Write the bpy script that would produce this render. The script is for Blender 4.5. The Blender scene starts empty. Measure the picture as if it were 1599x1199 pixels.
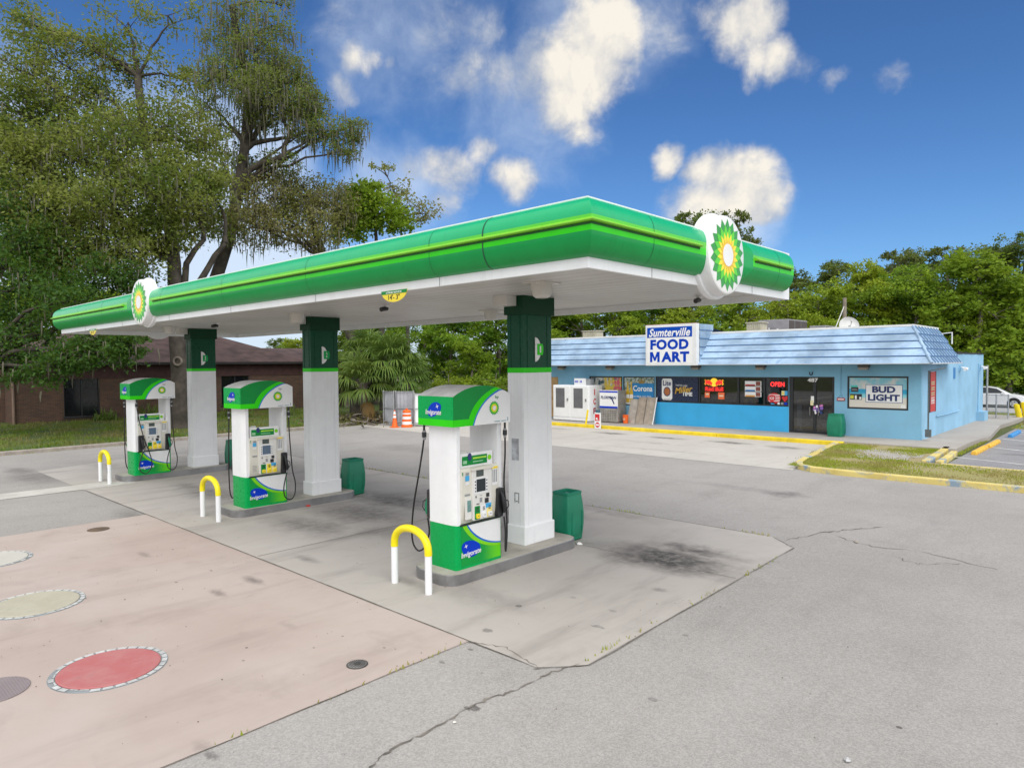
import bpy, bmesh, math, random
import numpy as np
from mathutils import Vector, Matrix

random.seed(7)
C = bpy.context.scene.collection
R_ = math.radians

# ------------------------------------------------------------------ camera
CAM = np.array([0.0, 0.0, 3.3])
RV = np.array([0.7305, 0.6828, -0.0082]); RV /= np.linalg.norm(RV)
YAW, PITCH, ROLL, FPX = 0.7513, 0.0298, -0.0082, 1070.6
_c, _s = math.cos(YAW), math.sin(YAW)
_F = np.array([-_s, _c, 0.0]); _R = np.array([_c, _s, 0.0]); _U = np.array([0, 0, 1.0])
FV = math.cos(PITCH) * _F - math.sin(PITCH) * _U
_U2 = math.cos(PITCH) * _U + math.sin(PITCH) * _F
RV = math.cos(ROLL) * _R + math.sin(ROLL) * _U2
UV = -math.sin(ROLL) * _R + math.cos(ROLL) * _U2
cd = bpy.data.cameras.new('camera'); cam = bpy.data.objects.new('camera', cd); C.objects.link(cam)
cd.sensor_width = 36.0; cd.lens = FPX / 1599 * 36.0; cd.clip_start = 0.1; cd.clip_end = 3000
M = Matrix.Identity(4)
for i in range(3):
    M[i][0], M[i][1], M[i][2], M[i][3] = RV[i], UV[i], -FV[i], CAM[i]
cam.matrix_world = M
bpy.context.scene.camera = cam

# survey helpers: turn a measured direction plus a known plane or distance into a real position
def ray(px, py): return FV + (px - 799.5) / FPX * RV - (py - 599.5) / FPX * UV
def atZ(px, py, z=0.0):
    d = ray(px, py); return CAM + d * ((z - CAM[2]) / d[2])
def atY(px, py, y):
    d = ray(px, py); return CAM + d * (y / d[1])
def atX(px, py, x):
    d = ray(px, py); return CAM + d * (x / d[0])
def atD(px, py, depth): return CAM + ray(px, py) * depth

# ------------------------------------------------------------------ materials
def lin(h):
    h = h.lstrip('#'); o = []
    for i in (0, 2, 4):
        c = int(h[i:i + 2], 16) / 255
        o.append(c / 12.92 if c <= 0.04045 else ((c + 0.055) / 1.055) ** 2.4)
    return tuple(o)
class NT:
    def __init__(s, tree): s.t = tree
    def n(s, typ, **kw):
        nd = s.t.nodes.new(typ)
        ins = kw.pop('ins', {})
        for k, v in kw.items(): setattr(nd, k, v)
        for k, v in ins.items():
            if hasattr(v, 'bl_idname') and hasattr(v, 'outputs'): v = v.outputs[0]
            if isinstance(v, bpy.types.NodeSocket): s.t.links.new(v, nd.inputs[k])
            else: nd.inputs[k].default_value = v
        return nd
    def math(s, op, a, b=0.0, c=0.0, clamp=False):
        return s.n('ShaderNodeMath', operation=op, use_clamp=clamp, ins={0: a, 1: b, 2: c}).outputs[0]
    def mix(s, fac, a, b, blend='MIX'):
        nd = s.n('ShaderNodeMix', data_type='RGBA', blend_type=blend, clamp_factor=True)
        for k, v in ((0, fac), (6, a), (7, b)):
            if isinstance(v, bpy.types.NodeSocket): s.t.links.new(v, nd.inputs[k])
            else: nd.inputs[k].default_value = (v if k == 0 else (tuple(v) + (1,))[:4])
        return nd.outputs[2]
    def noise(s, vec, scale, detail=4, rough=0.55, dist=0.0):
        nd = s.n('ShaderNodeTexNoise', ins={'Scale': scale, 'Detail': detail, 'Roughness': rough, 'Distortion': dist})
        s.t.links.new(vec, nd.inputs['Vector']); return nd.outputs[0]
    def ramp(s, v, a, b, lo=0.0, hi=1.0, smooth=True):
        nd = s.n('ShaderNodeMapRange', interpolation_type='SMOOTHSTEP' if smooth else 'LINEAR', ins={1: a, 2: b, 3: lo, 4: hi})
        s.t.links.new(v, nd.inputs[0]); return nd.outputs[0]
def base_mat(name):
    m = bpy.data.materials.new(name); m.use_nodes = True
    nt = NT(m.node_tree); b = m.node_tree.nodes['Principled BSDF']
    return m, nt, b
MATS = {}
def mat(name, col, rough=0.5, metal=0.0, var=0.08, scale=3.0, bump=0.0, bscale=60.0, spec=0.5, dirt=0.0, dirtcol=(0.10, 0.085, 0.065), coat=0.0, emit=None, streak=0.0):
    if name in MATS: return MATS[name]
    if isinstance(col, str): col = lin(col)
    m, nt, b = base_mat(name)
    tc = nt.n('ShaderNodeTexCoord').outputs['Object']
    n1 = nt.noise(tc, scale, 6, 0.6)
    dark = tuple(c * (1 - var * 1.6) for c in col); light = tuple(min(1, c * (1 + var)) for c in col)
    cc = nt.mix(nt.ramp(n1, 0.3, 0.7), dark, light)
    if dirt > 0:
        n2 = nt.noise(tc, scale * 2.7, 8, 0.72, 0.6)
        cc = nt.mix(nt.ramp(n2, 0.52, 0.8, 0, dirt), cc, dirtcol)
    if streak:      # faint run-off streaks down the faces
        mp = nt.n('ShaderNodeMapping', ins={'Scale': (9, 9, .55)}); m.node_tree.links.new(tc, mp.inputs[0])
        cc = nt.mix(nt.ramp(nt.noise(mp.outputs[0], 1.0, 6, .7), .52, .78, 0, streak), cc, tuple(c * .5 for c in col))
    m.node_tree.links.new(cc, b.inputs['Base Color'])
    n3 = nt.noise(tc, scale * 4, 5, 0.6)
    rv = .02 if var < .05 else .09
    m.node_tree.links.new(nt.ramp(n3, 0.25, 0.75, max(0.02, rough - rv), min(1, rough + rv)), b.inputs['Roughness'])
    b.inputs['Metallic'].default_value = metal
    b.inputs['Specular IOR Level'].default_value = spec
    if coat: b.inputs['Coat Weight'].default_value = coat; b.inputs['Coat Roughness'].default_value = 0.1
    if bump > 0:
        bp = nt.n('ShaderNodeBump', ins={'Strength': bump, 'Distance': 0.02})
        m.node_tree.links.new(nt.noise(tc, bscale, 3, 0.6), bp.inputs['Height'])
        m.node_tree.links.new(bp.outputs[0], b.inputs['Normal'])
    if emit:
        b.inputs['Emission Color'].default_value = tuple(col) + (1,); b.inputs['Emission Strength'].default_value = emit
    MATS[name] = m
    return m

def ground_mat(name, col, col2, speck=0.0, stains=(), rough=0.9, joints=None, bump=0.25, big=0.18, staincol=(0.045, 0.042, 0.04), speckscale=55.0, streak=0.0):
    """weathered paving: large blotches, aggregate speckle and drips where vehicles stand"""
    m, nt, b = base_mat(name)
    L = m.node_tree.links
    tc = nt.n('ShaderNodeTexCoord').outputs['Object']
    n1 = nt.noise(tc, big, 6, 0.62)
    n2 = nt.noise(tc, 1.3, 7, 0.65, 0.4)
    cc = nt.mix(nt.ramp(n1, 0.35, 0.66), col, col2)
    cc = nt.mix(nt.ramp(n2, 0.5, 0.78, 0, 0.32), cc, tuple(c * 0.62 for c in col))
    if streak:
        mp = nt.n('ShaderNodeMapping', ins={'Scale': (1.1, 0.18, 1)}); L.new(tc, mp.inputs[0])
        cc = nt.mix(nt.ramp(nt.noise(mp.outputs[0], 1.2, 6, 0.65), 0.48, 0.75, 0, streak), cc, tuple(c * 0.5 for c in col))
    if speck:
        v = nt.n('ShaderNodeTexVoronoi', ins={'Scale': speckscale}); L.new(tc, v.inputs['Vector'])
        cc = nt.mix(nt.math('MULTIPLY', nt.ramp(v.outputs['Color'], 0.2, 0.9), speck), tuple(c * 1.0 for c in (0, 0, 0)), cc, 'MIX') if False else nt.mix(speck, cc, nt.mix(nt.ramp(v.outputs['Color'], 0.15, 0.85), tuple(c * 0.45 for c in col), tuple(min(1, c * 1.75) for c in col)))
        cc = nt.mix(nt.ramp(nt.noise(tc, 26, 3, 0.7), 0.35, 0.7, 0, 0.25), cc, tuple(c * 0.55 for c in col))
    if stains:
        nd = nt.n('ShaderNodeTexNoise', noise_dimensions='3D', ins={'Scale': 1.6, 'Detail': 6, 'Roughness': 0.65}); L.new(tc, nd.inputs['Vector'])
        off = nt.n('ShaderNodeVectorMath', operation='MULTIPLY_ADD', ins={1: (1.0, 1.0, 0), 2: (-0.5, -0.5, 0)}); L.new(nd.outputs['Color'], off.inputs[0])
        add = nt.n('ShaderNodeVectorMath', operation='ADD'); L.new(tc, add.inputs[0]); L.new(off.outputs[0], add.inputs[1])
        off2 = nt.n('ShaderNodeTexNoise', ins={'Scale': 9.0, 'Detail': 5, 'Roughness': .7}); L.new(tc, off2.inputs['Vector'])
        of2 = nt.n('ShaderNodeVectorMath', operation='MULTIPLY_ADD', ins={1: (.16, .16, 0), 2: (-.08, -.08, 0)}); L.new(off2.outputs['Color'], of2.inputs[0])
        add2 = nt.n('ShaderNodeVectorMath', operation='ADD'); L.new(tc, add2.inputs[0]); L.new(of2.outputs[0], add2.inputs[1])
        tot = None
        for (x, y, rx, ry, st) in stains:
            sb = nt.n('ShaderNodeVectorMath', operation='SUBTRACT', ins={1: (x, y, 0)})
            L.new(add.outputs[0] if max(rx, ry) > 0.55 else (add2.outputs[0] if max(rx, ry) > .07 else tc), sb.inputs[0])
            ml = nt.n('ShaderNodeVectorMath', operation='MULTIPLY', ins={1: (1 / rx, 1 / ry, 0)}); L.new(sb.outputs[0], ml.inputs[0])
            ln = nt.n('ShaderNodeVectorMath', operation='LENGTH'); L.new(ml.outputs[0], ln.inputs[0])
            s = nt.ramp(ln.outputs['Value'], 1.0, 0.1 if max(rx, ry) > 0.12 else 0.6, 0, st)
            tot = s if tot is None else nt.math('MAXIMUM', tot, s)
        fine = nt.ramp(nt.noise(tc, 5.0, 6, 0.7), 0.25, 0.62, 0.45, 1.0)
        cc = nt.mix(nt.math('MULTIPLY', tot, fine), cc, staincol)
    L.new(cc, b.inputs['Base Color'])
    b.inputs['Roughness'].default_value = rough
    b.inputs['Specular IOR Level'].default_value = 0.25
    bp = nt.n('ShaderNodeBump', ins={'Strength': bump, 'Distance': 0.01}); L.new(nt.noise(tc, 40 if speck else 22, 5, 0.7), bp.inputs['Height']); L.new(bp.outputs[0], b.inputs['Normal'])
    MATS[name] = m
    return m

def leaf_mat(name, cols, transl=0.35, hue=0.0):
    """foliage: every leaf a slightly different green, branches in patches, each tree its own shade"""
    m, nt, b = base_mat(name); L = m.node_tree.links
    geo = nt.n('ShaderNodeNewGeometry'); oi = nt.n('ShaderNodeObjectInfo')
    tc = nt.n('ShaderNodeTexCoord').outputs['Object']
    a = nt.mix(geo.outputs['Random Per Island'], cols[0], cols[1])
    a = nt.mix(nt.ramp(nt.noise(tc, 0.45, 3, 0.6), 0.4, 0.65), a, cols[2])
    a = nt.mix(nt.math('MULTIPLY', oi.outputs['Random'], hue), a, cols[3])
    out = m.node_tree.nodes['Material Output']
    b.inputs['Roughness'].default_value = 0.5; b.inputs['Specular IOR Level'].default_value = 0.25
    L.new(a, b.inputs['Base Color'])
    tr = nt.n('ShaderNodeBsdfTranslucent'); L.new(nt.mix(0.35, a, (0.28, 0.36, 0.03)), tr.inputs[0])
    mx = nt.n('ShaderNodeMixShader', ins={0: transl}); L.new(b.outputs[0], mx.inputs[1]); L.new(tr.outputs[0], mx.inputs[2])
    L.new(mx.outputs[0], out.inputs[0])
    MATS[name] = m
    return m

# ------------------------------------------------------------------ mesh building
def FF(y): return lambda u, v, d: (u, y - d, v)            # a face looking towards the street (-Y)
def FB(y): return lambda u, v, d: (-u, y + d, v)           # looking back (+Y)
def FR(x, y0=0.0): return lambda u, v, d: (x + d, y0 + u, v)   # looking along +X
def FL(x, y0=0.0): return lambda u, v, d: (x - d, y0 - u, v)   # looking along -X
def FT(z): return lambda u, v, d: (u, v, z + d)            # lying flat, looking up
def circ(u, v, ru, rv=None, n=32, a0=0.0, a1=2 * math.pi):
    rv = ru if rv is None else rv
    full = abs(a1 - a0 - 2 * math.pi) < 1e-6
    k = n if full else n + 1
    return [(u + ru * math.cos(a0 + (a1 - a0) * i / n), v + rv * math.sin(a0 + (a1 - a0) * i / n)) for i in range(k)]
def star(u, v, r1, r2, n, ph=0.0):
    return [(u + (r1 if i % 2 == 0 else r2) * math.cos(ph + math.pi * i / n), v + (r1 if i % 2 == 0 else r2) * math.sin(ph + math.pi * i / n)) for i in range(2 * n)]
def bez(p0, p1, p2, p3, n=14):
    o = []
    for i in range(n + 1):
        t = i / n; s = 1 - t
        o.append(tuple(s ** 3 * a + 3 * s * s * t * b + 3 * s * t * t * c + t ** 3 * d for a, b, c, d in zip(p0, p1, p2, p3)))
    return o
def rect(u0, u1, v0, v1): return [(u0, v0), (u1, v0), (u1, v1), (u0, v1)]
def rrect(u0, u1, v0, v1, r, n=5):
    o = []
    for cx, cy, a in ((u1 - r, v1 - r, 0), (u0 + r, v1 - r, 90), (u0 + r, v0 + r, 180), (u1 - r, v0 + r, 270)):
        for i in range(n + 1):
            t = R_(a + 90 * i / n); o.append((cx + r * math.cos(t), cy + r * math.sin(t)))
    return o
def wloc(o):
    v = Vector((0, 0, 0))
    while o is not None: v = v + o.location; o = o.parent
    return v
class MB:
    def __init__(s): s.v = []; s.f = []; s.m = []
    def add(s, vs, fs, m=0):
        b = len(s.v); s.v += [tuple(p) for p in vs]
        for f in fs: s.f.append([b + i for i in f]); s.m.append(m)
        return s
    def box(s, x0, x1, y0, y1, z0, z1, m=0):
        return s.add([(x0, y0, z0), (x1, y0, z0), (x1, y1, z0), (x0, y1, z0), (x0, y0, z1), (x1, y0, z1), (x1, y1, z1), (x0, y1, z1)],
                     [(3, 2, 1, 0), (4, 5, 6, 7), (0, 1, 5, 4), (1, 2, 6, 5), (2, 3, 7, 6), (3, 0, 4, 7)], m)
    def plate(s, fr, pts, d0, d1, m=0, ms=None):
        n = len(pts)
        vs = [fr(u, v, d0) for u, v in pts] + [fr(u, v, d1) for u, v in pts]
        s.add(vs, [list(range(n - 1, -1, -1)), list(range(n, 2 * n))], m)
        b = len(s.v) - 2 * n
        for i in range(n):
            j = (i + 1) % n; s.f.append([b + i, b + j, b + n + j, b + n + i]); s.m.append(m if ms is None else ms)
        return s
    def sheet(s, pts, m=0): return s.add(pts, [list(range(len(pts)))], m)
    def loft(s, rings, m=0, closed=True, caps=True):
        n = len(rings[0]); vs = [p for r in rings for p in r]; fs = []
        for k in range(len(rings) - 1):
            for i in range(n if closed else n - 1):
                j = (i + 1) % n; fs.append((k * n + i, k * n + j, (k + 1) * n + j, (k + 1) * n + i))
        if caps: fs.append(list(range(n - 1, -1, -1))); fs.append([(len(rings) - 1) * n + i for i in range(n)])
        return s.add(vs, fs, m)
    def tube(s, path, r, n=8, m=0, caps=True):
        P = [Vector(p) for p in path]; rs = r if isinstance(r, (list, tuple)) else [r] * len(P); rings = []
        up = None
        for i, p in enumerate(P):
            t = (P[min(i + 1, len(P) - 1)] - P[max(i - 1, 0)])
            t = t.normalized() if t.length > 1e-9 else Vector((0, 0, 1))
            if up is None: up = t.orthogonal().normalized()
            up = (up - t * up.dot(t)); up = up.normalized() if up.length > 1e-6 else t.orthogonal().normalized()
            w = t.cross(up)
            rings.append([tuple(p + (up * math.cos(2 * math.pi * k / n) + w * math.sin(2 * math.pi * k / n)) * rs[i]) for k in range(n)])
        return s.loft(rings, m, True, caps)
    def lathe(s, prof, cx, cy, n=20, m=0):
        return s.loft([[(cx + r * math.cos(2 * math.pi * k / n), cy + r * math.sin(2 * math.pi * k / n), z) for k in range(n)] for r, z in prof], m)
    def build(s, name, mats, parent=None, smooth=None, bevel=0.0, at=None, kind=None, fix=True, weld=False):
        me = bpy.data.meshes.new(name)
        o = bpy.data.objects.new(name, me); C.objects.link(o)
        off = Vector((0, 0, 0))
        if parent is not None: o.parent = parent; off = wloc(parent)
        elif at is not None: off = Vector(at); o.location = off
        me.from_pydata([(p[0] - off.x, p[1] - off.y, p[2] - off.z) for p in s.v], [], s.f)
        for mm in (mats if isinstance(mats, (list, tuple)) else [mats]): me.materials.append(mm)
        me.polygons.foreach_set('material_index', s.m)
        if fix:
            bm = bmesh.new(); bm.from_mesh(me)
            if weld: bmesh.ops.remove_doubles(bm, verts=bm.verts, dist=0.0006)
            bmesh.ops.recalc_face_normals(bm, faces=bm.faces); bm.to_mesh(me); bm.free()
        if smooth:
            me.polygons.foreach_set('use_smooth', [True] * len(me.polygons))
            me.set_sharp_from_angle(angle=R_(smooth))
        if bevel:
            md = o.modifiers.new('edge', 'BEVEL'); md.width = bevel; md.segments = 2; md.limit_method = 'ANGLE'; md.angle_limit = R_(40)
        if kind: o['kind'] = kind
        return o
def tag(o, label=None, cat=None, group=None, kind=None):
    if label: o['label'] = label
    if cat: o['category'] = cat
    if group: o['group'] = group
    if kind: o['kind'] = kind
    return o
def thing(name, label, cat, loc=(0, 0, 0), group=None):
    o = bpy.data.objects.new(name, None); C.objects.link(o); o.location = Vector(loc); o.empty_display_size = 0.2
    return tag(o, label, cat, group)
def dup(root, loc, rotz=0.0, scale=None, label=None):
    r = root.copy(); C.objects.link(r); r.location = Vector(loc); r.rotation_euler = (0, 0, rotz)
    if scale is not None: r.scale = scale if isinstance(scale, (tuple, list)) else (scale,) * 3
    if label: r['label'] = label
    for ch in list(root.children):
        c = ch.copy(); C.objects.link(c); c.parent = r
        for g in list(ch.children):
            d = g.copy(); C.objects.link(d); d.parent = c
    return r
ROT = {'F': (R_(90), 0, 0), 'R': (R_(90), 0, R_(90)), 'L': (R_(90), 0, R_(-90)), 'B': (R_(90), 0, R_(180)), 'T': (0, 0, 0)}
def text(body, fr, loc, w, h, m, parent, name='lettering', bold=0.0, shear=0.0, extrude=0.002, spacing=1.0, tilt=0.0):
    """raised lettering fitted to a w x h box, centred on loc"""
    cu = bpy.data.curves.new('lettering', 'FONT'); cu.body = body; cu.size = 1.0; cu.align_x = 'CENTER'; cu.align_y = 'CENTER'
    cu.offset = bold; cu.shear = shear; cu.extrude = 0.001; cu.resolution_u = 3; cu.space_character = spacing
    t = bpy.data.objects.new('lettering', cu); C.objects.link(t)
    bpy.context.view_layer.update()
    me = bpy.data.meshes.new_from_object(t.evaluated_get(bpy.context.evaluated_depsgraph_get()))
    bpy.data.objects.remove(t); bpy.data.curves.remove(cu)
    n = len(me.vertices); co = np.empty(n * 3); me.vertices.foreach_get('co', co); co = co.reshape(-1, 3)
    lo, hi = co.min(0), co.max(0); c0 = (lo + hi) / 2; sz = np.maximum(hi - lo, 1e-6)
    co = (co - c0) * np.array([w / sz[0], h / sz[1], extrude / 0.001])
    me.vertices.foreach_set('co', co.ravel()); me.update(); me.name = name
    me.materials.clear(); me.materials.append(m)
    o = bpy.data.objects.new(name, me); C.objects.link(o)
    o.rotation_euler = ROT[fr] if not tilt else (Matrix.Rotation(ROT[fr][2], 4, 'Z') @ Matrix.Rotation(ROT[fr][0], 4, 'X') @ Matrix.Rotation(tilt, 4, 'Z')).to_euler()
    if parent is not None: o.parent = parent; o.location = Vector(loc) - wloc(parent)
    else: o.location = Vector(loc)
    return o

# palette
W_PAINT = mat('white_painted_metal', (0.83, 0.84, 0.85), 0.35, var=0.02, streak=.2, dirt=0.1, dirtcol=(0.36, 0.34, 0.31))
W_CLEAN = mat('white_enamel', (0.78, 0.79, 0.79), 0.3, var=0.02)
W_PLASTIC = mat('white_acrylic', (0.8, 0.8, 0.79), 0.25, var=0.02)
GREEN = mat('bright_green_panel', (0.0, 0.36, 0.08), 0.28, var=0.03, spec=0.22)
GREEN2 = mat('deep_green_panel', (0.004, 0.235, 0.045), 0.3, var=0.03, spec=0.22)
LIME = mat('lime_green_stripe', (0.03, 0.64, 0.004), 0.3, var=0.03, spec=0.22)
LIME2 = mat('yellow_green_stripe', (0.21, 0.62, 0.015), 0.3, var=0.03, spec=0.22)
DKGREEN = mat('dark_green_metal', (0.0, 0.068, 0.03), 0.33, var=0.06, spec=0.22)
DKGREEN2 = mat('dark_green_cap', (0.003, 0.045, 0.017), 0.4, var=0.05, spec=0.22)
BLUE_ST = mat('blue_stripe', (0.01, 0.14, 0.55), 0.3, var=0.02)
BLUE_LOGO = mat('royal_blue_decal', (0.003, 0.04, 0.50), 0.35, var=0.03, spec=.15)
YEL_SUN = mat('sun_yellow', (0.86, 0.68, 0.03), 0.35, var=0.02)
BLACK = mat('black_rubber', (0.012, 0.012, 0.013), 0.45, var=0.1)
BLACKM = mat('black_plastic', (0.02, 0.021, 0.024), 0.4, var=0.1)
STEEL = mat('brushed_steel', (0.36, 0.36, 0.37), 0.36, metal=0.85, var=0.1, dirt=0.25)
GALV = mat('galvanised_metal', (0.4, 0.41, 0.42), 0.5, metal=0.5, var=0.12)
BEIGE = mat('cream_plastic', (0.68, 0.66, 0.58), 0.45, var=0.03, dirt=0.1, dirtcol=(0.4, 0.37, 0.3))
SCREEN = mat('dark_display', (0.02, 0.03, 0.035), 0.15, var=0.05)
SCREENG = mat('grey_green_display', (0.07, 0.09, 0.085), 0.2, var=0.05)
SKYBLUE = mat('light_blue_sticker', (0.05, 0.38, 0.7), 0.4, var=0.02)
YEL_PAINT = mat('yellow_paint', (0.85, 0.66, 0.01), 0.42, var=0.05, dirt=0.08)
YEL_WORN = mat('worn_yellow_paint', (0.78, 0.58, 0.02), 0.75, var=0.12, scale=2.0, dirt=0.55, dirtcol=(0.2, 0.16, 0.1), bump=0.2)
def worn_kerb_mat():
    m, nt, b = base_mat('faded_yellow_kerb'); L = m.node_tree.links
    tc = nt.n('ShaderNodeTexCoord').outputs['Object']
    a = nt.mix(nt.ramp(nt.noise(tc, 1.2, 5, .6), .35, .7), (.68, .56, .2), (.55, .43, .13))
    a = nt.mix(nt.ramp(nt.noise(tc, .9, 9, .75, .8), .5, .6, 0, .9), a, (.2, .3, .42))
    a = nt.mix(nt.ramp(nt.noise(tc, 3.5, 8, .75), .58, .68, 0, .75), a, (.36, .33, .28))
    L.new(a, b.inputs['Base Color']); b.inputs['Roughness'].default_value = .9
    bp = nt.n('ShaderNodeBump', ins={'Strength': .3, 'Distance': .01}); L.new(nt.noise(tc, 18, 5, .7), bp.inputs['Height']); L.new(bp.outputs[0], b.inputs['Normal'])
    return m
YEL_PALE = worn_kerb_mat()
BIN = mat('green_bin_plastic', (0.005, 0.2, 0.11), 0.42, var=0.1, dirt=0.1)
GREYTX = mat('grey_print', (0.28, 0.29, 0.3), 0.5)
RED = mat('red_print', (0.6, 0.02, 0.025), 0.4)
ORANGE = mat('orange_plastic', (0.86, 0.14, 0.015), 0.45, var=0.08)
RED_LIT = mat('lit_red_neon', (1.0, 0.03, 0.03), 0.4, emit=1.6)
CONC_EDGE = mat('island_concrete', (0.42, 0.39, 0.34), 0.85, var=0.12, scale=2.5, dirt=0.3, bump=0.15)

# ------------------------------------------------------------------ ground
def poly(name, pts, z, m, kind='structure'):
    mb = MB(); mb.sheet([(x, y, z) for x, y in pts]); return mb.build(name, m, kind=kind, fix=False)
def soil_mat():
    m, nt, b = base_mat('soil_and_grass'); L = m.node_tree.links
    tc = nt.n('ShaderNodeTexCoord').outputs['Object']
    a = nt.mix(nt.ramp(nt.noise(tc, 0.5, 6, 0.65), 0.35, 0.65), (0.075, 0.1, 0.022), (0.12, 0.11, 0.045))
    a = nt.mix(nt.ramp(nt.noise(tc, 7, 5, 0.7), 0.4, 0.75, 0, 0.7), a, (0.05, 0.075, 0.015))
    L.new(a, b.inputs['Base Color']); b.inputs['Roughness'].default_value = 1.0
    bp = nt.n('ShaderNodeBump', ins={'Strength': 0.6, 'Distance': 0.05}); L.new(nt.noise(tc, 30, 5, 0.7), bp.inputs['Height']); L.new(bp.outputs[0], b.inputs['Normal'])
    return m
SOIL = soil_mat()
poly('ground', [(-900, -900), (900, -900), (900, 900), (-900, 900)], -0.03, SOIL)
def S(px, py, rx, ry, st): p = atZ(px, py); return (p[0], p[1], rx, ry, st)
ASPH = ground_mat('worn_asphalt', (0.322, 0.303, 0.283), (0.382, 0.362, 0.341), speck=0.2, streak=.22, rough=0.92, bump=0.25, speckscale=80,
    stains=[S(1220, 770, 0.9, 0.5, 0.5), S(740, 1104, 0.09, 0.05, 0.8), S(730, 1103, 0.05, 0.035, 0.8), S(1404, 1133, 0.035, 0.03, 0.8), S(330, 1177, 0.14, 0.07, 0.55),
            S(60, 745, 2.2, 1.1, 0.45), S(30, 735, 1.6, 0.6, 0.5), S(215, 805, 1.6, 0.5, 0.4), S(1020, 1090, 0.06, 0.05, 0.5), S(1070, 990, 0.05, 0.04, 0.4), S(735, 1012, 0.05, 0.03, 0.6), S(690, 1032, 0.05, 0.03, 0.5), S(640, 700, 3, 1.2, 0.2), S(1150, 760, 2.5, 0.4, 0.18)])
poly('asphalt_lot', [(-31.6, -16), (26, -16), (26, 20.95), (-7.4, 20.95), (-7.9, 21.4), (-8.3, 23), (-8.95, 28.2), (-31.7, 28.2)], -0.012, ASPH)
poly('side_parking', [(-4.75, 24.4), (26, 24.4), (26, 48.9), (-4.0, 48.9), (-4.75, 44)], -0.012,
     ground_mat('side_asphalt', (0.25, 0.245, 0.25), (0.31, 0.3, 0.3), speck=0.3, stains=[(-2.5, 29.3, 2.2, 0.5, 0.55), (-2.2, 32.5, 2.4, 0.6, 0.6), (-1.5, 26.2, 2.0, 0.3, 0.6), (-3, 36.5, 2, 0.4, 0.4)]))
PAD = ground_mat('fuelling_concrete', (0.405, 0.373, 0.338), (0.465, 0.432, 0.396), streak=0.5, rough=0.85, bump=0.12,
    stains=[S(1040, 872, 1.9, 0.95, 0.95), S(1085, 858, 1.2, 0.45, 0.8), S(1060, 890, 0.55, 0.4, 0.6), S(930, 850, 1.3, 0.3, 0.35), S(810, 945, 0.06, 0.06, 0.75), S(760, 983, 0.09, 0.06, 0.5), S(935, 978, 0.12, 0.05, 0.45), S(955, 952, 0.08, 0.04, 0.4), S(895, 932, 0.06, 0.05, 0.35), S(1030, 920, 0.16, 0.12, 0.4), S(640, 908, 0.5, 0.2, 0.3),
            S(560, 800, 2.2, 1.2, 0.62), S(610, 780, 2.0, 1.0, 0.65), S(480, 820, 2.0, 0.8, 0.55), S(330, 770, 2.2, 0.9, 0.55), S(860, 800, 1.6, .5, .4), S(760, 930, 1.4, .5, .25), S(300, 760, 1.5, 0.5, 0.4), S(600, 830, 1.2, 0.8, 0.35), S(960, 800, 2.0, 0.5, 0.3), S(480, 872, 0.5, 0.16, 0.45), S(420, 770, 1.2, 0.5, 0.35), S(160, 725, 1.5, 0.6, 0.25)])
poly('concrete_pad', [(-25.9, 5.55), (-4.86, 5.55), (-4.48, 5.95), (-4.62, 12.2), (-5.2, 12.72), (-26.4, 12.72), (-26.9, 8.2)], -0.006, PAD)
PINK = ground_mat('pink_concrete', (0.415, 0.335, 0.295), (0.465, 0.395, 0.355), streak=0.3, rough=0.86, bump=0.1, big=0.3,
    stains=[S(395, 905, 0.45, 0.14, 0.55), S(340, 925, 0.3, 0.12, 0.45), S(385, 1010, 0.03, 0.02, 0.7), S(330, 890, 0.04, 0.02, 0.7), S(275, 908, 0.05, 0.025, 0.55), S(270, 857, 0.05, 0.02, 0.6), S(490, 1010, 0.02, 0.015, 0.8), S(535, 992, 0.02, 0.015, 0.8), S(600, 1010, 0.03, 0.02, 0.5), S(320, 1170, 0.3, 0.1, 0.3), S(225, 865, 0.35, 0.1, 0.35), S(380, 1030, 0.025, 0.02, 0.6), S(195, 935, 0.025, 0.015, 0.9), S(450, 975, 0.3, 0.1, 0.15)])
poly('pink_concrete_apron', [(-16.45, -16), (-5.92, -16), (-5.92, 5.545), (-16.42, 5.545)], -0.006, PINK)
poly('concrete_strip', [(-21.95, -16), (-21.05, -16), (-21.05, 5.545), (-21.05, 6.85), (-21.4, 6.95), (-22.0, 6.3)], -0.002, mat('pale_concrete', (0.52, 0.5, 0.46), 0.85, var=0.08, scale=1.5, dirt=0.25, bump=0.1))
PARK = ground_mat('parking_concrete', (0.46, 0.43, 0.385), (0.52, 0.49, 0.445), streak=0.25, rough=0.86,
    stains=[(-18.5, 26.6, 1.3, 0.5, 0.8), (-15.5, 26.4, 1.3, 0.45, 0.75), (-12.6, 26.5, 1.3, 0.5, 0.8), (-10.2, 26.3, 1.0, 0.6, 0.6), (-22, 26.8, 1.3, 0.4, 0.5), (-15, 24.5, 3, 0.2, 0.25), (-13.5, 22.6, 4, 0.2, 0.25)])
poly('parking_concrete', [(-31.7, 21.3), (-20, 21.2), (-7.95, 20.96), (-8.32, 23), (-8.97, 28.2), (-31.7, 28.2)], -0.006, PARK)
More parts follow.
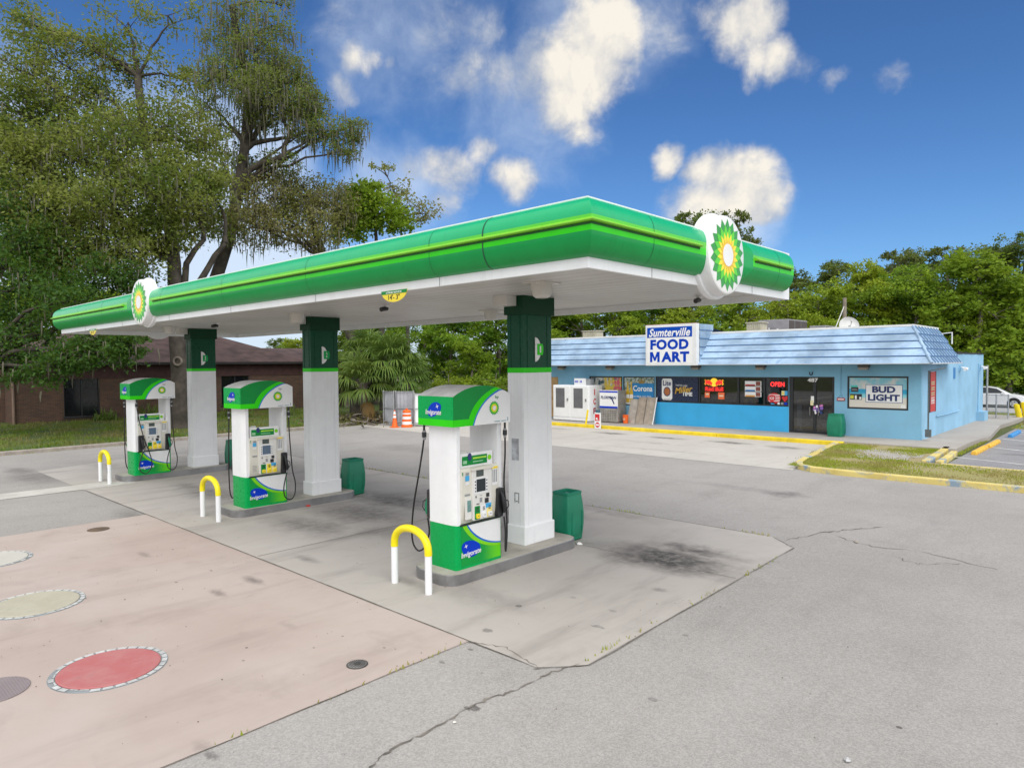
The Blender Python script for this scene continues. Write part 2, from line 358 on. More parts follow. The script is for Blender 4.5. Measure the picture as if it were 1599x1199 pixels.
# joints and cracks in the paving
JOINT = mat('dark_joint', (0.16, 0.145, 0.12), 0.95, var=0.25, scale=9)
def strip(mb, pts, w, z, jit=0.0, m=0):
    P = [Vector((p[0], p[1], 0)) for p in pts]; Lf = []; Rt = []
    for i, p in enumerate(P):
        t = (P[min(i + 1, len(P) - 1)] - P[max(i - 1, 0)]).normalized(); nrm = Vector((-t.y, t.x, 0)); k = w / 2 * (1 + random.uniform(-jit, jit))
        if jit and i in (0, len(P) - 1): k *= 0.15
        Lf.append(p + nrm * k); Rt.append(p - nrm * k)
    for i in range(len(P) - 1):
        mb.add([(*Lf[i][:2], z), (*Rt[i][:2], z), (*Rt[i + 1][:2], z), (*Lf[i + 1][:2], z)], [(0, 1, 2, 3)], m)
def crackle(pts, n=9, amp=0.05):
    o = []
    for (a, b) in zip(pts[:-1], pts[1:]):
        for k in range(n):
            t = k / n; o.append((a[0] + (b[0] - a[0]) * t + random.uniform(-amp, amp), a[1] + (b[1] - a[1]) * t + random.uniform(-amp, amp)))
    o.append(pts[-1]); return o
jb = MB()
strip(jb, [(-20.95 + i * 0.4, 5.55 + random.uniform(-.004, .004)) for i in range(41)], 0.022, -0.001, 0.6)
strip(jb, crackle([(-5.92, 5.5), (-5.92, -3)], 24, 0.008), 0.01, -0.001, 0.7)
for x in (-11.3, -18.2): strip(jb, [(x, 5.6), (x, 12.7)], 0.014, -0.001)
for y in (9.9,): strip(jb, [(-26, y), (-4.6, y)], 0.01, -0.001)
strip(jb, crackle([(-4.86, 5.5), (-4.46, 5.97), (-4.6, 12.2), (-5.2, 12.74)], 12, 0.012), 0.014, -0.001, 0.8)
strip(jb, [(-5.2 - i * 0.5, 12.73 + random.uniform(-.01, .01)) for i in range(42)], 0.025, -0.001, 0.5)
jb.build('pavement_joints', JOINT, kind='structure', fix=False)
cb = MB()
def pc(*pp): return [tuple(atZ(a, b)[:2]) for a, b in pp]
strip(cb, crackle(pc((575, 1199), (612, 1168), (690, 1128), (760, 1090), (812, 1075), (850, 1052), (905, 1035)), 9, 0.022), 0.02, -0.004, 0.9)
strip(cb, crackle(pc((1225, 842), (1290, 830), (1310, 828), (1380, 822)), 8, 0.05), 0.02, -0.004, 0.8)
strip(cb, crackle(pc((1290, 830), (1350, 850), (1450, 862), (1560, 890)), 8, 0.06), 0.012, -0.004, 0.8)
strip(cb, crackle(pc((840, 1040), (790, 1010), (727, 1000)), 9, 0.02), 0.014, -0.004, 0.8)
strip(cb, crackle(pc((1400, 868), (1430, 880), (1500, 878)), 8, 0.05), 0.01, -0.004, 0.8)
cb.build('pavement_cracks', mat('crack_dirt', (0.185, 0.165, 0.14), .95, var=.3, scale=6), kind='structure', fix=False)
# scattered grit and fallen bits on the paving
gb = MB()
for i in range(420):
    x, y = random.uniform(-17, 1), random.uniform(1.5, 9)
    r = random.uniform(0.004, 0.011)
    a = random.random() * 6.28
    gb.add([(x + r * math.cos(a + k * 2.1) * random.uniform(.6, 1.4), y + r * math.sin(a + k * 2.1), 0.0) for k in range(3)] + [(x, y, r * 0.8)], [(0, 1, 3), (1, 2, 3), (2, 0, 3)], random.choice((0, 0, 1)))
gb.build('loose_grit', [mat('brown_grit', (0.12, 0.09, 0.06), 0.9), mat('pale_grit', (0.4, 0.36, 0.3), 0.9)], kind='stuff')

# store front pavement, kerbs
WALK = ground_mat('walk_concrete', (0.36, 0.33, 0.3), (0.43, 0.4, 0.36), streak=0.2, stains=[(-15.5, 29.6, 1.5, 0.3, 0.35), (-20, 29.2, 2, 0.3, 0.3)])
wb = MB(); wb.box(-29, -5.05, 28.36, 31.2, -0.1, 0.15)
wb.build('store_walkway', WALK, kind='structure')
wb = MB(); wb.plate(FT(0), [(-6.7, 31.2), (-5.05, 31.2), (-4.85, 34), (-5.3, 40), (-5.1, 44.5), (-5.1, 47.5), (-9, 47.5), (-9, 44.2), (-6.7, 44.2)], -0.1, 0.146)
wb.build('side_walkway', WALK, kind='structure')
kb = MB(); kb.box(-29, -20.2, 28.12, 28.355, -0.1, 0.155); kb.box(-20.19, -14.0, 28.12, 28.355, -0.1, 0.153); kb.box(-13.99, -8.75, 28.12, 28.355, -0.1, 0.156)
kb.build('store_kerb', YEL_WORN, kind='structure', bevel=0.03)
def kerb(name, pts, w, h, m):
    P = [Vector((p[0], p[1], 0)) for p in pts]; rings = []
    for i, p in enumerate(P):
        t = (P[min(i + 1, len(P) - 1)] - P[max(i - 1, 0)]).normalized(); nr = Vector((-t.y, t.x, 0)) * (w / 2)
        rings.append([(*(p + nr)[:2], -0.1), (*(p + nr)[:2], h), (*(p - nr)[:2], h), (*(p - nr)[:2], -0.1)])
    mb = MB(); mb.loft(rings); return mb.build(name, m, kind='structure', bevel=0.03)
kerb('island_kerb', [(-8.98, 28.1), (-8.55, 25), (-8.26, 22.8), (-8.1, 21.9), (-7.85, 21.35), (-7.4, 21.07), (-6.6, 20.98), (-5, 21.0), (-1, 21.1), (26, 21.5)], 0.2, 0.15, YEL_PALE)
kerb('island_back_kerb', [(-4.75, 24.45), (-2, 24.3), (26, 24.3)], 0.14, 0.12, mat('pale_yellow_edge', (0.6, 0.5, 0.22), 0.85, var=0.12, dirt=0.4))
kerb('island_side_kerb', [(-5.18, 24.6), (-5.3, 27), (-5.42, 29.0)], 0.24, 0.15, YEL_PALE)
kerb('island_loose_kerb', [(-4.86, 24.8), (-4.92, 26.4), (-5.02, 28.0)], 0.2, 0.13, YEL_PALE)
ISL = ground_mat('island_soil', (0.34, 0.28, 0.16), (0.28, 0.28, 0.07), speck=0.3, rough=1.0, bump=0.6)
poly('traffic_island', [(-8.9, 28.1), (-8.45, 25), (-8.0, 22), (-7.4, 21.15), (-5, 21.08), (26, 21.55), (26, 24.25), (-5.1, 24.5), (-5.35, 28.36), (-8.9, 28.36)], 0.1, ISL)
gr = MB()
gp = [(-8.3, 26.4), (-8.0, 26.9), (-7.5, 26.5), (-7.2, 27.1), (-6.7, 26.8), (-6.3, 27.0), (-5.9, 26.4), (-5.6, 26.5), (-5.5, 25.6), (-5.8, 25.2), (-5.6, 24.6), (-6.1, 24.5), (-6.4, 23.9), (-6.8, 24.5), (-7.1, 24.2), (-7.3, 25.0), (-7.9, 25.1), (-7.8, 25.8)]
gr.sheet([(x, y, 0.106) for x, y in gp]); gr.build('gravel_patch', ground_mat('white_gravel', (0.36, 0.34, 0.30), (0.47, 0.45, 0.41), speck=0.7, bump=0.6), kind='structure', fix=False)

# left lawn with its kerb, the rear road
kerb('lawn_kerb', [(-31.75, -16), (-31.75, 5), (-31.8, 14), (-32.1, 20.5), (-32.6, 22)], 0.26, 0.13, mat('old_kerb_concrete', (0.33, 0.29, 0.25), 0.9, var=0.14, dirt=0.5, dirtcol=(0.16, 0.11, 0.07)))
def lawn_mat():
    m, nt, b = base_mat('lawn_turf'); L = m.node_tree.links
    tc = nt.n('ShaderNodeTexCoord').outputs['Object']
    a = nt.mix(nt.ramp(nt.noise(tc, 0.35, 5, 0.6), 0.35, 0.65), (0.055, 0.095, 0.015), (0.09, 0.12, 0.02))
    a = nt.mix(nt.ramp(nt.noise(tc, 2.2, 6, 0.7), 0.5, 0.75, 0, 0.7), a, (0.12, 0.09, 0.045))
    L.new(a, b.inputs['Base Color']); b.inputs['Roughness'].default_value = 1
    bp = nt.n('ShaderNodeBump', ins={'Strength': 0.7, 'Distance': 0.05}); L.new(nt.noise(tc, 25, 5, 0.7), bp.inputs['Height']); L.new(bp.outputs[0], b.inputs['Normal'])
    return m
LAWN = lawn_mat()
lb = MB(); lb.plate(FT(0), [(-62, -20), (-31.87, -20), (-31.87, 14), (-32.2, 20.5), (-33, 22.5), (-36, 24.5), (-40, 34), (-62, 40)], -0.05, 0.1)
lb.build('lawn', LAWN, kind='structure')
pb = MB(); pb.plate(FT(0), [(-47, 3), (-42.4, 5.6), (-42.9, 6.8), (-47, 6.6)], 0.101, 0.112); pb.build('lawn_path', WALK, kind='structure')
poly('rear_road', [(-60, 52.0), (80, 52.0), (80, 60.2), (-60, 60.2)], -0.02, ground_mat('rear_asphalt', (0.33, 0.33, 0.34), (0.38, 0.38, 0.38), speck=0.2))
poly('rear_verge', [(-9, 47.6), (30, 47.6), (30, 51.9), (-9, 51.9)], -0.016, LAWN)
# painted bay lines
sb = MB()
for (x0, y0, x1, y1) in ((-5.1, 27.4, 4, 21.9 + 2.5), (-4.4, 31.2, 6, 26), (-4.7, 34.9, 5, 30.0), (-4.6, 38.7, 5, 34.0)):
    strip(sb, [(x0, y0), (x1, y1)], 0.12, -0.006)
sb.build('bay_lines', mat('worn_white_line', (0.62, 0.62, 0.6), 0.8, var=0.15, scale=4, dirt=0.5, dirtcol=(0.3, 0.3, 0.3)), kind='structure', fix=False)

# grass blades
def blades(name, regions, n, h, m, seed):
    rng = np.random.default_rng(seed); V = []; k = 0
    pts = []
    for (x0, x1, y0, y1, z, w) in regions:
        q = int(n * w); pts.append(np.c_[rng.uniform(x0, x1, q), rng.uniform(y0, y1, q), np.full(q, z)])
    P = np.concatenate(pts); q = len(P)
    # patchy growth
    keep = (np.sin(P[:, 0] * 2.1 + 1.3 * np.sin(P[:, 1] * 1.7)) + np.sin(P[:, 1] * 2.9 + P[:, 0])) * 0.35 + 0.62 > rng.random(q)
    P = P[keep]; q = len(P)
    a = rng.uniform(0, 2 * np.pi, q); hh = h * rng.uniform(0.4, 1.3, q); wd = hh * 0.13 + 0.006
    dx, dy = np.cos(a), np.sin(a); le = rng.uniform(0.1, 0.7, q) * hh; b2 = rng.uniform(0, 2 * np.pi, q)
    v0 = P + np.c_[dx * wd, dy * wd, np.zeros(q)]; v1 = P - np.c_[dx * wd, dy * wd, np.zeros(q)]
    v2 = P + np.c_[np.cos(b2) * le, np.sin(b2) * le, hh]
    co = np.stack([v0, v1, v2], 1).reshape(-1, 3)
    return arr_mesh(name, co, 3, m)
def arr_mesh(name, co, k, m, parent=None):
    me = bpy.data.meshes.new(name); n = len(co); nf = n // k
    me.vertices.add(n); me.vertices.foreach_set('co', co.astype(np.float32).ravel())
    me.loops.add(n); me.loops.foreach_set('vertex_index', np.arange(n, dtype=np.int32))
    me.polygons.add(nf); me.polygons.foreach_set('loop_start', np.arange(0, n, k, dtype=np.int32))
    me.update(calc_edges=True); me.materials.append(m)
    o = bpy.data.objects.new(name, me); C.objects.link(o)
    if parent is not None: o.parent = parent
    return o
GRASS = leaf_mat('grass_blades', [(0.10, 0.19, 0.018), (0.19, 0.25, 0.035), (0.24, 0.21, 0.08), (0.1, 0.1, 0.02)], 0.3)
GRASS2 = leaf_mat('dry_grass_blades', [(0.27, 0.37, 0.03), (0.44, 0.47, 0.06), (0.44, 0.36, 0.16), (0.1, 0.1, 0.02)], 0.4)
tag(blades('lawn_grass', [(-46.8, -31.95, -2, 22, 0.1, 0.85), (-46, -33, 22, 27, 0.1, 0.15)], 42000, 0.13, GRASS, 3), 'green grass growing on the lawn by the brick building', 'grass', kind='stuff')
tag(blades('island_grass', [(-8.2, -5.6, 21.2, 24.3, 0.1, 0.5), (-8.7, -7.4, 24.3, 28.2, 0.1, 0.18), (-5.6, 3, 21.2, 24.2, 0.1, 0.5), (-6.9, -5.5, 26.9, 28.2, 0.1, 0.2), (-8.2, -5.6, 24.2, 27, 0.104, .12), (-5.0, -4.8, 28, 34, 0.0, 0.03), (-4.9, -3.8, 40, 44, 0, 0.1)], 26000, 0.055, GRASS2, 5), 'dry tufted grass on the kerbed traffic island', 'grass', kind='stuff')
tag(blades('joint_weeds', [(-4.6, -4.53, 6, 12, -.005, .05), (-20, -5.2, 12.7, 12.8, -.005, .25), (-5.95, -5.9, 2.5, 5.5, -.005, .02), (-9.2, -8.3, 21.5, 28, -.01, .02), (-31.7, -31.45, 2, 22, -.01, .3)], 1500, .05, GRASS2, 12), 'small weeds growing along the concrete pad edges', 'weeds', kind='stuff')
tag(blades('verge_grass', [(-9, 8, 47.7, 51.8, -0.01, 1)], 6000, 0.16, GRASS2, 8), 'grass verge in front of the rear road', 'grass', kind='stuff')

# ------------------------------------------------------------------ canopy
XN, YN, XL, YB = -4.534, 6.09, -24.95, 11.78
ZB, ZT = 4.345, 5.125
can = thing('station_canopy', 'long white and green canopy standing on three columns over the fuel pumps', 'canopy', (-14.7, 8.9, 0))
def soffit_mat():
    m, nt, b = base_mat('soffit_panels'); L = m.node_tree.links
    tc = nt.n('ShaderNodeTexCoord').outputs['Object']
    sx = nt.n('ShaderNodeSeparateXYZ'); L.new(tc, sx.inputs[0])
    fr = nt.math('FRACT', nt.math('MULTIPLY', sx.outputs[1], 3.3))
    ed = nt.ramp(nt.math('ABSOLUTE', nt.math('SUBTRACT', fr, 0.5)), 0.43, 0.49)
    n = nt.noise(tc, 0.7, 6, 0.65)
    mp = nt.n('ShaderNodeMapping', ins={'Scale': (0.25, 4.0, 1)}); L.new(tc, mp.inputs[0])
    a = nt.mix(nt.ramp(n, 0.35, 0.7), (0.58, 0.57, 0.55), (0.48, 0.465, 0.44))
    a = nt.mix(nt.ramp(nt.noise(mp.outputs[0], 1.0, 5, 0.6), 0.5, 0.8, 0, 0.3), a, (0.4, 0.37, 0.33))
    a = nt.mix(nt.math('MULTIPLY', ed, 0.55), a, (0.22, 0.21, 0.2))
    L.new(a, b.inputs['Base Color']); b.inputs['Roughness'].default_value = 0.4
    bp = nt.n('ShaderNodeBump', ins={'Strength': 0.5, 'Distance': 0.02, 'Height': nt.math('SUBTRACT', 1.0, ed)}); L.new(bp.outputs[0], b.inputs['Normal'])
    return m
mb = MB(); mb.box(XL + .04, XN - .04, YN + .04, YB - .04, 4.46, 4.56); mb.build('soffit', soffit_mat(), can)
mb = MB(); mb.box(XL + .1, XN - .1, YN + .1, YB - .1, 5.0, 5.06); mb.build('roof_deck', GALV, can)
# white edge trim: lower band and upstand behind the coloured fascia
mb = MB(); t = 0.05
for (x0, x1, y0, y1) in ((XL, XN, YN, YN + t), (XL, XN, YB - t, YB), (XN - t, XN, YN + t + .001, YB - t - .001), (XL, XL + t, YN + t + .001, YB - t - .001)):
    mb.box(x0, x1, y0, y1, ZB, ZT)
mb.build('white_trim', W_PAINT, can)
for x in (-7.0, -10.1, -13.2, -16.3, -19.4, -22.5): mb = MB(); mb.box(x - .006, x + .006, YN - .003, YN, ZB, 4.46); mb.build('trim_seam', GREYTX, can)
for y in (7.4, 10.3): mb = MB(); mb.box(XN, XN + .003, y - .006, y + .006, ZB, 4.46); mb.build('trim_seam', GREYTX, can)
# coloured fascia
prof0 = [(0.0, 4.462), (0.07, 4.49), (0.13, 4.555), (0.168, 4.64), (0.18, 4.71), (0.182, 4.795), (0.182, 4.865), (0.175, 4.92), (0.15, 4.985), (0.095, 5.055), (0.0, 5.11)]
def _cr(P, k=4):
    o = []
    for i in range(len(P) - 1):
        p0, p1, p2, p3 = [np.array(P[max(0, min(len(P) - 1, j))]) for j in (i - 1, i, i + 1, i + 2)]
        for q in range(k):
            t = q / k; o.append(tuple(.5 * (2 * p1 + (p2 - p0) * t + (2 * p0 - 5 * p1 + 4 * p2 - p3) * t * t + (3 * p1 - p0 - 3 * p2 + p3) * t ** 3)))
    o.append(P[-1]); return o
prof = _cr(prof0)
def fasc_run(mb, path_fn, m_of, s=1.0):
    rings = [[path_fn(k, d) + (z,) for d, z in prof] for k in range(2)]
    n = len(prof)
    for i in range(n - 1):
        mb.add([rings[0][i], rings[1][i], rings[1][i + 1], rings[0][i + 1]], [(0, 1, 2, 3)], m_of(i))
    return rings
def m_of(i):
    z = (prof[i][1] + prof[i + 1][1]) / 2
    return 0 if z < 4.705 else (1 if z < 4.80 else (2 if z < 4.885 else 3))
YE = 11.5
EM_X, EM_Y = -17.52, 9.0           # emblem centres
fb = MB()
front = lambda k, d: ((XL - d if k == 0 else XN + d), YN - d)
end = lambda k, d: (XN + d, (YN - d if k == 0 else YE))
lft = lambda k, d: (XL - d, (YB if k == 0 else YN - d))
for fn in (front, end, lft): fasc_run(fb, fn, m_of)
fb.add([(XN + d, YE, z) for d, z in prof], [list(range(len(prof)))], 0)
fb.add([(XL - d, YB, z) for d, z in prof], [list(range(len(prof)))], 0)
UPG = mat('sky_sheen_green', (0.001, 0.40, 0.15), 0.3, var=0.03, spec=.35, coat=0.12, streak=.3)  # upper band: sky reflection put into the colour as a lighter, bluer green
FASC = mat('fascia_green', (0.0, 0.30, 0.062), 0.35, var=0.03, spec=.3, coat=.05, streak=.3); LIMEB = mat('fascia_light_green', (0.09, 0.56, 0.02), 0.3, var=0.02)
fb.build('green_fascia', [FASC, LIME, LIMEB, UPG], can, smooth=25, weld=True)
# projecting light bar along the fascia, broken at the emblems
lb = MB()
lip = [(0.178, 4.798), (0.222, 4.80), (0.235, 4.812), (0.232, 4.822), (0.18, 4.85)]
def lip_run(p0, p1): lb.loft([[p(d) + (z,) for d, z in lip] for p in (p0, p1)], 0)
lip_run(lambda d: (XL - d, YN - d), lambda d: (EM_X - 1.15, YN - d))
lip_run(lambda d: (EM_X + 0.75, YN - d), lambda d: (XN + d, YN - d))
lip_run(lambda d: (XN + d, YN - d), lambda d: (XN + d, EM_Y - 0.72))
lip_run(lambda d: (XN + d, EM_Y + 0.98), lambda d: (XN + d, YE - 0.12))
lip_run(lambda d: (XL - d, YB - .2), lambda d: (XL - d, YN - d))
sl_ = MB()  # raised dark green strip, painted in as the shade line under the lip
def lip_shade_run(p0, p1): sl_.loft([[p(d) + (z,) for d, z in ((.18, 4.772), (.187, 4.772), (.187, 4.7975), (.18, 4.7975))] for p in (p0, p1)], 0)
lip_shade_run(lambda d: (XL - d, YN - d), lambda d: (EM_X - 1.15, YN - d)); lip_shade_run(lambda d: (EM_X + 0.75, YN - d), lambda d: (XN + d, YN - d)); lip_shade_run(lambda d: (XN + d, YN - d), lambda d: (XN + d, EM_Y - 0.72)); lip_shade_run(lambda d: (XN + d, EM_Y + 0.98), lambda d: (XN + d, YE - 0.12))
sl_.build('lip_shade_strip', mat('lip_shade_green', (0.003, 0.10, 0.012), .6), can)
lb.build('fascia_light_bar', mat('light_bar_lime', (0.2, 0.56, 0.02), 0.35, var=.02), can)
# dark green panel joints that follow the curve
SEAMM = mat('joint_dark_green', (0.004, 0.07, 0.03), 0.5)
for x in (-6.0, -7.0, -10.1, -13.2, -16.3, -20.4, -22.5):
    w = 0.022 if x == -6.0 else 0.008; jb = MB()
    for i in range(len(prof) - 1):
        (d0, z0), (d1, z1) = prof[i], prof[i + 1]
        jb.add([(x, YN - d0 - .003, z0), (x + w, YN - d0 - .003, z0), (x + w, YN - d1 - .003, z1), (x, YN - d1 - .003, z1)], [(0, 1, 2, 3)])
    jb.build('fascia_seam', SEAMM, can)
for y in (7.15, 10.9):
    jb = MB()
    for i in range(len(prof) - 1):
        (d0, z0), (d1, z1) = prof[i], prof[i + 1]
        jb.add([(XN + d0 + .003, y, z0), (XN + d0 + .003, y + .008, z0), (XN + d1 + .003, y + .008, z1), (XN + d1 + .003, y, z1)], [(0, 1, 2, 3)])
    jb.build('fascia_seam', SEAMM, can)
# sunburst emblems
SUN_MATS = [mat('sun_dark_green', (0.01, 0.3, 0.03), 0.3, var=0.02), mat('sun_light_green', (0.09, 0.62, 0.01), 0.3, var=0.02), mat('sun_yellow_petal', (0.86, 0.74, 0.01), 0.3, var=0.02), mat('sun_gold_petal', (0.8, 0.5, 0.02), 0.3, var=0.02), W_PLASTIC]
def sunburst(fr, u, v, R, d, parent, name='sunburst', n=18):
    mb = MB(); e = max(0.0012, R * 0.006)
    mb.plate(fr, star(u, v, R, R * 0.80, n, math.pi / 2), d, d + e, 0)
    mb.plate(fr, star(u, v, R * 0.83, R * 0.62, n, math.pi / 2 + math.pi / n), d + e, d + 2 * e, 1)
    mb.plate(fr, star(u, v, R * 0.63, R * 0.45, n, math.pi / 2), d + 2 * e, d + 3 * e, 2)
    mb.plate(fr, star(u, v, R * 0.49, R * 0.33, n, math.pi / 2 + math.pi / n), d + 3 * e, d + 4 * e, 3)
    mb.plate(fr, circ(u, v, R * 0.31, n=28), d + 4 * e, d + 5 * e, 4)
    return mb.build(name, SUN_MATS, parent)
def emblem(fr, u, v, R, d_face, sun=True):
    def ring(r, d): return [fr(a, b, d) for a, b in circ(u, v, r, n=56)]
    mb = MB(); mb.loft([ring(R * 1.08, -.03), ring(R * 1.09, .03), ring(R * 1.075, .05), ring(R, .055), ring(R, d_face - .05), ring(R * .985, d_face - .02)], caps=True)
    ob = mb.build('emblem_drum', W_PAINT, can, smooth=30)
    mb = MB(); mb.loft([ring(R * .984, d_face - .03), ring(R * .975, d_face - .008), ring(R * .955, d_face), ring(R * .93, d_face + .003)], caps=True)
    mb.build('emblem_face', W_PLASTIC, ob, smooth=30)
    if sun: sunburst(fr, u, v, R * .90, d_face + .004, ob)
emblem(FF(YN), EM_X, 4.82, .54, .215)
emblem(FR(XN), EM_Y, 4.77, .55, .215)
emblem(FL(XL), -8.96, 4.82, .54, .215)
# green sleeves flaring beside the emblems
for side, u0 in (('e', EM_Y + 0.55), ('f', EM_X - 0.55)):
    fb = MB()
    ra = [(0.0, 4.462)] + prof[1:-1] + [(0.0, 5.11)]
    sgn = 1 if side == 'e' else -1
    ringA = [((XN + d * 1.02 + .004, u0, z) if side == 'e' else (u0, YN - d * 1.02 - .004, z)) for d, z in ra]
    ringB = [((XN + d * 1.02 + .004, u0 + sgn * 0.36 * (d / 0.182), z) if side == 'e' else (u0 + sgn * 0.36 * (d / 0.182), YN - d * 1.02 - .004, z)) for d, z in ra]
    fb.loft([ringA, ringB], 0, closed=False, caps=False)
    fb.build('emblem_sleeve', GREEN, can, smooth=30)
# columns
COLX = (-7.834, -14.68, -21.61)
for i, cx in enumerate(COLX):
    x1, x0, y0, y1 = cx, cx - 0.432, 8.679, 9.485
    g = 0.03
    mb = MB(); mb.box(x0 + g, x1 - g, y0 + g, y1 - g, 0.16, 3.14)
    # raised edge battens on the cladding
    for (a, b) in ((y0 + .13, y0 + .145), (y1 - .145, y1 - .13)): mb.box(x1 - g, x1 - g + .006, a, b, 0.5, 3.13)
    for (a, b) in ((x0 + .1, x0 + .112), (x1 - .112, x1 - .1)): mb.box(a, b, y0 + g - .006, y0 + g, 0.5, 3.13)
    col = mb.build('column', W_PAINT, can, bevel=0.008)
    mb = MB(); mb.box(x0, x1, y0, y1, 0.162, 0.49); mb.build('plinth', W_PAINT, col, bevel=0.015)
    mb = MB(); mb.box(x0 + g - .002, x1 - g + .002, y0 + g - .002, y1 - g + .002, 3.141, 3.225); mb.build('lime_band', LIME, col)
    mb = MB(); mb.box(x0 + g - .001, x1 - g + .001, y0 + g - .001, y1 - g + .001, 3.226, 4.14)
    for (a, b) in ((y0 + .13, y0 + .15), (y1 - .15, y1 - .13)): mb.box(x1 - g + .001, x1 - g + .008, a, b, 3.23, 4.12)
    for (a, b) in ((x0 + .1, x0 + .115), (x1 - .115, x1 - .1)): mb.box(a, b, y0 + g - .008, y0 + g - .001, 3.23, 4.12)
    mb.build('green_cladding', DKGREEN, col)
    mb = MB(); mb.box(x0 - .01, x1 + .012, y0 - .01, y1 + .012, 4.141, 4.462); mb.build('cap', DKGREEN2, col)
    if i == 0:
        fw = FF(y0 + g - .001)
        mb = MB(); mb.plate(fw, rect(x0 + .1, x0 + .28, 1.62, 2.0), 0, .002, 0); mb.build('worn_patch', mat('scuffed_grey', (.5, .52, .55), .6, var=.25, scale=9, dirt=.5, dirtcol=(.25, .26, .28)), col)
        mb = MB()
        for rc in (rect(x0 + .17, x0 + .19, .88, 1.06), rect(x0 + .26, x0 + .28, .88, 1.06), rect(x0 + .19, x0 + .26, 1.04, 1.06), rect(x0 + .2, x0 + .25, .9, .92)): mb.plate(fw, rc, 0, .002, 0)
        mb.build('sticker_residue', mat('residue_grey', (.3, .3, .32), .7, var=.3, scale=20), col)
    # D-shaped number plaque
    f = FR(x1 - g + .008)
    mb = MB(); mb.plate(f, circ(9.0, 3.54, 0.15, 0.21, 24, -math.pi / 2, math.pi / 2), 0, .012, 0)
    pl = mb.build('number_plaque', W_PLASTIC, col)
    mb = MB(); mb.plate(f, [(9.05, 3.445), (9.19, 3.445), (9.21, 3.5), (9.21, 3.585), (9.19, 3.64), (9.05, 3.64)], .012, .017, 0); mb.build('number_field', LIME if i == 0 else GREEN, col)
    text(str(i + 1), 'R', (x1 - g + .028, 9.125, 3.545), 0.034, 0.115, W_PLASTIC, col, 'number', bold=0.01)
# beam stubs from the columns to the street edge
for cx in COLX:
    mb = MB(); mb.box(cx - 0.47, cx - 0.14, 8.42, 8.66, 4.285, 4.459); mb.build('soffit_beam', mat('soffit_white', (0.62, 0.61, 0.58), 0.45, var=0.05), can)
# lights, cameras, clearance signs under the soffit
LENS = mat('lamp_lens', (0.62, 0.6, 0.56), 0.25, var=0.03)
for x, y in ((-6.45, 7.55), (-13.97, 7.95), (-20.85, 7.8), (-10.5, 10.6), (-17.3, 10.6)):
    mb = MB(); mb.box(x - .2, x + .2, y - .2, y + .2, 4.44, 4.459); mb.lathe([(.16, 4.44), (.155, 4.36), (.13, 4.27), (.09, 4.24)], x, y, 18, 0)
    mb.build('ceiling_light', LENS, can, smooth=35)
for x, y in ((-11.0, 8.2), (-18.6, 8.2), (-5.9, 11.2)):
    mb = MB(); mb.lathe([(.06, 4.459), (.05, 4.42), (.02, 4.41)], x, y, 12, 0); mb.tube([(x, y, 4.4), (x + .02, y - .16, 4.37)], .045, 10, 1)
    mb.build('security_camera', [W_PLASTIC, BLACKM], can, smooth=40)
for x in (-7.95, -21.7):
    mb = MB(); f = FF(YN - .03)
    mb.plate(f, circ(x, 4.36, 0.3, 0.165, 28, math.pi, 2 * math.pi), 0, .008, 0)
    cs = mb.build('clearance_sign', YEL_SUN, can)
    mb = MB(); mb.plate(f, [(x - .3, 4.36), (x - .288, 4.312), (x + .288, 4.312), (x + .3, 4.36)], .008, .012, 0); mb.build('sign_header', GREEN2, cs)
    text('clearance', 'F', (x, YN - .044, 4.337), 0.36, 0.032, W_PLASTIC, cs, 'header_lettering', bold=0.02, spacing=1.15)
    text("14'- 3\"", 'F', (x, YN - .04, 4.265), 0.26, 0.075, BLACK, cs, 'height_lettering')

# ------------------------------------------------------------------ pump islands
ISX = ((-8.46, -7.5), (-15.42, -14.42), (-22.4, -21.4))
ISLAB = ['raised concrete pump island with steel edge, nearest the camera', 'raised concrete pump island with steel edge, middle of the three', 'raised concrete pump island with steel edge, farthest of the three']
for (x0, x1), lab in zip(ISX, ISLAB):
    cx = (x0 + x1) / 2
    t = thing('pump_island', lab, 'pump island', (cx, 8.3, 0), 'pump islands under the canopy')
    pts = rrect(x0 + .012, x1 - .012, 6.682, 9.79, 0.25, 7)
    mb = MB(); mb.plate(FT(0), pts, -0.05, 0.165); mb.build('concrete_top', CONC_EDGE, t)
    o = rrect(x0, x1, 6.67, 9.80, 0.26, 7)
    mb = MB(); mb.loft([[(u, v, -0.03) for u, v in o], [(u, v, 0.15) for u, v in o], [(u, v, 0.158) for u, v in rrect(x0 + .008, x1 - .008, 6.678, 9.792, .255, 7)], [(u, v, 0.159) for u, v in rrect(x0 + .03, x1 - .03, 6.7, 9.77, .24, 7)]], caps=False)
    mb.build('steel_edge', STEEL, t, smooth=40)

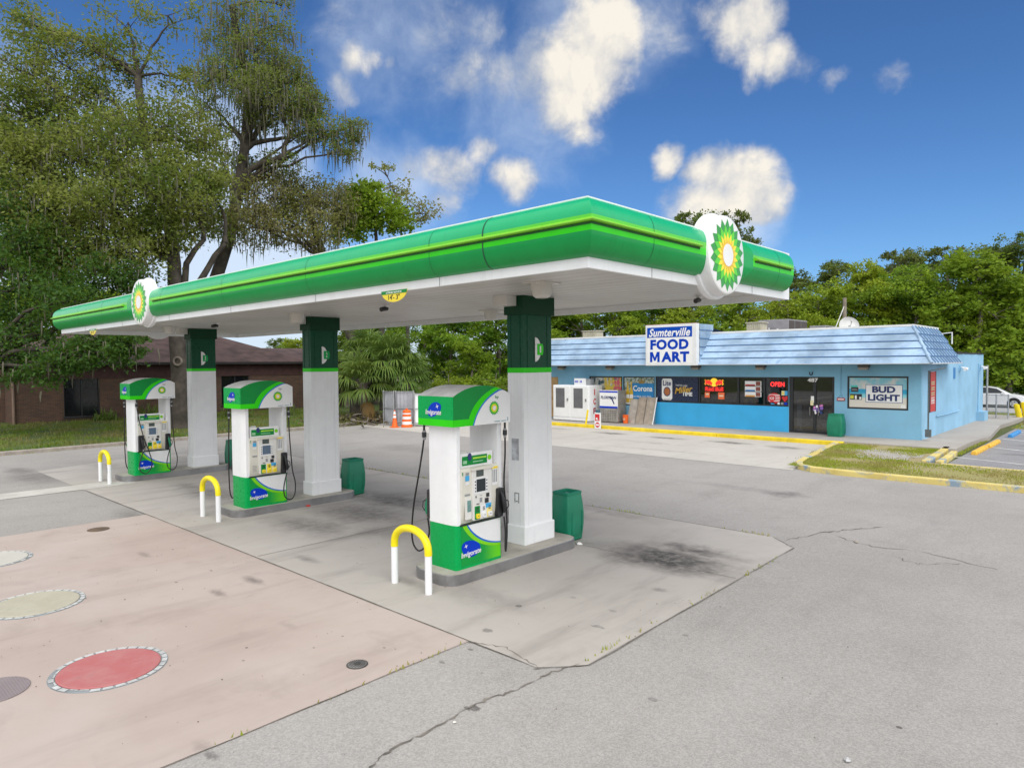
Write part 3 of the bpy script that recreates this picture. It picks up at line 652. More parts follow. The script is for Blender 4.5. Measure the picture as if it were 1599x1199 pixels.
# ------------------------------------------------------------------ fuel dispensers
HW, HD = 0.315, 0.502
def base_green_mat():
    m, nt, b = base_mat('printed_green_fade'); L = m.node_tree.links
    tc = nt.n('ShaderNodeTexCoord').outputs['Object']; sx = nt.n('ShaderNodeSeparateXYZ'); L.new(tc, sx.inputs[0])
    cc = nt.mix(nt.ramp(nt.math('ABSOLUTE', nt.math('ADD', sx.outputs[1], 0.0)), 9, 10), GREEN_C, GREEN_C)
    cc = nt.mix(nt.ramp(sx.outputs[1], 0.0, 0.45), (0.004, 0.3, 0.05), (0.13, 0.62, 0.012))
    L.new(cc, b.inputs['Base Color']); b.inputs['Roughness'].default_value = 0.35; b.inputs['Specular IOR Level'].default_value = .25
    return m
GREEN_C = (0.004, 0.3, 0.06)
FADE = base_green_mat()
HOSE = BLACK
def ellipse_rot(u, v, a, b, th, n=30, egg=0.0):
    o = []
    for i in range(n):
        t = 2 * math.pi * i / n; x = a * math.cos(t) * (1 + egg * math.sin(t)); y = b * math.sin(t)
        o.append((u + x * math.cos(th) - y * math.sin(th), v + x * math.sin(th) + y * math.cos(th)))
    return o
def pump(label, loc, two, back_nozzle_green, fresh):
    t = thing('fuel_dispenser', label, 'fuel pump', (0, 0, 0), 'fuel pumps on the islands')
    P = W_PAINT
    # lower cabinet
    mb = MB()
    prof_ = rrect(-HW, HW, -HD, HD, 0.05, 4)
    mb.plate(FT(0), prof_, 0.0, 0.68, 0)
    low = mb.build('lower_cabinet', GREEN, t, smooth=40)
    for s, fr in ((1, FR(HW)), (-1, FL(-HW))):
        mb = MB()
        mb.plate(fr, rect(-.40, .455, .045, .66), .001, .006, 0); fp = mb.build('front_panel', FADE, low)
        cv = bez((-.285, .66), (-.15, .44), (.12, .29), (.455, .265)); cv2 = bez((-.255, .66), (-.12, .465), (.14, .315), (.455, .285)); cv3 = bez((-.37, .66), (-.22, .40), (.10, .24), (.455, .225))
        mb = MB(); mb.plate(fr, cv + cv3[::-1], .006, .009, 0); mb.build('lime_swoosh', LIME2, low)
        mb = MB(); mb.plate(fr, cv2 + cv[::-1], .006, .011, 0); mb.build('blue_swoosh', BLUE_ST, low)
        mb = MB(); mb.plate(fr, cv2 + [(.455, .66)], .006, .0095, 0); mb.build('white_swoosh', W_CLEAN, low)
        mb = MB(); mb.plate(fr, ellipse_rot(-.2, .29, .20, .125, R_(-14), egg=.12), .0062, .012, 0); mb.plate(fr, star(-.305, .345, .04, .01, 4, .35), .012, .014, 1); mb.build('logo_oval', [BLUE_LOGO, W_PLASTIC], low)
        text('Invigorate', 'R' if s > 0 else 'L', ((HW + .016) * s, -.2 * s, .215), .42, .105, W_PLASTIC, low, 'logo_lettering', bold=0.012, shear=0.2, tilt=R_(3))
        mb = MB(); mb.plate(fr, rect(-.42, .46, .67, .69), .001, .02, 0); mb.build('gap_strip', BLACKM, low)  # solid black strip along the top edge of the lower cabinet
    mb = MB(); mb.box(-HW + .02, HW - .02, -HD + .03, HD - .03, -.001, .02); mb.build('base_plinth', GALV, low)
    # end pillars
    for y0, y1, nm in ((-HD, -HD + .1, 'pillar'), (HD - .1, HD, 'pillar')):
        mb = MB()
        if y0 < 0:
            pr = [(-HW, y1), (-HW, y0 + .025), (-HW + .03, y0), (.1, y0 - .004), (HW - .1, y0), (HW, y0 + .035), (HW, y1)]
        else:
            pr = [(-HW, y0), (HW, y0), (HW, y1), (-HW, y1)]
        mb.plate(FT(0), pr, .681, 2.2, 0)
        mb.build(nm, P, t, smooth=25)
    # service cabinet with its instruments
    mb = MB()
    side = [(.70, .0), (.80, .035), (1.05, .055), (1.5, .05), (1.535, .03), (1.545, .0)]
    mb.box(-HW + .02, HW - .02, -.40, .40, .692, 1.545, 0)
    for s in (1, -1):
        vs = []; prs = [(s * (HW - .02 + d), z) for z, d in side]
        mb.loft([[(x, -.40, z) for x, z in prs] + [(s * (HW - .05), -.40, 1.0)], [(x, .40, z) for x, z in prs] + [(s * (HW - .05), .40, 1.0)]], 0)
    cab = mb.build('service_cabinet', BEIGE, t, smooth=20)
    def K(d=0.0): return HW + .035 + d
    for s, fr in ((1, FR(K())), (-1, FL(-K()))):
        L_ = 'R' if s > 0 else 'L'
        mb = MB(); mb.plate(fr, rrect(-.2, .215, .725, 1.50, .02, 3), -.01, .022, 0); md = mb.build('control_module', mat('module_cream', (0.72, 0.71, 0.67), 0.4, var=0.02), cab, bevel=.006)
        # curved hood over the module
        mb = MB(); mb.plate(fr, [(-.22, 1.5), (.235, 1.5), (.235, 1.53), (.1, 1.545), (-.1, 1.545), (-.22, 1.53)], -.02, .045, 0); mb.build('module_hood', BEIGE, cab)
        mb = MB(); mb.plate(fr, rect(-.118, .036, 1.395, 1.495), .022, .028, 0); mb.build('price_display', SCREENG, md)
        mb = MB(); mb.plate(fr, rrect(-.165, .125, 1.13, 1.375, .015, 3), .022, .03, 0)
        for k in range(4):
            for u in (-.148, .098): mb.plate(fr, rect(u - .009, u + .009, 1.165 + k * .05, 1.183 + k * .05), .03, .036, 1)
        mb.build('screen_bezel', [W_CLEAN, BLACKM], md)
        mb = MB(); mb.plate(fr, rect(-.122, .07, 1.16, 1.355), .03, .034, 0); mb.build('screen', SCREEN if not fresh else mat('blue_grey_display', (0.1, 0.15, 0.22), 0.2), md)
        for nm, rc, dd_, mm_ in (('scanner_window', rect(.09, .155, 1.055, 1.115), .03, BLACKM), ('card_reader', rect(.06, .14, .965, 1.04), .03, BLACKM), ('keypad', rect(-.05, .0, .99, 1.06), .027, GREYTX), ('call_button', rect(-.14, -.12, 1.07, 1.1), .028, BLACKM), ('receipt_slot', rect(-.12, -.06, .965, .978), .028, BLACKM), ('fine_print', rect(-.05, .005, 1.09, 1.1), .024, GREYTX)):
            mb = MB(); mb.plate(fr, rc, .022, dd_); mb.build(nm, mm_, md)
        # grade buttons
        for u, (pm, bm_) in zip((-.098, .04, .165), ((GREEN2, YEL_SUN), (W_CLEAN if not fresh else YEL_SUN, W_CLEAN if not fresh else YEL_SUN), (mat('pale_yellow_print', (0.8, 0.68, 0.25), 0.4), W_CLEAN if not fresh else YEL_SUN))):
            mb = MB(); mb.plate(fr, rrect(u - .062, u + .05, .735, .94, .008, 2), .022, .027, 0)
            for k in range(3): mb.plate(fr, rect(u - .03, u + .02, .86 + k * .022, .872 + k * .022), .027, .029, 2)
            mb.plate(fr, rrect(u - .042, u + .036, .75, .825, .02, 4), .027, .05, 1)
            mb.plate(fr, rect(u - .02, u + .012, .785, .793), .05, .052, 2)
            mb.build('grade_button', [pm, bm_, BLACKM], md, bevel=.003)
        mb = MB(); mb.plate(fr, rect(.075, .2, .885, .955), .0221, .0285, 0); mb.build('blue_label', SKYBLUE, md)
        # stickers, receipt slot, notices
        for rc, mm_ in ((rect(-.33, -.25, 1.35, 1.43), SKYBLUE), (rect(-.32, -.255, 1.44, 1.475), GREYTX), (rect(-.33, -.25, 1.29, 1.335), W_CLEAN), (rect(-.39, -.377, 1.44, 1.49), GREEN2), (rect(-.345, -.235, 1.12, 1.15), GREYTX)):
            mb = MB(); mb.plate(fr, rc, 0, .005); mb.build('sticker', mm_, cab)
        mb = MB()
        for k in range(5): mb.plate(fr, rect(-.345, -.25, .80 + k * .03, .806 + k * .03), 0, .004, 0)
        mb.build('instruction_print', GREYTX, cab)
        if not fresh:
            mb = MB(); mb.plate(fr, rrect(-.345, -.215, .76, 1.1, .01, 2), 0, .012, 0); mb.plate(fr, rect(-.305, -.228, .875, 1.05), .012, .016, 1); mb.build('receipt_door', [mat('module_cream', (0.72, 0.71, 0.67), .4), mat('teal_glass', (0.16, 0.3, 0.28), 0.15)], cab)
        mb = MB(); mb.plate(fr, rect(.24, .37, 1.215, 1.515), -.01, .004, 0); mb.plate(fr, rect(.24, .37, 1.475, 1.51), .004, .007, 1)
        for k in range(3): mb.plate(fr, rect(.255 + k * .038, .275 + k * .038, 1.26, 1.46), .004, .006, 2)
        mb.build('price_notice', [W_CLEAN, YEL_SUN, GREYTX], cab)
        # nozzle boots
        for u in ((.405, -.33) if (two and s > 0) else (.405,)):
            mb = MB(); mb.plate(fr, rrect(u - .075, u + .06, .70, 1.155, .03, 4), -.03, .05, 0)
            mb.plate(fr, rrect(u - .055, u + .04, .76, 1.12, .03, 4), .05, .052, 1)
            boot = mb.build('nozzle_boot', [BLACKM, BLACK], cab, bevel=.008)
            gm = mat('green_nozzle_grip', (0.006, 0.2, 0.09), .45) if ((two and u > 0) or (s < 0 and back_nozzle_green)) else BLACKM
            mb = MB()
            X = lambda d: s * (K() + d)
            mb.tube([fr(u - .005, 1.04, .075), fr(u + .01, .93, .1), fr(u + .03, .84, .09), fr(u + .035, .76, .075)], [.024, .036, .034, .022], 10, 0)
            mb.tube([fr(u - .005, 1.04, .075), fr(u - .02, 1.1, .05)], [.018, .014], 8, 1)
            mb.tube([fr(u + .0, 1.0, .1), fr(u + .055, .95, .15), fr(u + .075, .87, .14), fr(u + .05, .80, .1)], .009, 6, 1)
            mb.tube([fr(u + .035, .76, .075), fr(u + .03, .70, .07)], [.02, .024], 8, 2)
            mb.build('nozzle', [gm, BLACKM, STEEL], t, smooth=45)
            # hose from the head to the nozzle
            top = (.52 if u > 0 else -.53); dd = .03
            kx = .035 if s > 0 else .06
            if u > 0 and not (s < 0):
                if fresh: path = [(top, 2.14, dd), (top + .005, 1.7, dd), (top + .02, 1.2, dd + .03), (top + .05, .75, .07), (top + .1, .45, .10), (top + .06, .2, .14), (top - .04, .09, .15), (top - .17, .15, .14), (top - .2, .32, .12), (top - .15, .52, .09), (u + .03, .70, .07)]
                else: path = [(top, 2.14, dd), (top, 1.7, dd), (top + .0, 1.2, .0), (top + .03, .8, .02), (top + .02, .45, .04), (top - .02, .2, .06), (top - .045, .13, .07), (top - .055, .2, .07), (top - .05, .45, .07), (u + .035, .70, .07)]
            elif u < 0: path = [(-.44, 2.14, dd), (-.43, 1.9, .04), (-.38, 1.5, .08), (-.3, 1.1, .13), (-.2, .75, .16), (-.12, .45, .17), (-.13, .22, .17), (-.26, .06, .16), (-.4, .13, .14), (-.43, .32, .12), (-.37, .52, .09), (u + .03, .70, .07)]
            else:
                w_ = .18 if fresh else 1.0
                path = [(.52, 2.14, .03), (.52, 1.9, .03 + .02 * w_), (.515, 1.4, .05 + .13 * w_), (.51, .9, .06 + .26 * w_), (.5, .5, .06 + .33 * w_), (.48, .25, .07 + .32 * w_), (.44, .13, .07 + .24 * w_), (.4, .2, .07 + .13 * w_), (.4, .45, .08), (u + .03, .70, .07)]
            # smooth the hose with a spline
            pts = [Vector(fr(a, b, c)) for a, b, c in path]; sp = []
            for i in range(len(pts) - 1):
                p0, p1, p2, p3 = pts[max(i - 1, 0)], pts[i], pts[i + 1], pts[min(i + 2, len(pts) - 1)]
                for k in range(5):
                    q = k / 5; sp.append(0.5 * ((2 * p1) + (p2 - p0) * q + (2 * p0 - 5 * p1 + 4 * p2 - p3) * q * q + (3 * p1 - p0 - 3 * p2 + p3) * q ** 3))
            sp.append(pts[-1])
            mb = MB(); mb.tube(sp, .014, 8, 0); hs = mb.build('hose', HOSE, t, smooth=50)
            a, b, c = path[0]
            mb = MB()
            for z0, z1, r, k in ((2.2, 2.1, .018, 0), (2.1, 2.07, .026, 1), (2.07, 1.99, .036, 0), (1.99, 1.95, .024, 1)): mb.tube([fr(a, z0, c), fr(a, z1, c)], r, 10, k)
            mb.build('breakaway', [BLACKM, STEEL], hs, smooth=45)
    # sign board above the cabinet
    mb = MB(); mb.plate(FR(HW - .06), rect(-.36, .33, 1.545, 1.76), -.02, .02, 0)
    brd = mb.build('sign_board', W_CLEAN, t)
    mb = MB(); mb.plate(FR(HW - .04), rect(-.325, .21, 1.575, 1.715), .001, .006, 0); mb.plate(FR(HW - .04), circ(.285 - .02, 1.655, .04), .001, .006, 1); mb.plate(FR(HW - .04), rect(-.1, .19, 1.66, 1.685), .006, .008, 2); mb.plate(FR(HW - .04), rect(-.1, .12, 1.61, 1.625), .006, .008, 3)
    mb.plate(FR(HW - .04), circ(-.17, 1.70, .04, .06), .006, .012, 4)
    mb.plate(FR(HW - .04), rect(-.31, -.23, 1.6, 1.65), .006, .008, 3)
    mb.build('sign_print', [GREEN2, LIME2, mat('yellow_green_print', (0.4, 0.7, 0.05), .4), mat('pale_green_print', (0.3, 0.6, 0.35), .4), mat('dark_blue_print', (0.02, 0.03, 0.15), .4)], brd)
    if not two:
        mb = MB(); mb.plate(FR(HW - .07), [(-.40, 1.545), (-.2, 1.545), (-.2, 1.8), (-.3, 1.8), (-.4, 1.76)], -.004, 0, 0); mb.build('torn_notice', mat('smoky_acrylic', (0.55, 0.55, 0.52), .3), t)
    # head with arched top
    hx, hy = HW + .09, HD + .11
    arch = [(-hy + 2 * hy * i / 20, 2.645 + (2.80 - 2.645) * (1 - ((i - 10) / 10) ** 2) ** 0.9) for i in range(21)]
    mb = MB(); mb.plate(FR(-hx + .0), [(-hy, 2.2)] + [(hy, 2.2)] + arch[::-1], 0, 2 * hx, 0, 0)
    hd = mb.build('head', [mat('grey_head_top', (0.5, 0.5, 0.49), 0.5, var=0.12, dirt=0.35, dirtcol=(0.2, 0.2, 0.2))], t, smooth=20)
    # green street-end panel wraps the head
    e = .004
    mb = MB(); mb.plate(FF(-hy), rect(-hx - .002, hx + .002, 2.3, 2.647), .0, e, 0); mb.build('end_panel', GREEN, hd)
    mb = MB(); mb.plate(FF(-hy), rect(-hx - .002, hx + .002, 2.195, 2.2995), .0, e, 0); mb.build('end_stripe', LIME, hd)
    mb = MB(); mb.plate(FF(-hy), ellipse_rot(-.02, 2.45, .165, .1, R_(25), egg=-.12), e, e + .004, 0); mb.plate(FF(-hy), star(.055, 2.495, .04, .01, 4, .35), e + .004, e + .006, 1); mb.build('logo_oval', [BLUE_LOGO, W_PLASTIC], hd)
    text('Invigorate', 'F', (-.035, -hy - e - .007, 2.395), .36, .10, W_PLASTIC, hd, 'logo_lettering', bold=0.014, shear=0.15)
    mb = MB(); mb.plate(FB(hy), rect(-hx, hx, 2.2, 2.645), 0, e, 0); mb.build('end_panel', W_CLEAN, hd)
    for s, fr in ((1, FR(hx)), (-1, FL(-hx))):
        A = arch if s > 0 else [(-u, v) for u, v in arch[::-1]]
        A = arch
        sw = bez((-.19, 2.2), (-.11, 2.42), (.06, 2.62), (.46, 2.735), 16)
        sb_ = bez((-.215, 2.2), (-.135, 2.42), (.03, 2.635), (.42, 2.752), 16)
        so = bez((-.30, 2.3), (-.22, 2.5), (-.03, 2.67), (.30, 2.775), 16)
        def clip(c): 
            out = []
            for u, v in c:
                i = (u + hy) / (2 * hy) * 20; i0 = min(19, int(i)); top = arch[i0][1] + (arch[i0 + 1][1] - arch[i0][1]) * (i - i0)
                out.append((u, min(v, top - .001)))
            return out
        sw, sb_, so = clip(sw), clip(sb_), clip(so)
        mb = MB(); mb.plate(fr, [(-hy - e, 2.3)] + [so[0]] + so[1:] + [p for p in arch[::-1] if p[0] < so[-1][0]] , .0, e, 0); mb.build('side_green', GREEN2, hd)
        mb = MB(); mb.plate(fr, [(-hy - e, 2.195), (sb_[0][0], 2.195)] + sb_ + so[::-1] + [(-hy - e, 2.2995)], .0, e + .001, 0); mb.build('side_lime', LIME, hd)
        mb = MB(); mb.plate(fr, [(sb_[0][0], 2.195), (sw[0][0], 2.195)] + sw + sb_[::-1], .0, e + .002, 0); mb.build('side_blue', BLUE_ST, hd)
        mb = MB(); mb.plate(fr, [(sw[0][0], 2.195), (hy, 2.195)] + [p for p in arch[::-1] if p[0] > sw[-1][0]] + sw[::-1], .0, e + .0012, 0); mb.build('side_white', W_CLEAN, hd)
        sunburst(fr, .248, 2.44, .115, e + .002, hd)
        L_ = 'R' if s > 0 else 'L'
        text('bp', L_, ((hx + e + .004) * s, .31 * s, 2.605), .075, .06, GREYTX if fresh else mat('thin_green_print', (0.02, 0.25, 0.08), .4), hd, 'small_lettering')
        mb = MB(); mb.plate(fr, rect(.25, .38, 2.222, 2.232), e + .001, e + .003, 0); mb.plate(fr, rect(.41, .52, 2.222, 2.232), e + .001, e + .003, 0); mb.plate(fr, rect(.55, .562, 2.22, 2.28), e + .001, e + .003, 0); mb.build('fine_print', mat('teal_print', (0.05, 0.2, 0.25), .4), hd)
    t.location = Vector(loc)
    return t
pump('fuel pump nearest the camera with a torn notice and hose hanging straight', (-7.966, 7.425, .165), False, True, False)
pump('fuel pump on the middle island with blue-grey screen and looped hose', (-14.80, 7.425, .165), False, False, True)
pump('farthest fuel pump with two nozzles and two hose loops on its front', (-21.62, 7.425, .165), True, False, True)

# ------------------------------------------------------------------ hoop bollards
def hoop(loc, label, mark=False):
    t = thing('hoop_bollard', label, 'bollard', (0, 0, 0), 'hoop bollards before the pump islands')
    s, r = .792, .052
    zs = .56
    for x in (-s / 2, s / 2):
        mb = MB(); mb.tube([(x, 0, -.03), (x, 0, zs)], r, 18)
        if mark and x > 0: mb.plate(FF(-r - .001), [(x - .01, .3), (x + .01, .3), (x + .01, .46), (x - .01, .46)], 0, .002, 1)
        mb.build('post', [W_PAINT, BLACKM], t, smooth=40)
    p = [(-s / 2, 0, zs - .01)]
    for i in range(17):
        a = math.pi * (1 - i / 16); p.append((s / 2 * math.cos(a), 0, zs + .03 + .29 * math.sin(a) ** 0.85))
    p.append((s / 2, 0, zs - .01))
    mb = MB(); mb.tube(p, r + .004, 18); mb.build('yellow_sleeve', mat('yellow_sleeve_plastic', (0.9, 0.75, 0.004), .35, var=.03), t, smooth=40)
    t.location = Vector(loc)
hoop((-7.969, 6.314, 0), 'white hoop bollard with yellow top before the nearest pump')
hoop((-14.862, 6.314, 0), 'white hoop bollard with yellow top before the middle pump')
hoop((-21.871, 6.314, 0), 'white hoop bollard with a black mark before the farthest pump', True)

# ------------------------------------------------------------------ litter bins
def bin_(loc, label, fill, group='green litter bins by the columns'):
    t = thing('litter_bin', label, 'bin', (0, 0, 0), group)
    def ring(w, d, z, r): return [(u, v, z) for u, v in rrect(-w, w, -d, d, r, 4)]
    mb = MB(); mb.loft([ring(.22, .225, 0.0, .05), ring(.24, .245, .02, .06), ring(.27, .275, .3, .07), ring(.272, .277, .5, .07), ring(.255, .26, .7, .07), ring(.232, .237, .84, .06), ring(.226, .231, .90, .06)], caps=False)
    mb.loft([ring(.235, .24, 0.0, .05)[::-1], ring(.2, .2, 0.001, .05)[::-1]])
    body = mb.build('body', BIN, t, smooth=35)
    mb = MB(); mb.loft([ring(.229, .234, .86, .06), ring(.236, .241, .875, .06), ring(.234, .239, .915, .06), ring(.2, .205, .925, .05), ring(.17, .175, .90, .05), ring(.165, .17, .8, .05)], caps=False)
    mb.build('rim', BIN, t, smooth=35)
    mb = MB(); mb.loft([ring(.166, .171, .84, .05), ring(.1, .1, .87, .04), ring(.03, .03, .88, .01)])
    mb.build('liner', fill, t)
    # moulded panel line
    mb = MB()
    for fr in (FR(.277), FF(-.282)):
        mb.plate(fr, rect(-.16, .16, .1, .108), -.012, .004); mb.plate(fr, rect(-.168, -.16, .1, .55), -.012, .004); mb.plate(fr, rect(.16, .168, .1, .55), -.012, .004)
    mb.build('moulded_line', BIN, t)
    t.location = Vector(loc); t.scale = (.86, .9, .98); return t
BAG = mat('clear_bag', (0.5, 0.52, 0.54), .25, var=.3, scale=20)
bin_((-8.02, 10.08, 0), 'green plastic litter bin behind the nearest canopy column', BAG)
bin_((-14.95, 10.0, 0), 'green plastic litter bin behind the middle canopy column', mat('dark_bag', (0.03, 0.04, 0.04), .3))
bin_((-21.75, 10.06, 0), 'green plastic litter bin with blue bag behind the farthest column', mat('blue_bag', (0.08, 0.1, 0.4), .3))

# ------------------------------------------------------------------ tank lids and manholes
def lid_mat(name, col, col2):
    m, nt, b = base_mat(name); L = m.node_tree.links
    tc = nt.n('ShaderNodeTexCoord').outputs['Object']
    v = nt.n('ShaderNodeTexVoronoi', ins={'Scale': 38.0, 'Randomness': 0.0}); L.new(tc, v.inputs['Vector'])
    k = nt.ramp(v.outputs['Distance'], 0.25, 0.4)
    a = nt.mix(nt.ramp(nt.noise(tc, 2.5, 6, .7), .35, .7), col, col2); a = nt.mix(nt.math('MULTIPLY', k, .3), a, tuple(c * .6 for c in col))
    a = nt.mix(nt.ramp(nt.noise(tc, 1.5, 5, .6), .62, .72, 0, .5), a, (0.2, 0.2, 0.2))
    L.new(a, b.inputs['Base Color']); b.inputs['Roughness'].default_value = .75
    bp = nt.n('ShaderNodeBump', ins={'Strength': .5, 'Distance': .01, 'Height': nt.math('SUBTRACT', 1.0, k)}); L.new(bp.outputs[0], b.inputs['Normal'])
    return m
def tank_lid(x, y, r, m, label, loose):
    t = thing('tank_lid', label, 'tank lid', (x, y, 0), 'painted tank lids in the pink concrete')
    mb = MB(); mb.loft([[(x + a, y + b, z) for a, b in circ(0, 0, q, n=56)] for q, z in ((r, -.008), (r, .006), (r - .012, .012))]); mb.box(x - .07, x + .07, y + .15, y + .27, .011, .016); mb.build('cover', m, t)
    mb = MB(); mb.loft([[(x + a, y + b, z) for a, b in circ(0, 0, q, n=56)] for q, z in ((r + .075, -.008), (r + .075, -.0035), (r + .003, -.003))], caps=False); mb.build('collar', mat('grey_collar', (0.25, 0.27, 0.28), .8, var=.15, dirt=.4), t)
    mb = MB(); n = 30
    for k in range(n):
        thin = random.random() < loose
        a0 = 2 * math.pi * (k + .08) / n; a1 = 2 * math.pi * (k + .88) / n
        o = [(x + q * math.cos(a), y + q * math.sin(a), 0) for q, a in ((r + (.01 if thin else .014), a0), (r + (.026 if thin else .066), a0), (r + (.022 if thin else .066), (a0 + a1) / 2), (r + (.03 if thin else .066), a1), (r + (.01 if thin else .014), a1))]
        mb.add([(p[0], p[1], .0005) for p in o] + [(p[0], p[1], .004) for p in o], [(5, 6, 7, 8, 9), (0, 1, 6, 5), (1, 2, 7, 6), (2, 3, 8, 7), (3, 4, 9, 8), (4, 0, 5, 9)])
    mb.build('block_marking', mat('worn_white_block', (0.52, 0.53, 0.52), .8, var=.2, scale=4, dirt=.75, dirtcol=(.3, .32, .33)), t)
tank_lid(-8.32, 2.4, .50, lid_mat('red_lid', (0.48, 0.14, 0.14), (0.5, 0.22, 0.21)), 'red round tank lid with a ring of white blocks', .08)
tank_lid(-11.38, 2.37, .53, lid_mat('tan_lid', (0.45, 0.42, 0.32), (0.52, 0.49, 0.39)), 'tan round tank lid with a ring of white blocks', .12)
tank_lid(-14.55, 2.42, .52, lid_mat('white_lid', (0.55, 0.53, 0.47), (0.6, 0.58, 0.52)), 'off-white round tank lid with a ring of white blocks', .15)
mb = MB(); x, y = -6.37, 4.28
mb.lathe([(.118, -.01), (.118, .001), (.108, .002)], x, y, 30, 0); mb.lathe([(.104, -.005), (.102, .005)], x, y, 30, 1)
for k in range(-4, 5): 
    w = math.sqrt(max(0, .094 ** 2 - (k * .021) ** 2)); mb.box(x - w, x + w, y + k * .021 - .004, y + k * .021 + .004, .005, .008, 0)
mb.lathe([(.04, .005), (.04, .009)], x, y, 14, 0)
tag(mb.build('manhole_cover', [mat('cast_iron', (0.09, 0.085, 0.08), .6, metal=.4, var=.2), mat('pale_iron', (0.26, 0.25, 0.24), .6, metal=.4, var=.2)], at=(x, y, 0)), 'small round iron manhole cover with ribs in the pink concrete', 'manhole cover')
mb = MB(); x, y = -8.62, 1.40; mb.lathe([(.33, -.01), (.33, .004), (.31, .006)], x, y, 36, 0)
tag(mb.build('manhole_cover', lid_mat('purple_lid', (0.25, 0.205, 0.21), (0.29, 0.245, 0.245)), at=(x, y, 0)), 'purple-grey round manhole cover beside the red tank lid', 'manhole cover')
mb = MB(); x, y = -15.64, 4.37; mb.lathe([(.2, -.01), (.2, .002), (.18, .004)], x, y, 24, 0)
tag(mb.build('manhole_cover', mat('rusty_iron', (0.13, 0.09, 0.06), .8, var=.2), at=(x, y, 0)), 'rusty brown round manhole cover at the corner of the pink concrete', 'manhole cover')

# litter on the paving
def scrap(name, p, size, col, label, cat='litter'):
    mb = MB(); pts = []
    for k in range(9):
        a = k / 9 * 6.28; r = size * random.uniform(.6, 1.1); pts.append((p[0] + r * math.cos(a), p[1] + r * math.sin(a), random.uniform(.002, size * .5)))
    ctr = (p[0], p[1], size * random.uniform(.5, .9)); base = [(a, b, .0) for a, b, c in pts]
    mb.add(base + pts + [ctr], [(k, (k + 1) % 9, 9 + (k + 1) % 9, 9 + k) for k in range(9)] + [(9 + k, 9 + (k + 1) % 9, 18) for k in range(9)])
    return tag(mb.build(name, mat(name + '_' + cat, col, .6, var=.2, scale=25), at=(p[0], p[1], 0)), label, cat)
scrap('crumpled_tissue', (-7.6, 9.9), .07, (0.75, 0.74, 0.72), 'crumpled white tissue at the end of the nearest island')
scrap('flattened_can', tuple(atZ(481, 790)[:2]), .085, (0.5, 0.05, 0.04), 'flattened red drink can on the concrete beside the middle island')
scrap('bottle_cap', tuple(atZ(729, 908)[:2]), .022, (0.01, 0.35, 0.15), 'green bottle cap at the foot of the nearest island')
scrap('paper_scrap', tuple(atZ(710, 1127)[:2]), .018, (0.7, 0.68, 0.62), 'small white paper scrap lying on the asphalt crack')
scrap('paper_wrapper', tuple(atZ(1322, 1186)[:2]), .032, (0.42, 0.42, 0.42), 'pale flattened wrapper on the foreground asphalt')
scrap('dry_leaves', tuple(atZ(1337, 846)[:2]), .045, (0.34, 0.3, 0.25), 'pale crumpled scrap on the asphalt beyond the concrete pad corner')
scrap('blue_wrapper', tuple(atZ(846, 867)[:2]), .05, (0.1, 0.3, 0.45), 'blue wrapper against the side of the nearest island')

# ------------------------------------------------------------------ the store
SF = 30.6
PAINT = mat('pale_blue_masonry', (0.21, 0.45, 0.62), .8, var=.07, scale=.8, dirt=.16, dirtcol=(.1, .2, .3), bump=.15, bscale=30)
BRIGHT = mat('bright_blue_masonry', (0.04, 0.40, 0.74), .7, var=.05, scale=1.2, bump=.15, bscale=30)
SIDEP = mat('side_blue_masonry', (0.27, 0.50, 0.69), .8, var=.08, scale=.7, dirt=.18, dirtcol=(.12, .22, .32), bump=.2, bscale=30)
FRAME = mat('black_window_frame', (0.015, 0.017, 0.02), .4)
def glass_mat():
    m, nt, b = base_mat('shop_glass'); L = m.node_tree.links; out = m.node_tree.nodes['Material Output']
    tr = nt.n('ShaderNodeBsdfTransparent', ins={'Color': (.55, .58, .6, 1)}); gl = nt.n('ShaderNodeBsdfGlossy', ins={'Color': (.9, .9, .9, 1), 'Roughness': .02})
    fz = nt.n('ShaderNodeFresnel', ins={'IOR': 1.5}); mx = nt.n('ShaderNodeMixShader', ins={0: nt.math('ADD', fz.outputs[0], .05)})
    L.new(tr.outputs[0], mx.inputs[1]); L.new(gl.outputs[0], mx.inputs[2]); L.new(mx.outputs[0], out.inputs[0]); return m
GLASS = glass_mat()
st = thing('food_store', 'long blue single-storey food store with shingled mansard roof and dark shop windows', 'store', (-16, 34, 0))
SX0, SX1, SYB = -27.3, -6.62, 44.1
ops = [(-22.74, -20.56, 1.28, 2.57), (-20.52, -18.60, 1.05, 2.57), (-18.55, -11.78, 1.28, 2.59), (-11.77, -9.85, .151, 2.62), (-9.34, -7.06, 1.3, 2.66)]
mb = MB(); T = .2; x = SX0
for (a, b, z0, z1) in ops:
    if a - x > .001: mb.box(x, a, SF, SF + T, .1, 3.3, 0)
    if z0 > .2: mb.box(a, b, SF, SF + T, .1, z0, 1 if a == -18.55 else 0)
    mb.box(a, b, SF, SF + T, z1, 3.3, 0); x = b
mb.box(x, SX1, SF, SF + T, .1, 3.3, 0)
mb.build('front_wall', [PAINT, BRIGHT], st)
mb = MB(); mb.box(SX1 - T, SX1, SF + T + .001, 36, .1, 3.3, 0); mb.box(SX1 - T, SX1, 36.001, SYB, .1, 3.58, 0); mb.build('side_wall', SIDEP, st)
mb = MB(); mb.box(SX0, SX1 - T - .001, SYB - T, SYB, .1, 3.5); mb.box(SX0, SX0 + T, SF + T + .001, SYB - T - .001, .1, 3.3); mb.build('rear_wall', PAINT, st)
mb = MB(); mb.box(SX0 + T, SX1 - T, SF + T, SYB - T, 3.31, 3.4); mb.build('flat_roof', mat('roof_felt', (.2, .2, .2), .9, var=.2), st)
mb = MB()
yy = 36.1
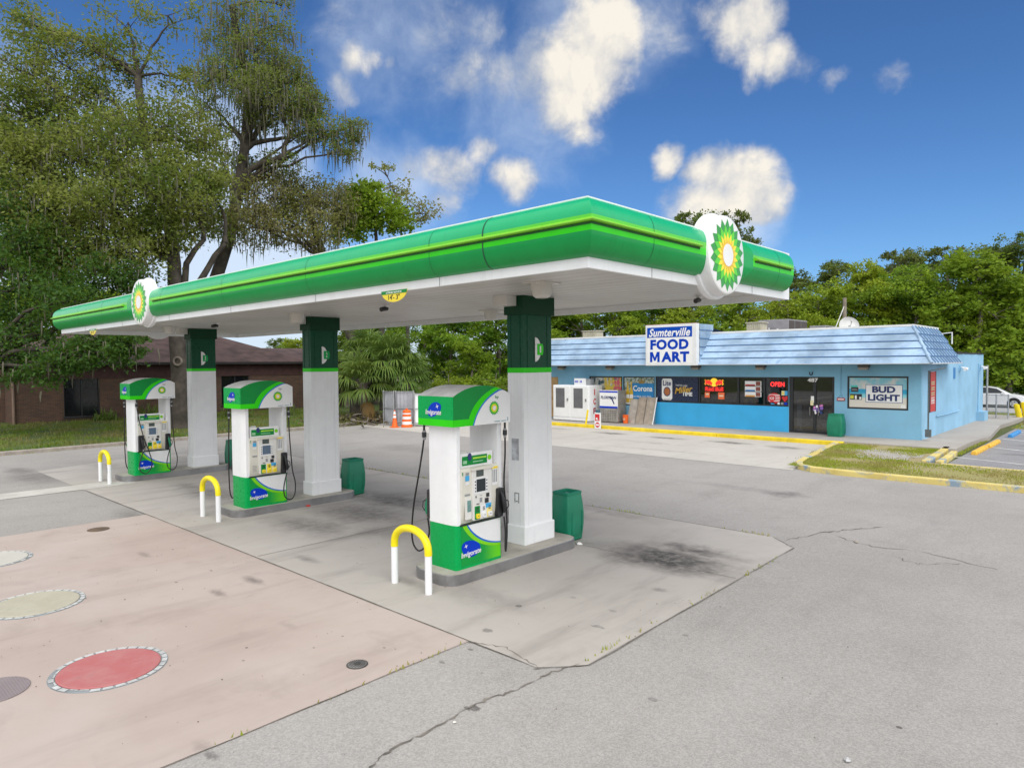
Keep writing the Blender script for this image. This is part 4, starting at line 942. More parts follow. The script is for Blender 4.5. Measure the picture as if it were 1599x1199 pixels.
while yy < SYB:   # ragged felt edge along the side parapet
    w = random.uniform(.4, .9); mb.box(SX1 - .26, SX1 + .03 * random.random() + .01, yy, min(SYB, yy + w - .01), 3.581, 3.62 + random.uniform(0, .07)); yy += w
mb.build('parapet_felt', mat('black_felt', (.03, .03, .033), .9, var=.3), st)
# dim interior seen through the glass
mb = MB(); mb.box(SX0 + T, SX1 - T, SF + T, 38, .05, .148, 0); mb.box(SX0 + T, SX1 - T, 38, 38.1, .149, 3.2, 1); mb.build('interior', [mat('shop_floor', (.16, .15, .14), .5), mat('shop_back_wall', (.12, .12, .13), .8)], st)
mb = MB()
for k, yy in enumerate((32.2, 33.9, 35.6)):
    for x0, x1 in ((-17.8, -15.2), (-14.6, -12.2), (-11.0, -9.0)):
        mb.box(x0, x1, yy, yy + .5, .149, 1.5, 0)
        for r in range(4):
            xx = x0 + .05
            while xx < x1 - .2:
                w = random.uniform(.08, .22); mb.box(xx, xx + w, yy - .06, yy + .1, .3 + r * .32, .3 + r * .32 + random.uniform(.14, .26), random.choice((1, 2, 3, 4, 5))); xx += w + .02
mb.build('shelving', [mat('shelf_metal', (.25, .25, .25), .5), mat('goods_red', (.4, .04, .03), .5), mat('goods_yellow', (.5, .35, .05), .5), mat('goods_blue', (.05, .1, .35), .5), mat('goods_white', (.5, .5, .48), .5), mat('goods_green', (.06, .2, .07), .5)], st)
# window frames and panes
def window(x0, x1, z0, z1, mull=(), fw=.06, nm='window', pane=True):
    mb = MB(); f = FF(SF + .06)
    mb.plate(f, rect(x0, x1, z1 - fw, z1), -.08, .03); mb.plate(f, rect(x0, x1, z0, z0 + fw), -.08, .03)
    mb.plate(f, rect(x0, x0 + fw, z0 + fw, z1 - fw), -.08, .03); mb.plate(f, rect(x1 - fw, x1, z0 + fw, z1 - fw), -.08, .03)
    for q in mull: mb.plate(f, rect(q - .04, q + .04, z0 + fw, z1 - fw), -.08, .03)
    o = mb.build(nm, FRAME, st)
    if pane:
        mb = MB(); mb.box(x0 + .02, x1 - .02, SF + .085, SF + .093, z0 + .02, z1 - .02); mb.build('pane', GLASS, o)
    return o
window(-22.74, -20.56, 1.28, 2.57); window(-20.52, -18.60, 1.05, 2.57)
window(-18.55, -11.78, 1.28, 2.59, (-16.12, -14.14, -12.9))
window(-9.34, -7.06, 1.3, 2.66)
mb = MB(); f = FF(SF + .06)
for q0, q1 in ((-11.77, -11.60), (-10.74, -10.62), (-9.95, -9.85)): mb.plate(f, rect(q0, q1, .151, 2.62), -.06, .03)
for z0, z1 in ((2.57, 2.62), (.151, .24)):
    for q0, q1 in ((-11.6, -10.74), (-10.62, -9.95)): mb.plate(f, rect(q0, q1, z0, z1), -.06, .03)
door = mb.build('door', FRAME, st)
mb = MB(); mb.box(-11.6, -10.74, SF + .07, SF + .078, .24, 2.57); mb.box(-10.62, -9.95, SF + .07, SF + .078, .24, 2.57); mb.build('pane', GLASS, door)
mb = MB(); mb.tube([(-10.86, SF + .0, .95), (-10.86, SF - .02, 1.3)], .015, 8); mb.tube([(-10.5, SF, .95), (-10.5, SF - .02, 1.3)], .015, 8); mb.box(-11.45, -11.25, SF + .1, SF + .12, .24, 1.4); mb.build('handle', STEEL, door)
text('487', 'F', (-10.75, SF + .01, 2.475), .44, .17, W_PLASTIC, door, 'house_number', bold=.03)
# mansard roof in shingle courses
SH = mat('blue_shingle', (0.32, 0.45, 0.60), .85, var=.2, scale=.8, dirt=.8, dirtcol=(0.08, 0.18, 0.38), bump=.25, bscale=25)
LAP = mat('dark_blue_lap', (0.06, 0.16, 0.36), .8, var=.2, scale=4)
EY, TY, EZ, TZ, EXR, TXR, EXL = 29.6, 30.9, 3.17, 4.66, -6.1, -7.0, -27.5
N = 5
def lerp(a, b, t): return a + (b - a) * t
mb = MB(); sm = MB()
SYE = 35.3
for k in range(N):
    t0, t1 = k / N, (k + 1) / N
    y0, y1, z0, z1, x0, x1 = lerp(EY, TY, t0), lerp(EY, TY, t1), lerp(EZ, TZ, t0), lerp(EZ, TZ, t1), lerp(EXR, TXR, t0), lerp(EXR, TXR, t1)
    o = .05
    # front course, its butt edge proud of the one below
    mb.add([(EXL, y0 - o, z0 + .02), (x0 + o, y0 - o, z0 + .02), (x1, y1, z1 + .01), (EXL, y1, z1 + .01)], [(0, 1, 2, 3)], 0)
    mb.add([(EXL, y0 - o - .002, z0 - .01), (x0 + o, y0 - o - .002, z0 - .01), (x0 + o, y0 - o, z0 + .02), (EXL, y0 - o, z0 + .02)], [(0, 1, 2, 3)], 1 if k else 2)
    mb.add([(x0 + o, y0 - o, z0 + .02), (x0 + o, SYE, z0 + .02), (x1, SYE, z1 + .01), (x1, y1, z1 + .01)], [(0, 1, 2, 3)], 0)
    mb.add([(x0 + o + .002, y0 - o, z0 - .025), (x0 + o + .002, SYE, z0 - .025), (x0 + o, SYE, z0 + .02), (x0 + o, y0 - o, z0 + .02)], [(0, 1, 2, 3)], 1 if k else 2)
    # shingle joints
    yy = EY + .5 + (k % 2) * .25
    while yy < SYE - .1:
        if yy > y1 + .1:
            h_ = .055; nx, nz = .856 * h_, .517 * h_
            A, B = (x0 + o, z0 + .02), (x1, z1 + .01)
            mb.add([(A[0], yy, A[1]), (A[0] + nx, yy, A[1] + nz), (A[0] + nx, yy + .03, A[1] + nz), (A[0], yy + .03, A[1]), (B[0], yy, B[1]), (B[0] + nx, yy, B[1] + nz), (B[0] + nx, yy + .03, B[1] + nz), (B[0], yy + .03, B[1])], [(0, 1, 5, 4), (1, 2, 6, 5), (2, 3, 7, 6), (0, 3, 2, 1), (4, 5, 6, 7)], 3)
        yy += .52
    xx = EXL + .8 + (k * .37) % 1.2
    while xx < x1 - .3:
        if not (-18.6 < xx < -14.6): mb.add([(xx, y0 - o - .004, z0 + .02), (xx + .012, y0 - o - .004, z0 + .02), (xx + .012, y1 - .004, z1), (xx, y1 - .004, z1)], [(0, 1, 2, 3)], 4)
        xx += 1.25
mb.add([(EXR + .02, SYE, EZ), (TXR - .3, SYE, EZ), (TXR - .3, SYE, TZ), (TXR, SYE, TZ)], [(0, 1, 2, 3)], 0)
roof = mb.build('mansard_roof', [SH, LAP, mat('pale_drip_edge', (.5, .54, .58), .6, dirt=.3), mat('side_rib', (0.16, 0.27, 0.42), .8), mat('faint_joint', (0.2, 0.33, 0.55), .8)], st, fix=False)
# hip ridge and top flashing
mb = MB(); mb.tube([(EXR + .05, EY - .05, EZ + .02), (TXR + .02, TY - .02, TZ)], .055, 8); mb.build('hip_ridge', SH, roof)
WF = mat('white_flashing', (.76, .76, .74), .5, var=.04)
mb = MB(); mb.box(EXL, TXR + .03, TY - .04, TY + .2, TZ - .01, TZ + .075); mb.box(TXR - .18, TXR + .031, TY + .201, SYE, TZ - .01, TZ + .074); mb.build('roof_flashing', WF, st)
mb = MB(); mb.box(EXL, TXR - .2, TY + .2, TY + .25, 3.41, TZ); mb.box(TXR - .25, TXR - .19, TY + .26, SYE, 3.41, TZ); mb.build('roof_upstand', GREYTX, st)
mb = MB(); mb.box(EXL, EXR - .02, EY + .02, SF - .002, 3.14, 3.165); mb.box(SX1 + .002, EXR - .02, SF - .001, SYE, 3.14, 3.165); mb.build('eave_soffit', mat('soffit_blue', (.2, .32, .42), .8, var=.1), st)
# eave lamps
for x in (-24.4, -21.1, -16.1, -12.9, -8.6):
    mb = MB(); y = 30.0 + .25
    mb.box(x - .2, x + .2, y - .15, y + .15, 3.02, 3.138, 0); mb.plate(FF(y - .15), rect(x - .17, x + .17, 2.93, 3.02), -.25, 0, 1)
    mb.build('eave_lamp', [mat('lamp_brown', (.1, .09, .08), .6), mat('amber_lens', (.3, .27, .22), .3)], st)
# small fittings on the store
mb = MB(); mb.tube([(-10.81 + .06 * math.cos(a), SF - .04, 2.76 + .07 * math.sin(a)) for a in [math.pi + math.pi * k / 10 for k in range(11)]], .018, 8); mb.tube([(-10.87, SF - .04, 2.76), (-10.87, SF - .04, 2.83)], .018, 8); mb.tube([(-10.75, SF - .04, 2.76), (-10.75, SF - .04, 2.83)], .018, 8); mb.build('door_horseshoe', BLACKM, st)
mb = MB(); mb.tube([(-6.35, SF - .06, .35), (-6.35, SF - .06, 2.88), (-6.0, 31.6, 2.98)], .03, 8); mb.box(-6.45, -6.25, SF - .12, SF, .3, .6); mb.build('downpipe', mat('dark_conduit', (.1, .12, .13), .5), st)
mb = MB(); mb.tube([(SX1 + .05, 33.1, .95), (SX1 + .06, 35, .93), (SX1 + .06, 37.6, .95)], .025, 8); mb.tube([(SX1 + .03, 42.6, .6), (SX1 + .03, 42.6, 3.1)], .025, 8); mb.box(SX1, SX1 + .35, 42.2, 43.3, .15, .62); mb.build('wall_pipe', SIDEP, st)
mb = MB(); mb.plate(FR(SX1), rect(36.55, 36.85, 2.45, 2.95), 0, .03); mb.build('blue_wall_plate', mat('deep_blue_plate', (.03, .2, .5), .5), st)
for y in (37.8, 42.9):
    mb = MB(); mb.box(SX1, SX1 + .08, y - .08, y + .08, 2.75, 3.05, 0)
    for dy in (-.16, .16): mb.lathe([(.03, 0), (.09, .16)], 0, 0, 10, 1); 
    n = 20
    for q in range(2):
        for i in range(n): 
            pass
    mb.v = mb.v[:8]; mb.f = mb.f[:6]; mb.m = mb.m[:6]
    for dy in (-.14, .14): mb.tube([(SX1 + .1, y + dy * .4, 2.95), (SX1 + .28, y + dy * 1.6, 2.86)], [.03, .085], 10, 1)
    mb.build('flood_lamp', [SIDEP, W_PLASTIC], st)
mb = MB(); mb.tube([(TXR + .15, 35.0, 4.0), (TXR + .15, 35.0, 4.45), (TXR + .55, 35.25, 4.5), (TXR + .55, 35.25, 4.0)], .03, 6); mb.build('roof_vent_pipe', W_PLASTIC, st)
# boarded opening at the far end of the front
mb = MB(); mb.plate(FF(SF), rect(-27.2, -24.95, .2, 2.5), 0, .03); tag(mb.build('plywood_board', mat('plywood', (.42, .27, .12), .8, var=.2), at=(-26, SF, .2)), 'brown plywood board fixed to the store front behind the ice freezer', 'board')

# roof sign on its shingled dormer
sg = thing('store_sign', 'white box sign with big blue lettering on the store roof edge', 'sign', (-17.1, 29.5, 3.14))
SGX0, SGX1, SGY = -18.38, -15.62, 29.4
mb = MB(); mb.box(SGX0, SGX1, SGY, SGY + .28, 3.14, 5.12); mb.build('sign_box', mat('white_sign_case', (.72, .73, .73), .5, var=.04, dirt=.12), sg, bevel=.015)
f = FF(SGY)
mb = MB(); mb.plate(f, rect(-18.28, -15.84, 3.25, 5.02), 0, .006, 0); mb.plate(f, rect(-18.28, -15.84, 4.50, 5.0), .006, .010, 1); mb.build('sign_face', [W_PLASTIC, mat('sign_blue', (.003, .065, .42), .4, spec=.12, var=.03)], sg)
SBL = mat('sign_letter_blue', (.002, .045, .42), .4, spec=.12, var=.03)
text('Sumterville', 'F', (-17.06, SGY - .013, 4.74), 2.24, .40, W_PLASTIC, sg, 'name_lettering', bold=.024, shear=.3, spacing=1.05)
text('FOOD', 'F', (-17.06, SGY - .009, 4.16), 2.08, .50, SBL, sg, 'word_lettering', bold=.05, spacing=1.1)
text('ART', 'F', (-16.74, SGY - .009, 3.56), 1.50, .50, SBL, sg, 'word_lettering', bold=.05, spacing=1.1)
mb = MB(); mb.plate(f, [(-18.12 + a, 3.31 + b) for a, b in ((0, 0), (0, .5), (.15, .5), (.27, .22), (.39, .5), (.54, .5), (.54, 0), (.41, 0), (.41, .29), (.31, .06), (.23, .06), (.13, .29), (.13, 0))], .006, .0105); mb.build('word_lettering', SBL, sg)
mb = MB()
zz = [3.2, 3.6, 4.0, 4.4, 4.8, 5.1]
for i in range(5):
    z0, z1 = zz[i], zz[i + 1]; yb = lambda z: EY + (z - EZ) / (TZ - EZ) * (TY - EY) if z < TZ else 31.0 + (z - TZ) * .2
    for s, X in ((1, SGX1), (-1, SGX0)):
        mb.add([(X + .02 * s, SGY + .281, z0), (X + .02 * s, max(yb(z0), SGY + .3), z0), (X, max(yb(z1), SGY + .3), z1), (X, SGY + .281, z1)], [(0, 1, 2, 3)], 0)
        mb.add([(X + .025 * s, SGY + .281, z0), (X + .025 * s, max(yb(z0), SGY + .3), z0), (X + .022 * s, max(yb(z0), SGY + .3), z0 + .035), (X + .022 * s, SGY + .281, z0 + .035)], [(0, 1, 2, 3)], 1)
mb.add([(SGX0, SGY + .281, 5.1), (SGX1, SGY + .281, 5.1), (SGX1, 32.6, 4.75), (SGX0, 32.6, 4.75)], [(0, 1, 2, 3)], 1)
mb.build('dormer', [SH, LAP], sg, fix=False)
mb = MB(); mb.box(SGX0, SGX1, SGY + .02, SGY + .2, 5.121, 5.15); mb.build('rust_strip', mat('rusty_strip', (.25, .1, .06), .8), sg)

# things on the roof
def ac(x0, x1, y0, y1, z1, label):
    t = thing('rooftop_unit', label, 'air conditioner', ((x0 + x1) / 2, (y0 + y1) / 2, 3.4))
    mb = MB(); mb.box(x0, x1, y0, y1, 3.4, z1); mb.build('housing', mat('grey_housing', (.3, .29, .31), .6, var=.08, dirt=.2), t, bevel=.02)
    mb = MB(); n = 3
    for k in range(n):
        a = y0 + .08 + (y1 - y0 - .1) * k / n; b = y0 + (y1 - y0) * (k + 1) / n - .05
        mb.plate(FR(x1), rect(a, b, 3.6, z1 - .06), 0, .012)
    mb.build('coil_grille', mat('dark_coil', (.1, .085, .08), .8, var=.3, scale=30), t)
    mb = MB(); w = x1 - x0
    for u, v, a, b in ((.1, .75, .1, .18), (.34, .55, .05, .25), (.42, .3, .04, .1), (.62, .65, .06, .12), (.84, .35, .05, .14)): mb.plate(FF(y0), rect(x0 + w * u, x0 + w * (u + a), 3.4 + (z1 - 3.4) * v, 3.4 + (z1 - 3.4) * (v + b)), 0, .006)
    mb.build('data_plate', W_PLASTIC, t)
a_ = atY(1184, 499, 35.0); b_ = atY(1231, 498, 35.0); ac(a_[0], b_[0], 35.0, 37.6, b_[2], 'large grey rooftop air conditioner with dark grilles on the store')
a_ = atY(1264, 508, 35.5); b_ = atY(1289, 508, 35.5); ac(a_[0], b_[0], 35.5, 37.0, b_[2], 'low grey rooftop air conditioner between the larger unit and the dish')
for (pa, pb, top, yy, lab) in ((910, 931, 518, 33.0, 'cream louvred vent box on the store roof at the left of the sign'), (1166, 1189, 505, 33.5, 'cream louvred vent box beside the large rooftop air conditioner')):
    a_ = atY(pa, top, yy); b_ = atY(pb, top, yy); mb = MB(); mb.box(a_[0], b_[0], yy + .02, yy + .7, 3.4, a_[2]); n = 8; w = (b_[0] - a_[0]) / n
    mb.box(a_[0] - .06, b_[0] + .06, yy - .04, yy + .76, a_[2], a_[2] + .05)
    for k in range(n): mb.box(a_[0] + w * k, a_[0] + w * (k + .6), yy - .01, yy + .02, 3.5, a_[2] - .03)
    tag(mb.build('vent_box', mat('cream_vent', (.55, .52, .4), .6, var=.08), at=((a_[0] + b_[0]) / 2, yy, 3.4)), lab, 'roof vent')
t = thing('satellite_dish', 'round white satellite dish on the store roof', 'satellite dish', tuple(atY(1326, 514, 33.5)))
c0 = atY(1326, 508, 33.5); mb = MB(); rings = []
ax = Vector((.45, -.75, .35)).normalized(); e1 = ax.orthogonal().normalized(); e2 = ax.cross(e1)
for q, dpt in ((.02, .12), (.2, .105), (.34, .06), (.42, 0.0), (.43, .015), (.36, .08), (.02, .15)):
    rings.append([tuple(Vector(c0) - ax * dpt + (e1 * math.cos(2 * math.pi * k / 28) + e2 * math.sin(2 * math.pi * k / 28)) * q) for k in range(28)])
mb.loft(rings); mb.build('reflector', mat('dish_white', (.66, .66, .64), .45), t, smooth=40)
mb = MB(); mb.tube([tuple(c0), (c0[0], c0[1] + .25, 3.4)], .03, 8); mb.tube([tuple(Vector(c0) + Vector((0, 0, -.35))), tuple(Vector(c0) + ax * .45)], .012, 6); mb.tube([tuple(Vector(c0) + ax * .42), tuple(Vector(c0) + ax * .52)], .035, 8); mb.build('mount_arm', GALV, t)
t = thing('utility_pole', 'grey wooden utility pole with guy wire behind the store', 'pole', tuple(atD(1319, 560, 47)[:2]) + (0,))
p = atD(1319, 465, 47); mb = MB(); mb.tube([(p[0], p[1], 0), (p[0], p[1], p[2])], [.17, .12], 10); mb.build('shaft', mat('weathered_pole', (.27, .23, .18), .9, var=.2, scale=2), t, smooth=40)
mb = MB(); q = atD(1303, 516, 46); mb.tube([(p[0], p[1], p[2] - .5), tuple(q), (q[0] - 1.0, q[1], 0)], .03, 5); mb.build('guy_wire', mat('pale_guard', (.6, .6, .58), .6), t)

# window posters and lit signs (each hangs on its own)
def PF(d=0.0): return FF(SF + .055 - d)
def pdone(mb, name, mats_, label, cat, c, d=0): return tag(mb.build(name, mats_, at=(c[0], SF + .05, c[1])), label, cat)
def beach_mat():
    m, nt, b = base_mat('beach_print'); L = m.node_tree.links
    tc = nt.n('ShaderNodeTexCoord').outputs['Object']; sx = nt.n('ShaderNodeSeparateXYZ'); L.new(tc, sx.inputs[0]); z = sx.outputs[2]
    n = nt.noise(tc, 2.2, 4, .6)
    sky_ = nt.mix(nt.ramp(nt.math('ADD', n, nt.math('MULTIPLY', z, .3)), .45, .7), (.62, .6, .56), (.2, .5, .6))
    a = nt.mix(nt.ramp(z, .155, .145), sky_, (.02, .33, .55)); a = nt.mix(nt.ramp(z, .02, -.12), a, (.25, .62, .68)); a = nt.mix(nt.ramp(nt.math('ADD', z, nt.math('MULTIPLY', n, .25)), -.04, -.1), a, (.66, .62, .55))
    L.new(a, b.inputs['Base Color']); b.inputs['Roughness'].default_value = .35; return m
ps = thing('window_poster', 'large beach poster with a white lettered panel filling the window by the store corner', 'poster', (-8.2, SF, 1.98))
mb = MB(); mb.plate(PF(), rect(-9.27, -7.13, 1.37, 2.59), 0, .01); mb.build('beach_backing', beach_mat(), ps)
mb = MB(); mb.plate(PF(), rect(-8.64, -7.27, 1.59, 2.32), .01, .016, 1); mb.plate(PF(), rect(-8.62, -7.29, 1.61, 2.30), .016, .02, 0); mb.build('name_panel', [W_PLASTIC, mat('navy_border', (.02, .12, .3), .4)], ps)
NAVY = mat('navy_print', (.012, .03, .13), .4)
text('BUD', 'F', (-7.96, SF + .03, 2.12), .86, .27, NAVY, ps, 'poster_lettering', bold=.045); text('LIGHT', 'F', (-7.96, SF + .03, 1.79), 1.18, .27, NAVY, ps, 'poster_lettering', bold=.045)
mb = MB(); mb.plate(PF(), rect(-9.2, -8.92, 2.0, 2.2), .011, .016, 0); mb.plate(PF(), rect(-9.18, -8.94, 2.06, 2.08), .016, .019, 1); mb.plate(PF(), rect(-9.16, -8.98, 2.11, 2.13), .016, .019, 1); mb.plate(PF(), rect(-9.2, -8.95, 2.2, 2.26), .011, .015, 2); mb.build('price_panel', [BLACKM, GREYTX, mat('sticker_teal', (.05, .5, .4), .4)], ps)
mb = MB(); mb.plate(PF(), rect(-9.24, -8.78, 1.68, 1.92), .011, .016, 0); mb.plate(PF(), rect(-9.23, -9.1, 1.72, 1.86), .016, .02, 1); mb.plate(PF(), rect(-9.05, -8.98, 1.7, 1.86), .016, .02, 2); mb.plate(PF(), rect(-8.88, -8.8, 1.7, 1.8), .016, .02, 2); mb.build('offer_panel', [BLACKM, mat('sticker_yellow', (.6, .6, .05), .4), W_PLASTIC], ps)
mb = MB(); mb.plate(PF(), rect(-7.34, -7.16, 1.38, 1.52), .011, .016, 0); mb.build('corner_sticker', W_PLASTIC, ps)
# beer can poster
pb = thing('window_poster', 'dark navy window poster showing a white beer can', 'poster', (-17.4, SF, 1.9))
mb = MB(); mb.plate(PF(), rect(-18.48, -16.2, 1.35, 2.53), 0, .01); mb.build('navy_backing', mat('navy_backing', (.006, .016, .055), .3), pb)
mb = MB(); mb.plate(PF(), [(-18.2, 1.5), (-18.13, 1.40), (-17.68, 1.40), (-17.61, 1.5), (-17.61, 2.38), (-17.68, 2.48), (-18.13, 2.48), (-18.2, 2.38)], .01, .02, 0); mb.plate(PF(), circ(-17.9, 1.82, .2, .24), .02, .024, 1); mb.plate(PF(), circ(-17.9, 1.82, .155, .19), .024, .027, 2); mb.plate(PF(), rect(-18.1, -17.7, 1.44, 1.46), .02, .023, 1); mb.build('can_picture', [W_PLASTIC, mat('navy_ring', (.02, .03, .1), .4), mat('copper_print', (.4, .13, .04), .4)], pb)
text('Lite', 'F', (-17.9, SF + .028, 2.25), .46, .27, NAVY, pb, 'poster_lettering', bold=.02)
text('TASTES LIKE', 'F', (-17.1, SF + .04, 2.14), .66, .08, W_PLASTIC, pb, 'poster_lettering', tilt=R_(-2))
text('Miller', 'F', (-16.98, SF + .04, 1.93), 1.0, .30, mat('gold_print', (.62, .36, .04), .4), pb, 'poster_lettering', bold=.02, shear=.35, tilt=R_(8))
text('TIME', 'F', (-16.78, SF + .04, 1.72), .56, .19, W_PLASTIC, pb, 'poster_lettering', bold=.03)
# blue beer poster with bottles
pc_ = thing('window_poster', 'blue window poster with yellow bottles and white lettering above the leaning boards', 'poster', (-19.5, SF, 1.8))
def foliage_print():
    m, nt, b = base_mat('palm_print'); L = m.node_tree.links; tc = nt.n('ShaderNodeTexCoord').outputs['Object']
    a = nt.mix(nt.ramp(nt.noise(tc, 7, 4, .7), .4, .6), (.1, .14, .06), (.5, .55, .5)); a = nt.mix(nt.ramp(nt.noise(tc, 11, 3, .6), .55, .7), a, (.25, .45, .6))
    L.new(a, b.inputs['Base Color']); return m
mb = MB(); mb.plate(PF(), rect(-20.46, -18.66, 1.1, 2.52), 0, .008, 0); mb.plate(PF(), rect(-19.98, -18.66, 1.4, 2.4), .008, .012, 1); mb.plate(PF(), rect(-20.46, -18.66, 1.1, 1.36), .008, .013, 2); mb.plate(PF(), rect(-19.98, -18.66, 2.22, 2.52), .0081, .0135, 0); mb.build('poster_backing', [foliage_print(), mat('poster_blue', (.01, .2, .48), .35), W_CLEAN], pc_)
mb = MB()
for u in (-20.25, -20.02): mb.plate(PF(), [(u - .1, 1.2), (u + .1, 1.2), (u + .1, 1.75), (u + .04, 2.0), (u + .04, 2.3), (u - .04, 2.3), (u - .04, 2.0), (u - .1, 1.75)], .013, .02, 0); mb.plate(PF(), rect(u - .1, u + .1, 1.42, 1.62), .02, .023, 1)
mb.plate(PF(), [(-19.55, 2.2), (-19.25, 2.2), (-19.2, 2.42), (-19.3, 2.32), (-19.4, 2.46), (-19.5, 2.32), (-19.6, 2.42)], .014, .02, 2)
mb.build('bottle_picture', [mat('bottle_yellow', (.62, .4, .03), .3), W_PLASTIC, mat('dull_gold', (.3, .2, .05), .4)], pc_)
text('Corona', 'F', (-19.33, SF + .035, 1.95), 1.16, .3, W_PLASTIC, pc_, 'poster_lettering', bold=.02)
text('LA VIDA MAS FINA', 'F', (-19.35, SF + .035, 1.53), 1.1, .09, W_PLASTIC, pc_, 'poster_lettering')
# drinks poster behind the freezers
def drinks_print():
    m, nt, b = base_mat('drinks_print'); L = m.node_tree.links; tc = nt.n('ShaderNodeTexCoord').outputs['Object']
    sx = nt.n('ShaderNodeSeparateXYZ'); L.new(tc, sx.inputs[0])
    n = nt.noise(tc, 3.2, 3, .6)
    a = nt.mix(nt.ramp(n, .42, .55), (.05, .1, .12), (.6, .58, .5)); k = nt.ramp(nt.math('ADD', sx.outputs[0], nt.math('MULTIPLY', n, .5)), .1, .3)
    a = nt.mix(nt.math('MULTIPLY', k, nt.ramp(nt.noise(tc, 4.5, 3, .5), .4, .5)), a, (.62, .45, .05)); k2 = nt.ramp(nt.math('ADD', sx.outputs[0], nt.math('MULTIPLY', n, .4)), .65, .8)
    a = nt.mix(nt.math('MULTIPLY', k2, nt.ramp(nt.noise(tc, 6.5, 3, .5), .42, .52)), a, (.6, .1, .14)); L.new(a, b.inputs['Base Color']); b.inputs['Roughness'].default_value = .35; return m
mb = MB(); mb.plate(PF(), rect(-22.66, -20.66, 1.35, 2.5), 0, .01); pdone(mb, 'window_poster', drinks_print(), 'colourful drinks poster of yellow and pink fruit above the ice freezers', 'poster', (-21.7, 1.4))
# lit bull sign
rb = thing('window_sign', 'red and yellow lit window sign with two bulls facing a sun', 'sign', (-15.35, SF, 2.2))
mb = MB(); f = FF(SF + .05)
NEY = mat('lit_yellow', (1.0, .62, .03), .4, emit=.35); NER = mat('lit_sign_red', (.85, .03, .02), .4, emit=.35)
mb.plate(f, circ(-15.36, 2.32, .2, .2), 0, .02, 0)
for s in (1, -1):
    bull = [(-.08, 2.28), (-.16, 2.38), (-.26, 2.43), (-.36, 2.4), (-.42, 2.44), (-.46, 2.4), (-.42, 2.34), (-.46, 2.24), (-.4, 2.2), (-.34, 2.26), (-.28, 2.2), (-.2, 2.22), (-.14, 2.16), (-.1, 2.2)]
    mb.plate(f, [(-15.36 + s * u, v) for u, v in bull], .02, .035, 1)
    mb.plate(f, [(-15.36 + s * u * 1.06, v * 1.0 + (.014 if v > 2.3 else -.014)) for u, v in bull], .005, .019, 0)
mb.build('bull_emblem', [NEY, NER], rb)
text('Red Bull', 'F', (-15.34, SF + .03, 2.0), .92, .2, NER, rb, 'sign_lettering', bold=.03)
mb = MB(); mb.plate(f, rect(-15.84, -14.88, 1.88, 2.12), -.01, -.002, 0); mb.build('red_backing', mat('dull_red', (.3, .01, .02), .5), rb)
OT = mat('orange_tag', (.85, .16, .05), .5)
for x0, x1, z0, z1, lab in ((-15.84, -15.58, 1.58, 1.84, 'small orange price tag in the window below the bull sign, beside the mullion'), (-15.15, -14.83, 1.52, 1.84, 'larger orange price tag in the window below the bull sign')):
    mb = MB(); mb.plate(f, rect(x0, x1, z0, z1), 0, .006, 0); mb.plate(f, rect(x0 + .05, x1 - .05, z0 + .12, z0 + .2), .006, .009, 1); pdone(mb, 'price_tag', [OT, mat('tag_pale', (.8, .6, .4), .5)], lab, 'price tag', ((x0 + x1) / 2, z0))
mb = MB(); f = FF(SF + .05); MN = [W_CLEAN, mat('menu_red', (.45, .04, .04), .4), mat('menu_brown', (.22, .06, .04), .5), mat('menu_blue', (.05, .2, .5), .4), mat('menu_orange', (.65, .3, .05), .4)]
for k in range(3):
    z = 2.18 - k * .25; mb.plate(f, rect(-13.82, -13.04, z, z + .22), 0, .006, 0); mb.plate(f, rect(-13.3, -13.08, z + .02, z + .2), .006, .009, 2); mb.plate(f, rect(-13.8, -13.34, z + .0, z + .07), .006, .009, (1, 3, 4)[k])
pdone(mb, 'window_menu', MN, 'white window menu of three panels with red and brown pictures', 'menu', (-13.4, 1.7))
nb = thing('open_sign', 'red lit OPEN sign in the window beside the door', 'open sign', (-12.3, SF, 2.27))
text('OPEN', 'F', (-12.3, SF + .03, 2.27), .62, .2, RED_LIT, nb, 'neon_lettering', bold=.0)
mb = MB(); mb.plate(FF(SF + .06), rect(-12.66, -11.94, 2.12, 2.42), -.01, 0); mb.build('sign_backing', BLACK, nb)
rd = thing('window_sticker', 'round red and white sticker low in the window beside the door', 'sticker', (-12.5, SF, 1.6))
f = FF(SF + .055); mb = MB(); mb.plate(f, circ(-12.45, 1.64, .3, .24), 0, .005, 0)
for k in range(5): mb.plate(f, rect(-12.7, -12.2, 1.5 + k * .07, 1.53 + k * .07), .005, .007, 1)
mb.plate(f, circ(-12.55, 1.64, .16, .15), .007, .009, 2); mb.build('disc', [RED, W_PLASTIC, RED], rd); text('ICE', 'F', (-12.55, SF + .042, 1.64), .2, .12, W_PLASTIC, rd, 'sticker_lettering', bold=.02)
mb = MB(); hz = [(0, -.14), (.14, .02), (.13, .1), (.06, .13), (0, .07), (-.06, .13), (-.13, .1), (-.14, .02)]; mb.plate(f, [(-11.97 + a, 1.62 + b) for a, b in hz], 0, .005); pdone(mb, 'heart_sticker', RED, 'red heart sticker on the window pane beside the door', 'sticker', (-11.97, 1.5))
mb = MB(); mb.plate(f, rect(-12.12, -11.98, 1.78, 1.98), 0, .005, 0); mb.plate(f, rect(-11.97, -11.85, 1.78, 1.98), 0, .005, 1); mb.plate(f, rect(-12.09, -12.02, 1.83, 1.92), .005, .007, 2); pdone(mb, 'window_notice', [mat('pale_yellow_note', (.75, .68, .4), .5), SKYBLUE, YEL_SUN], 'yellow and light blue notice above the heart sticker', 'notice', (-12, 1.8))
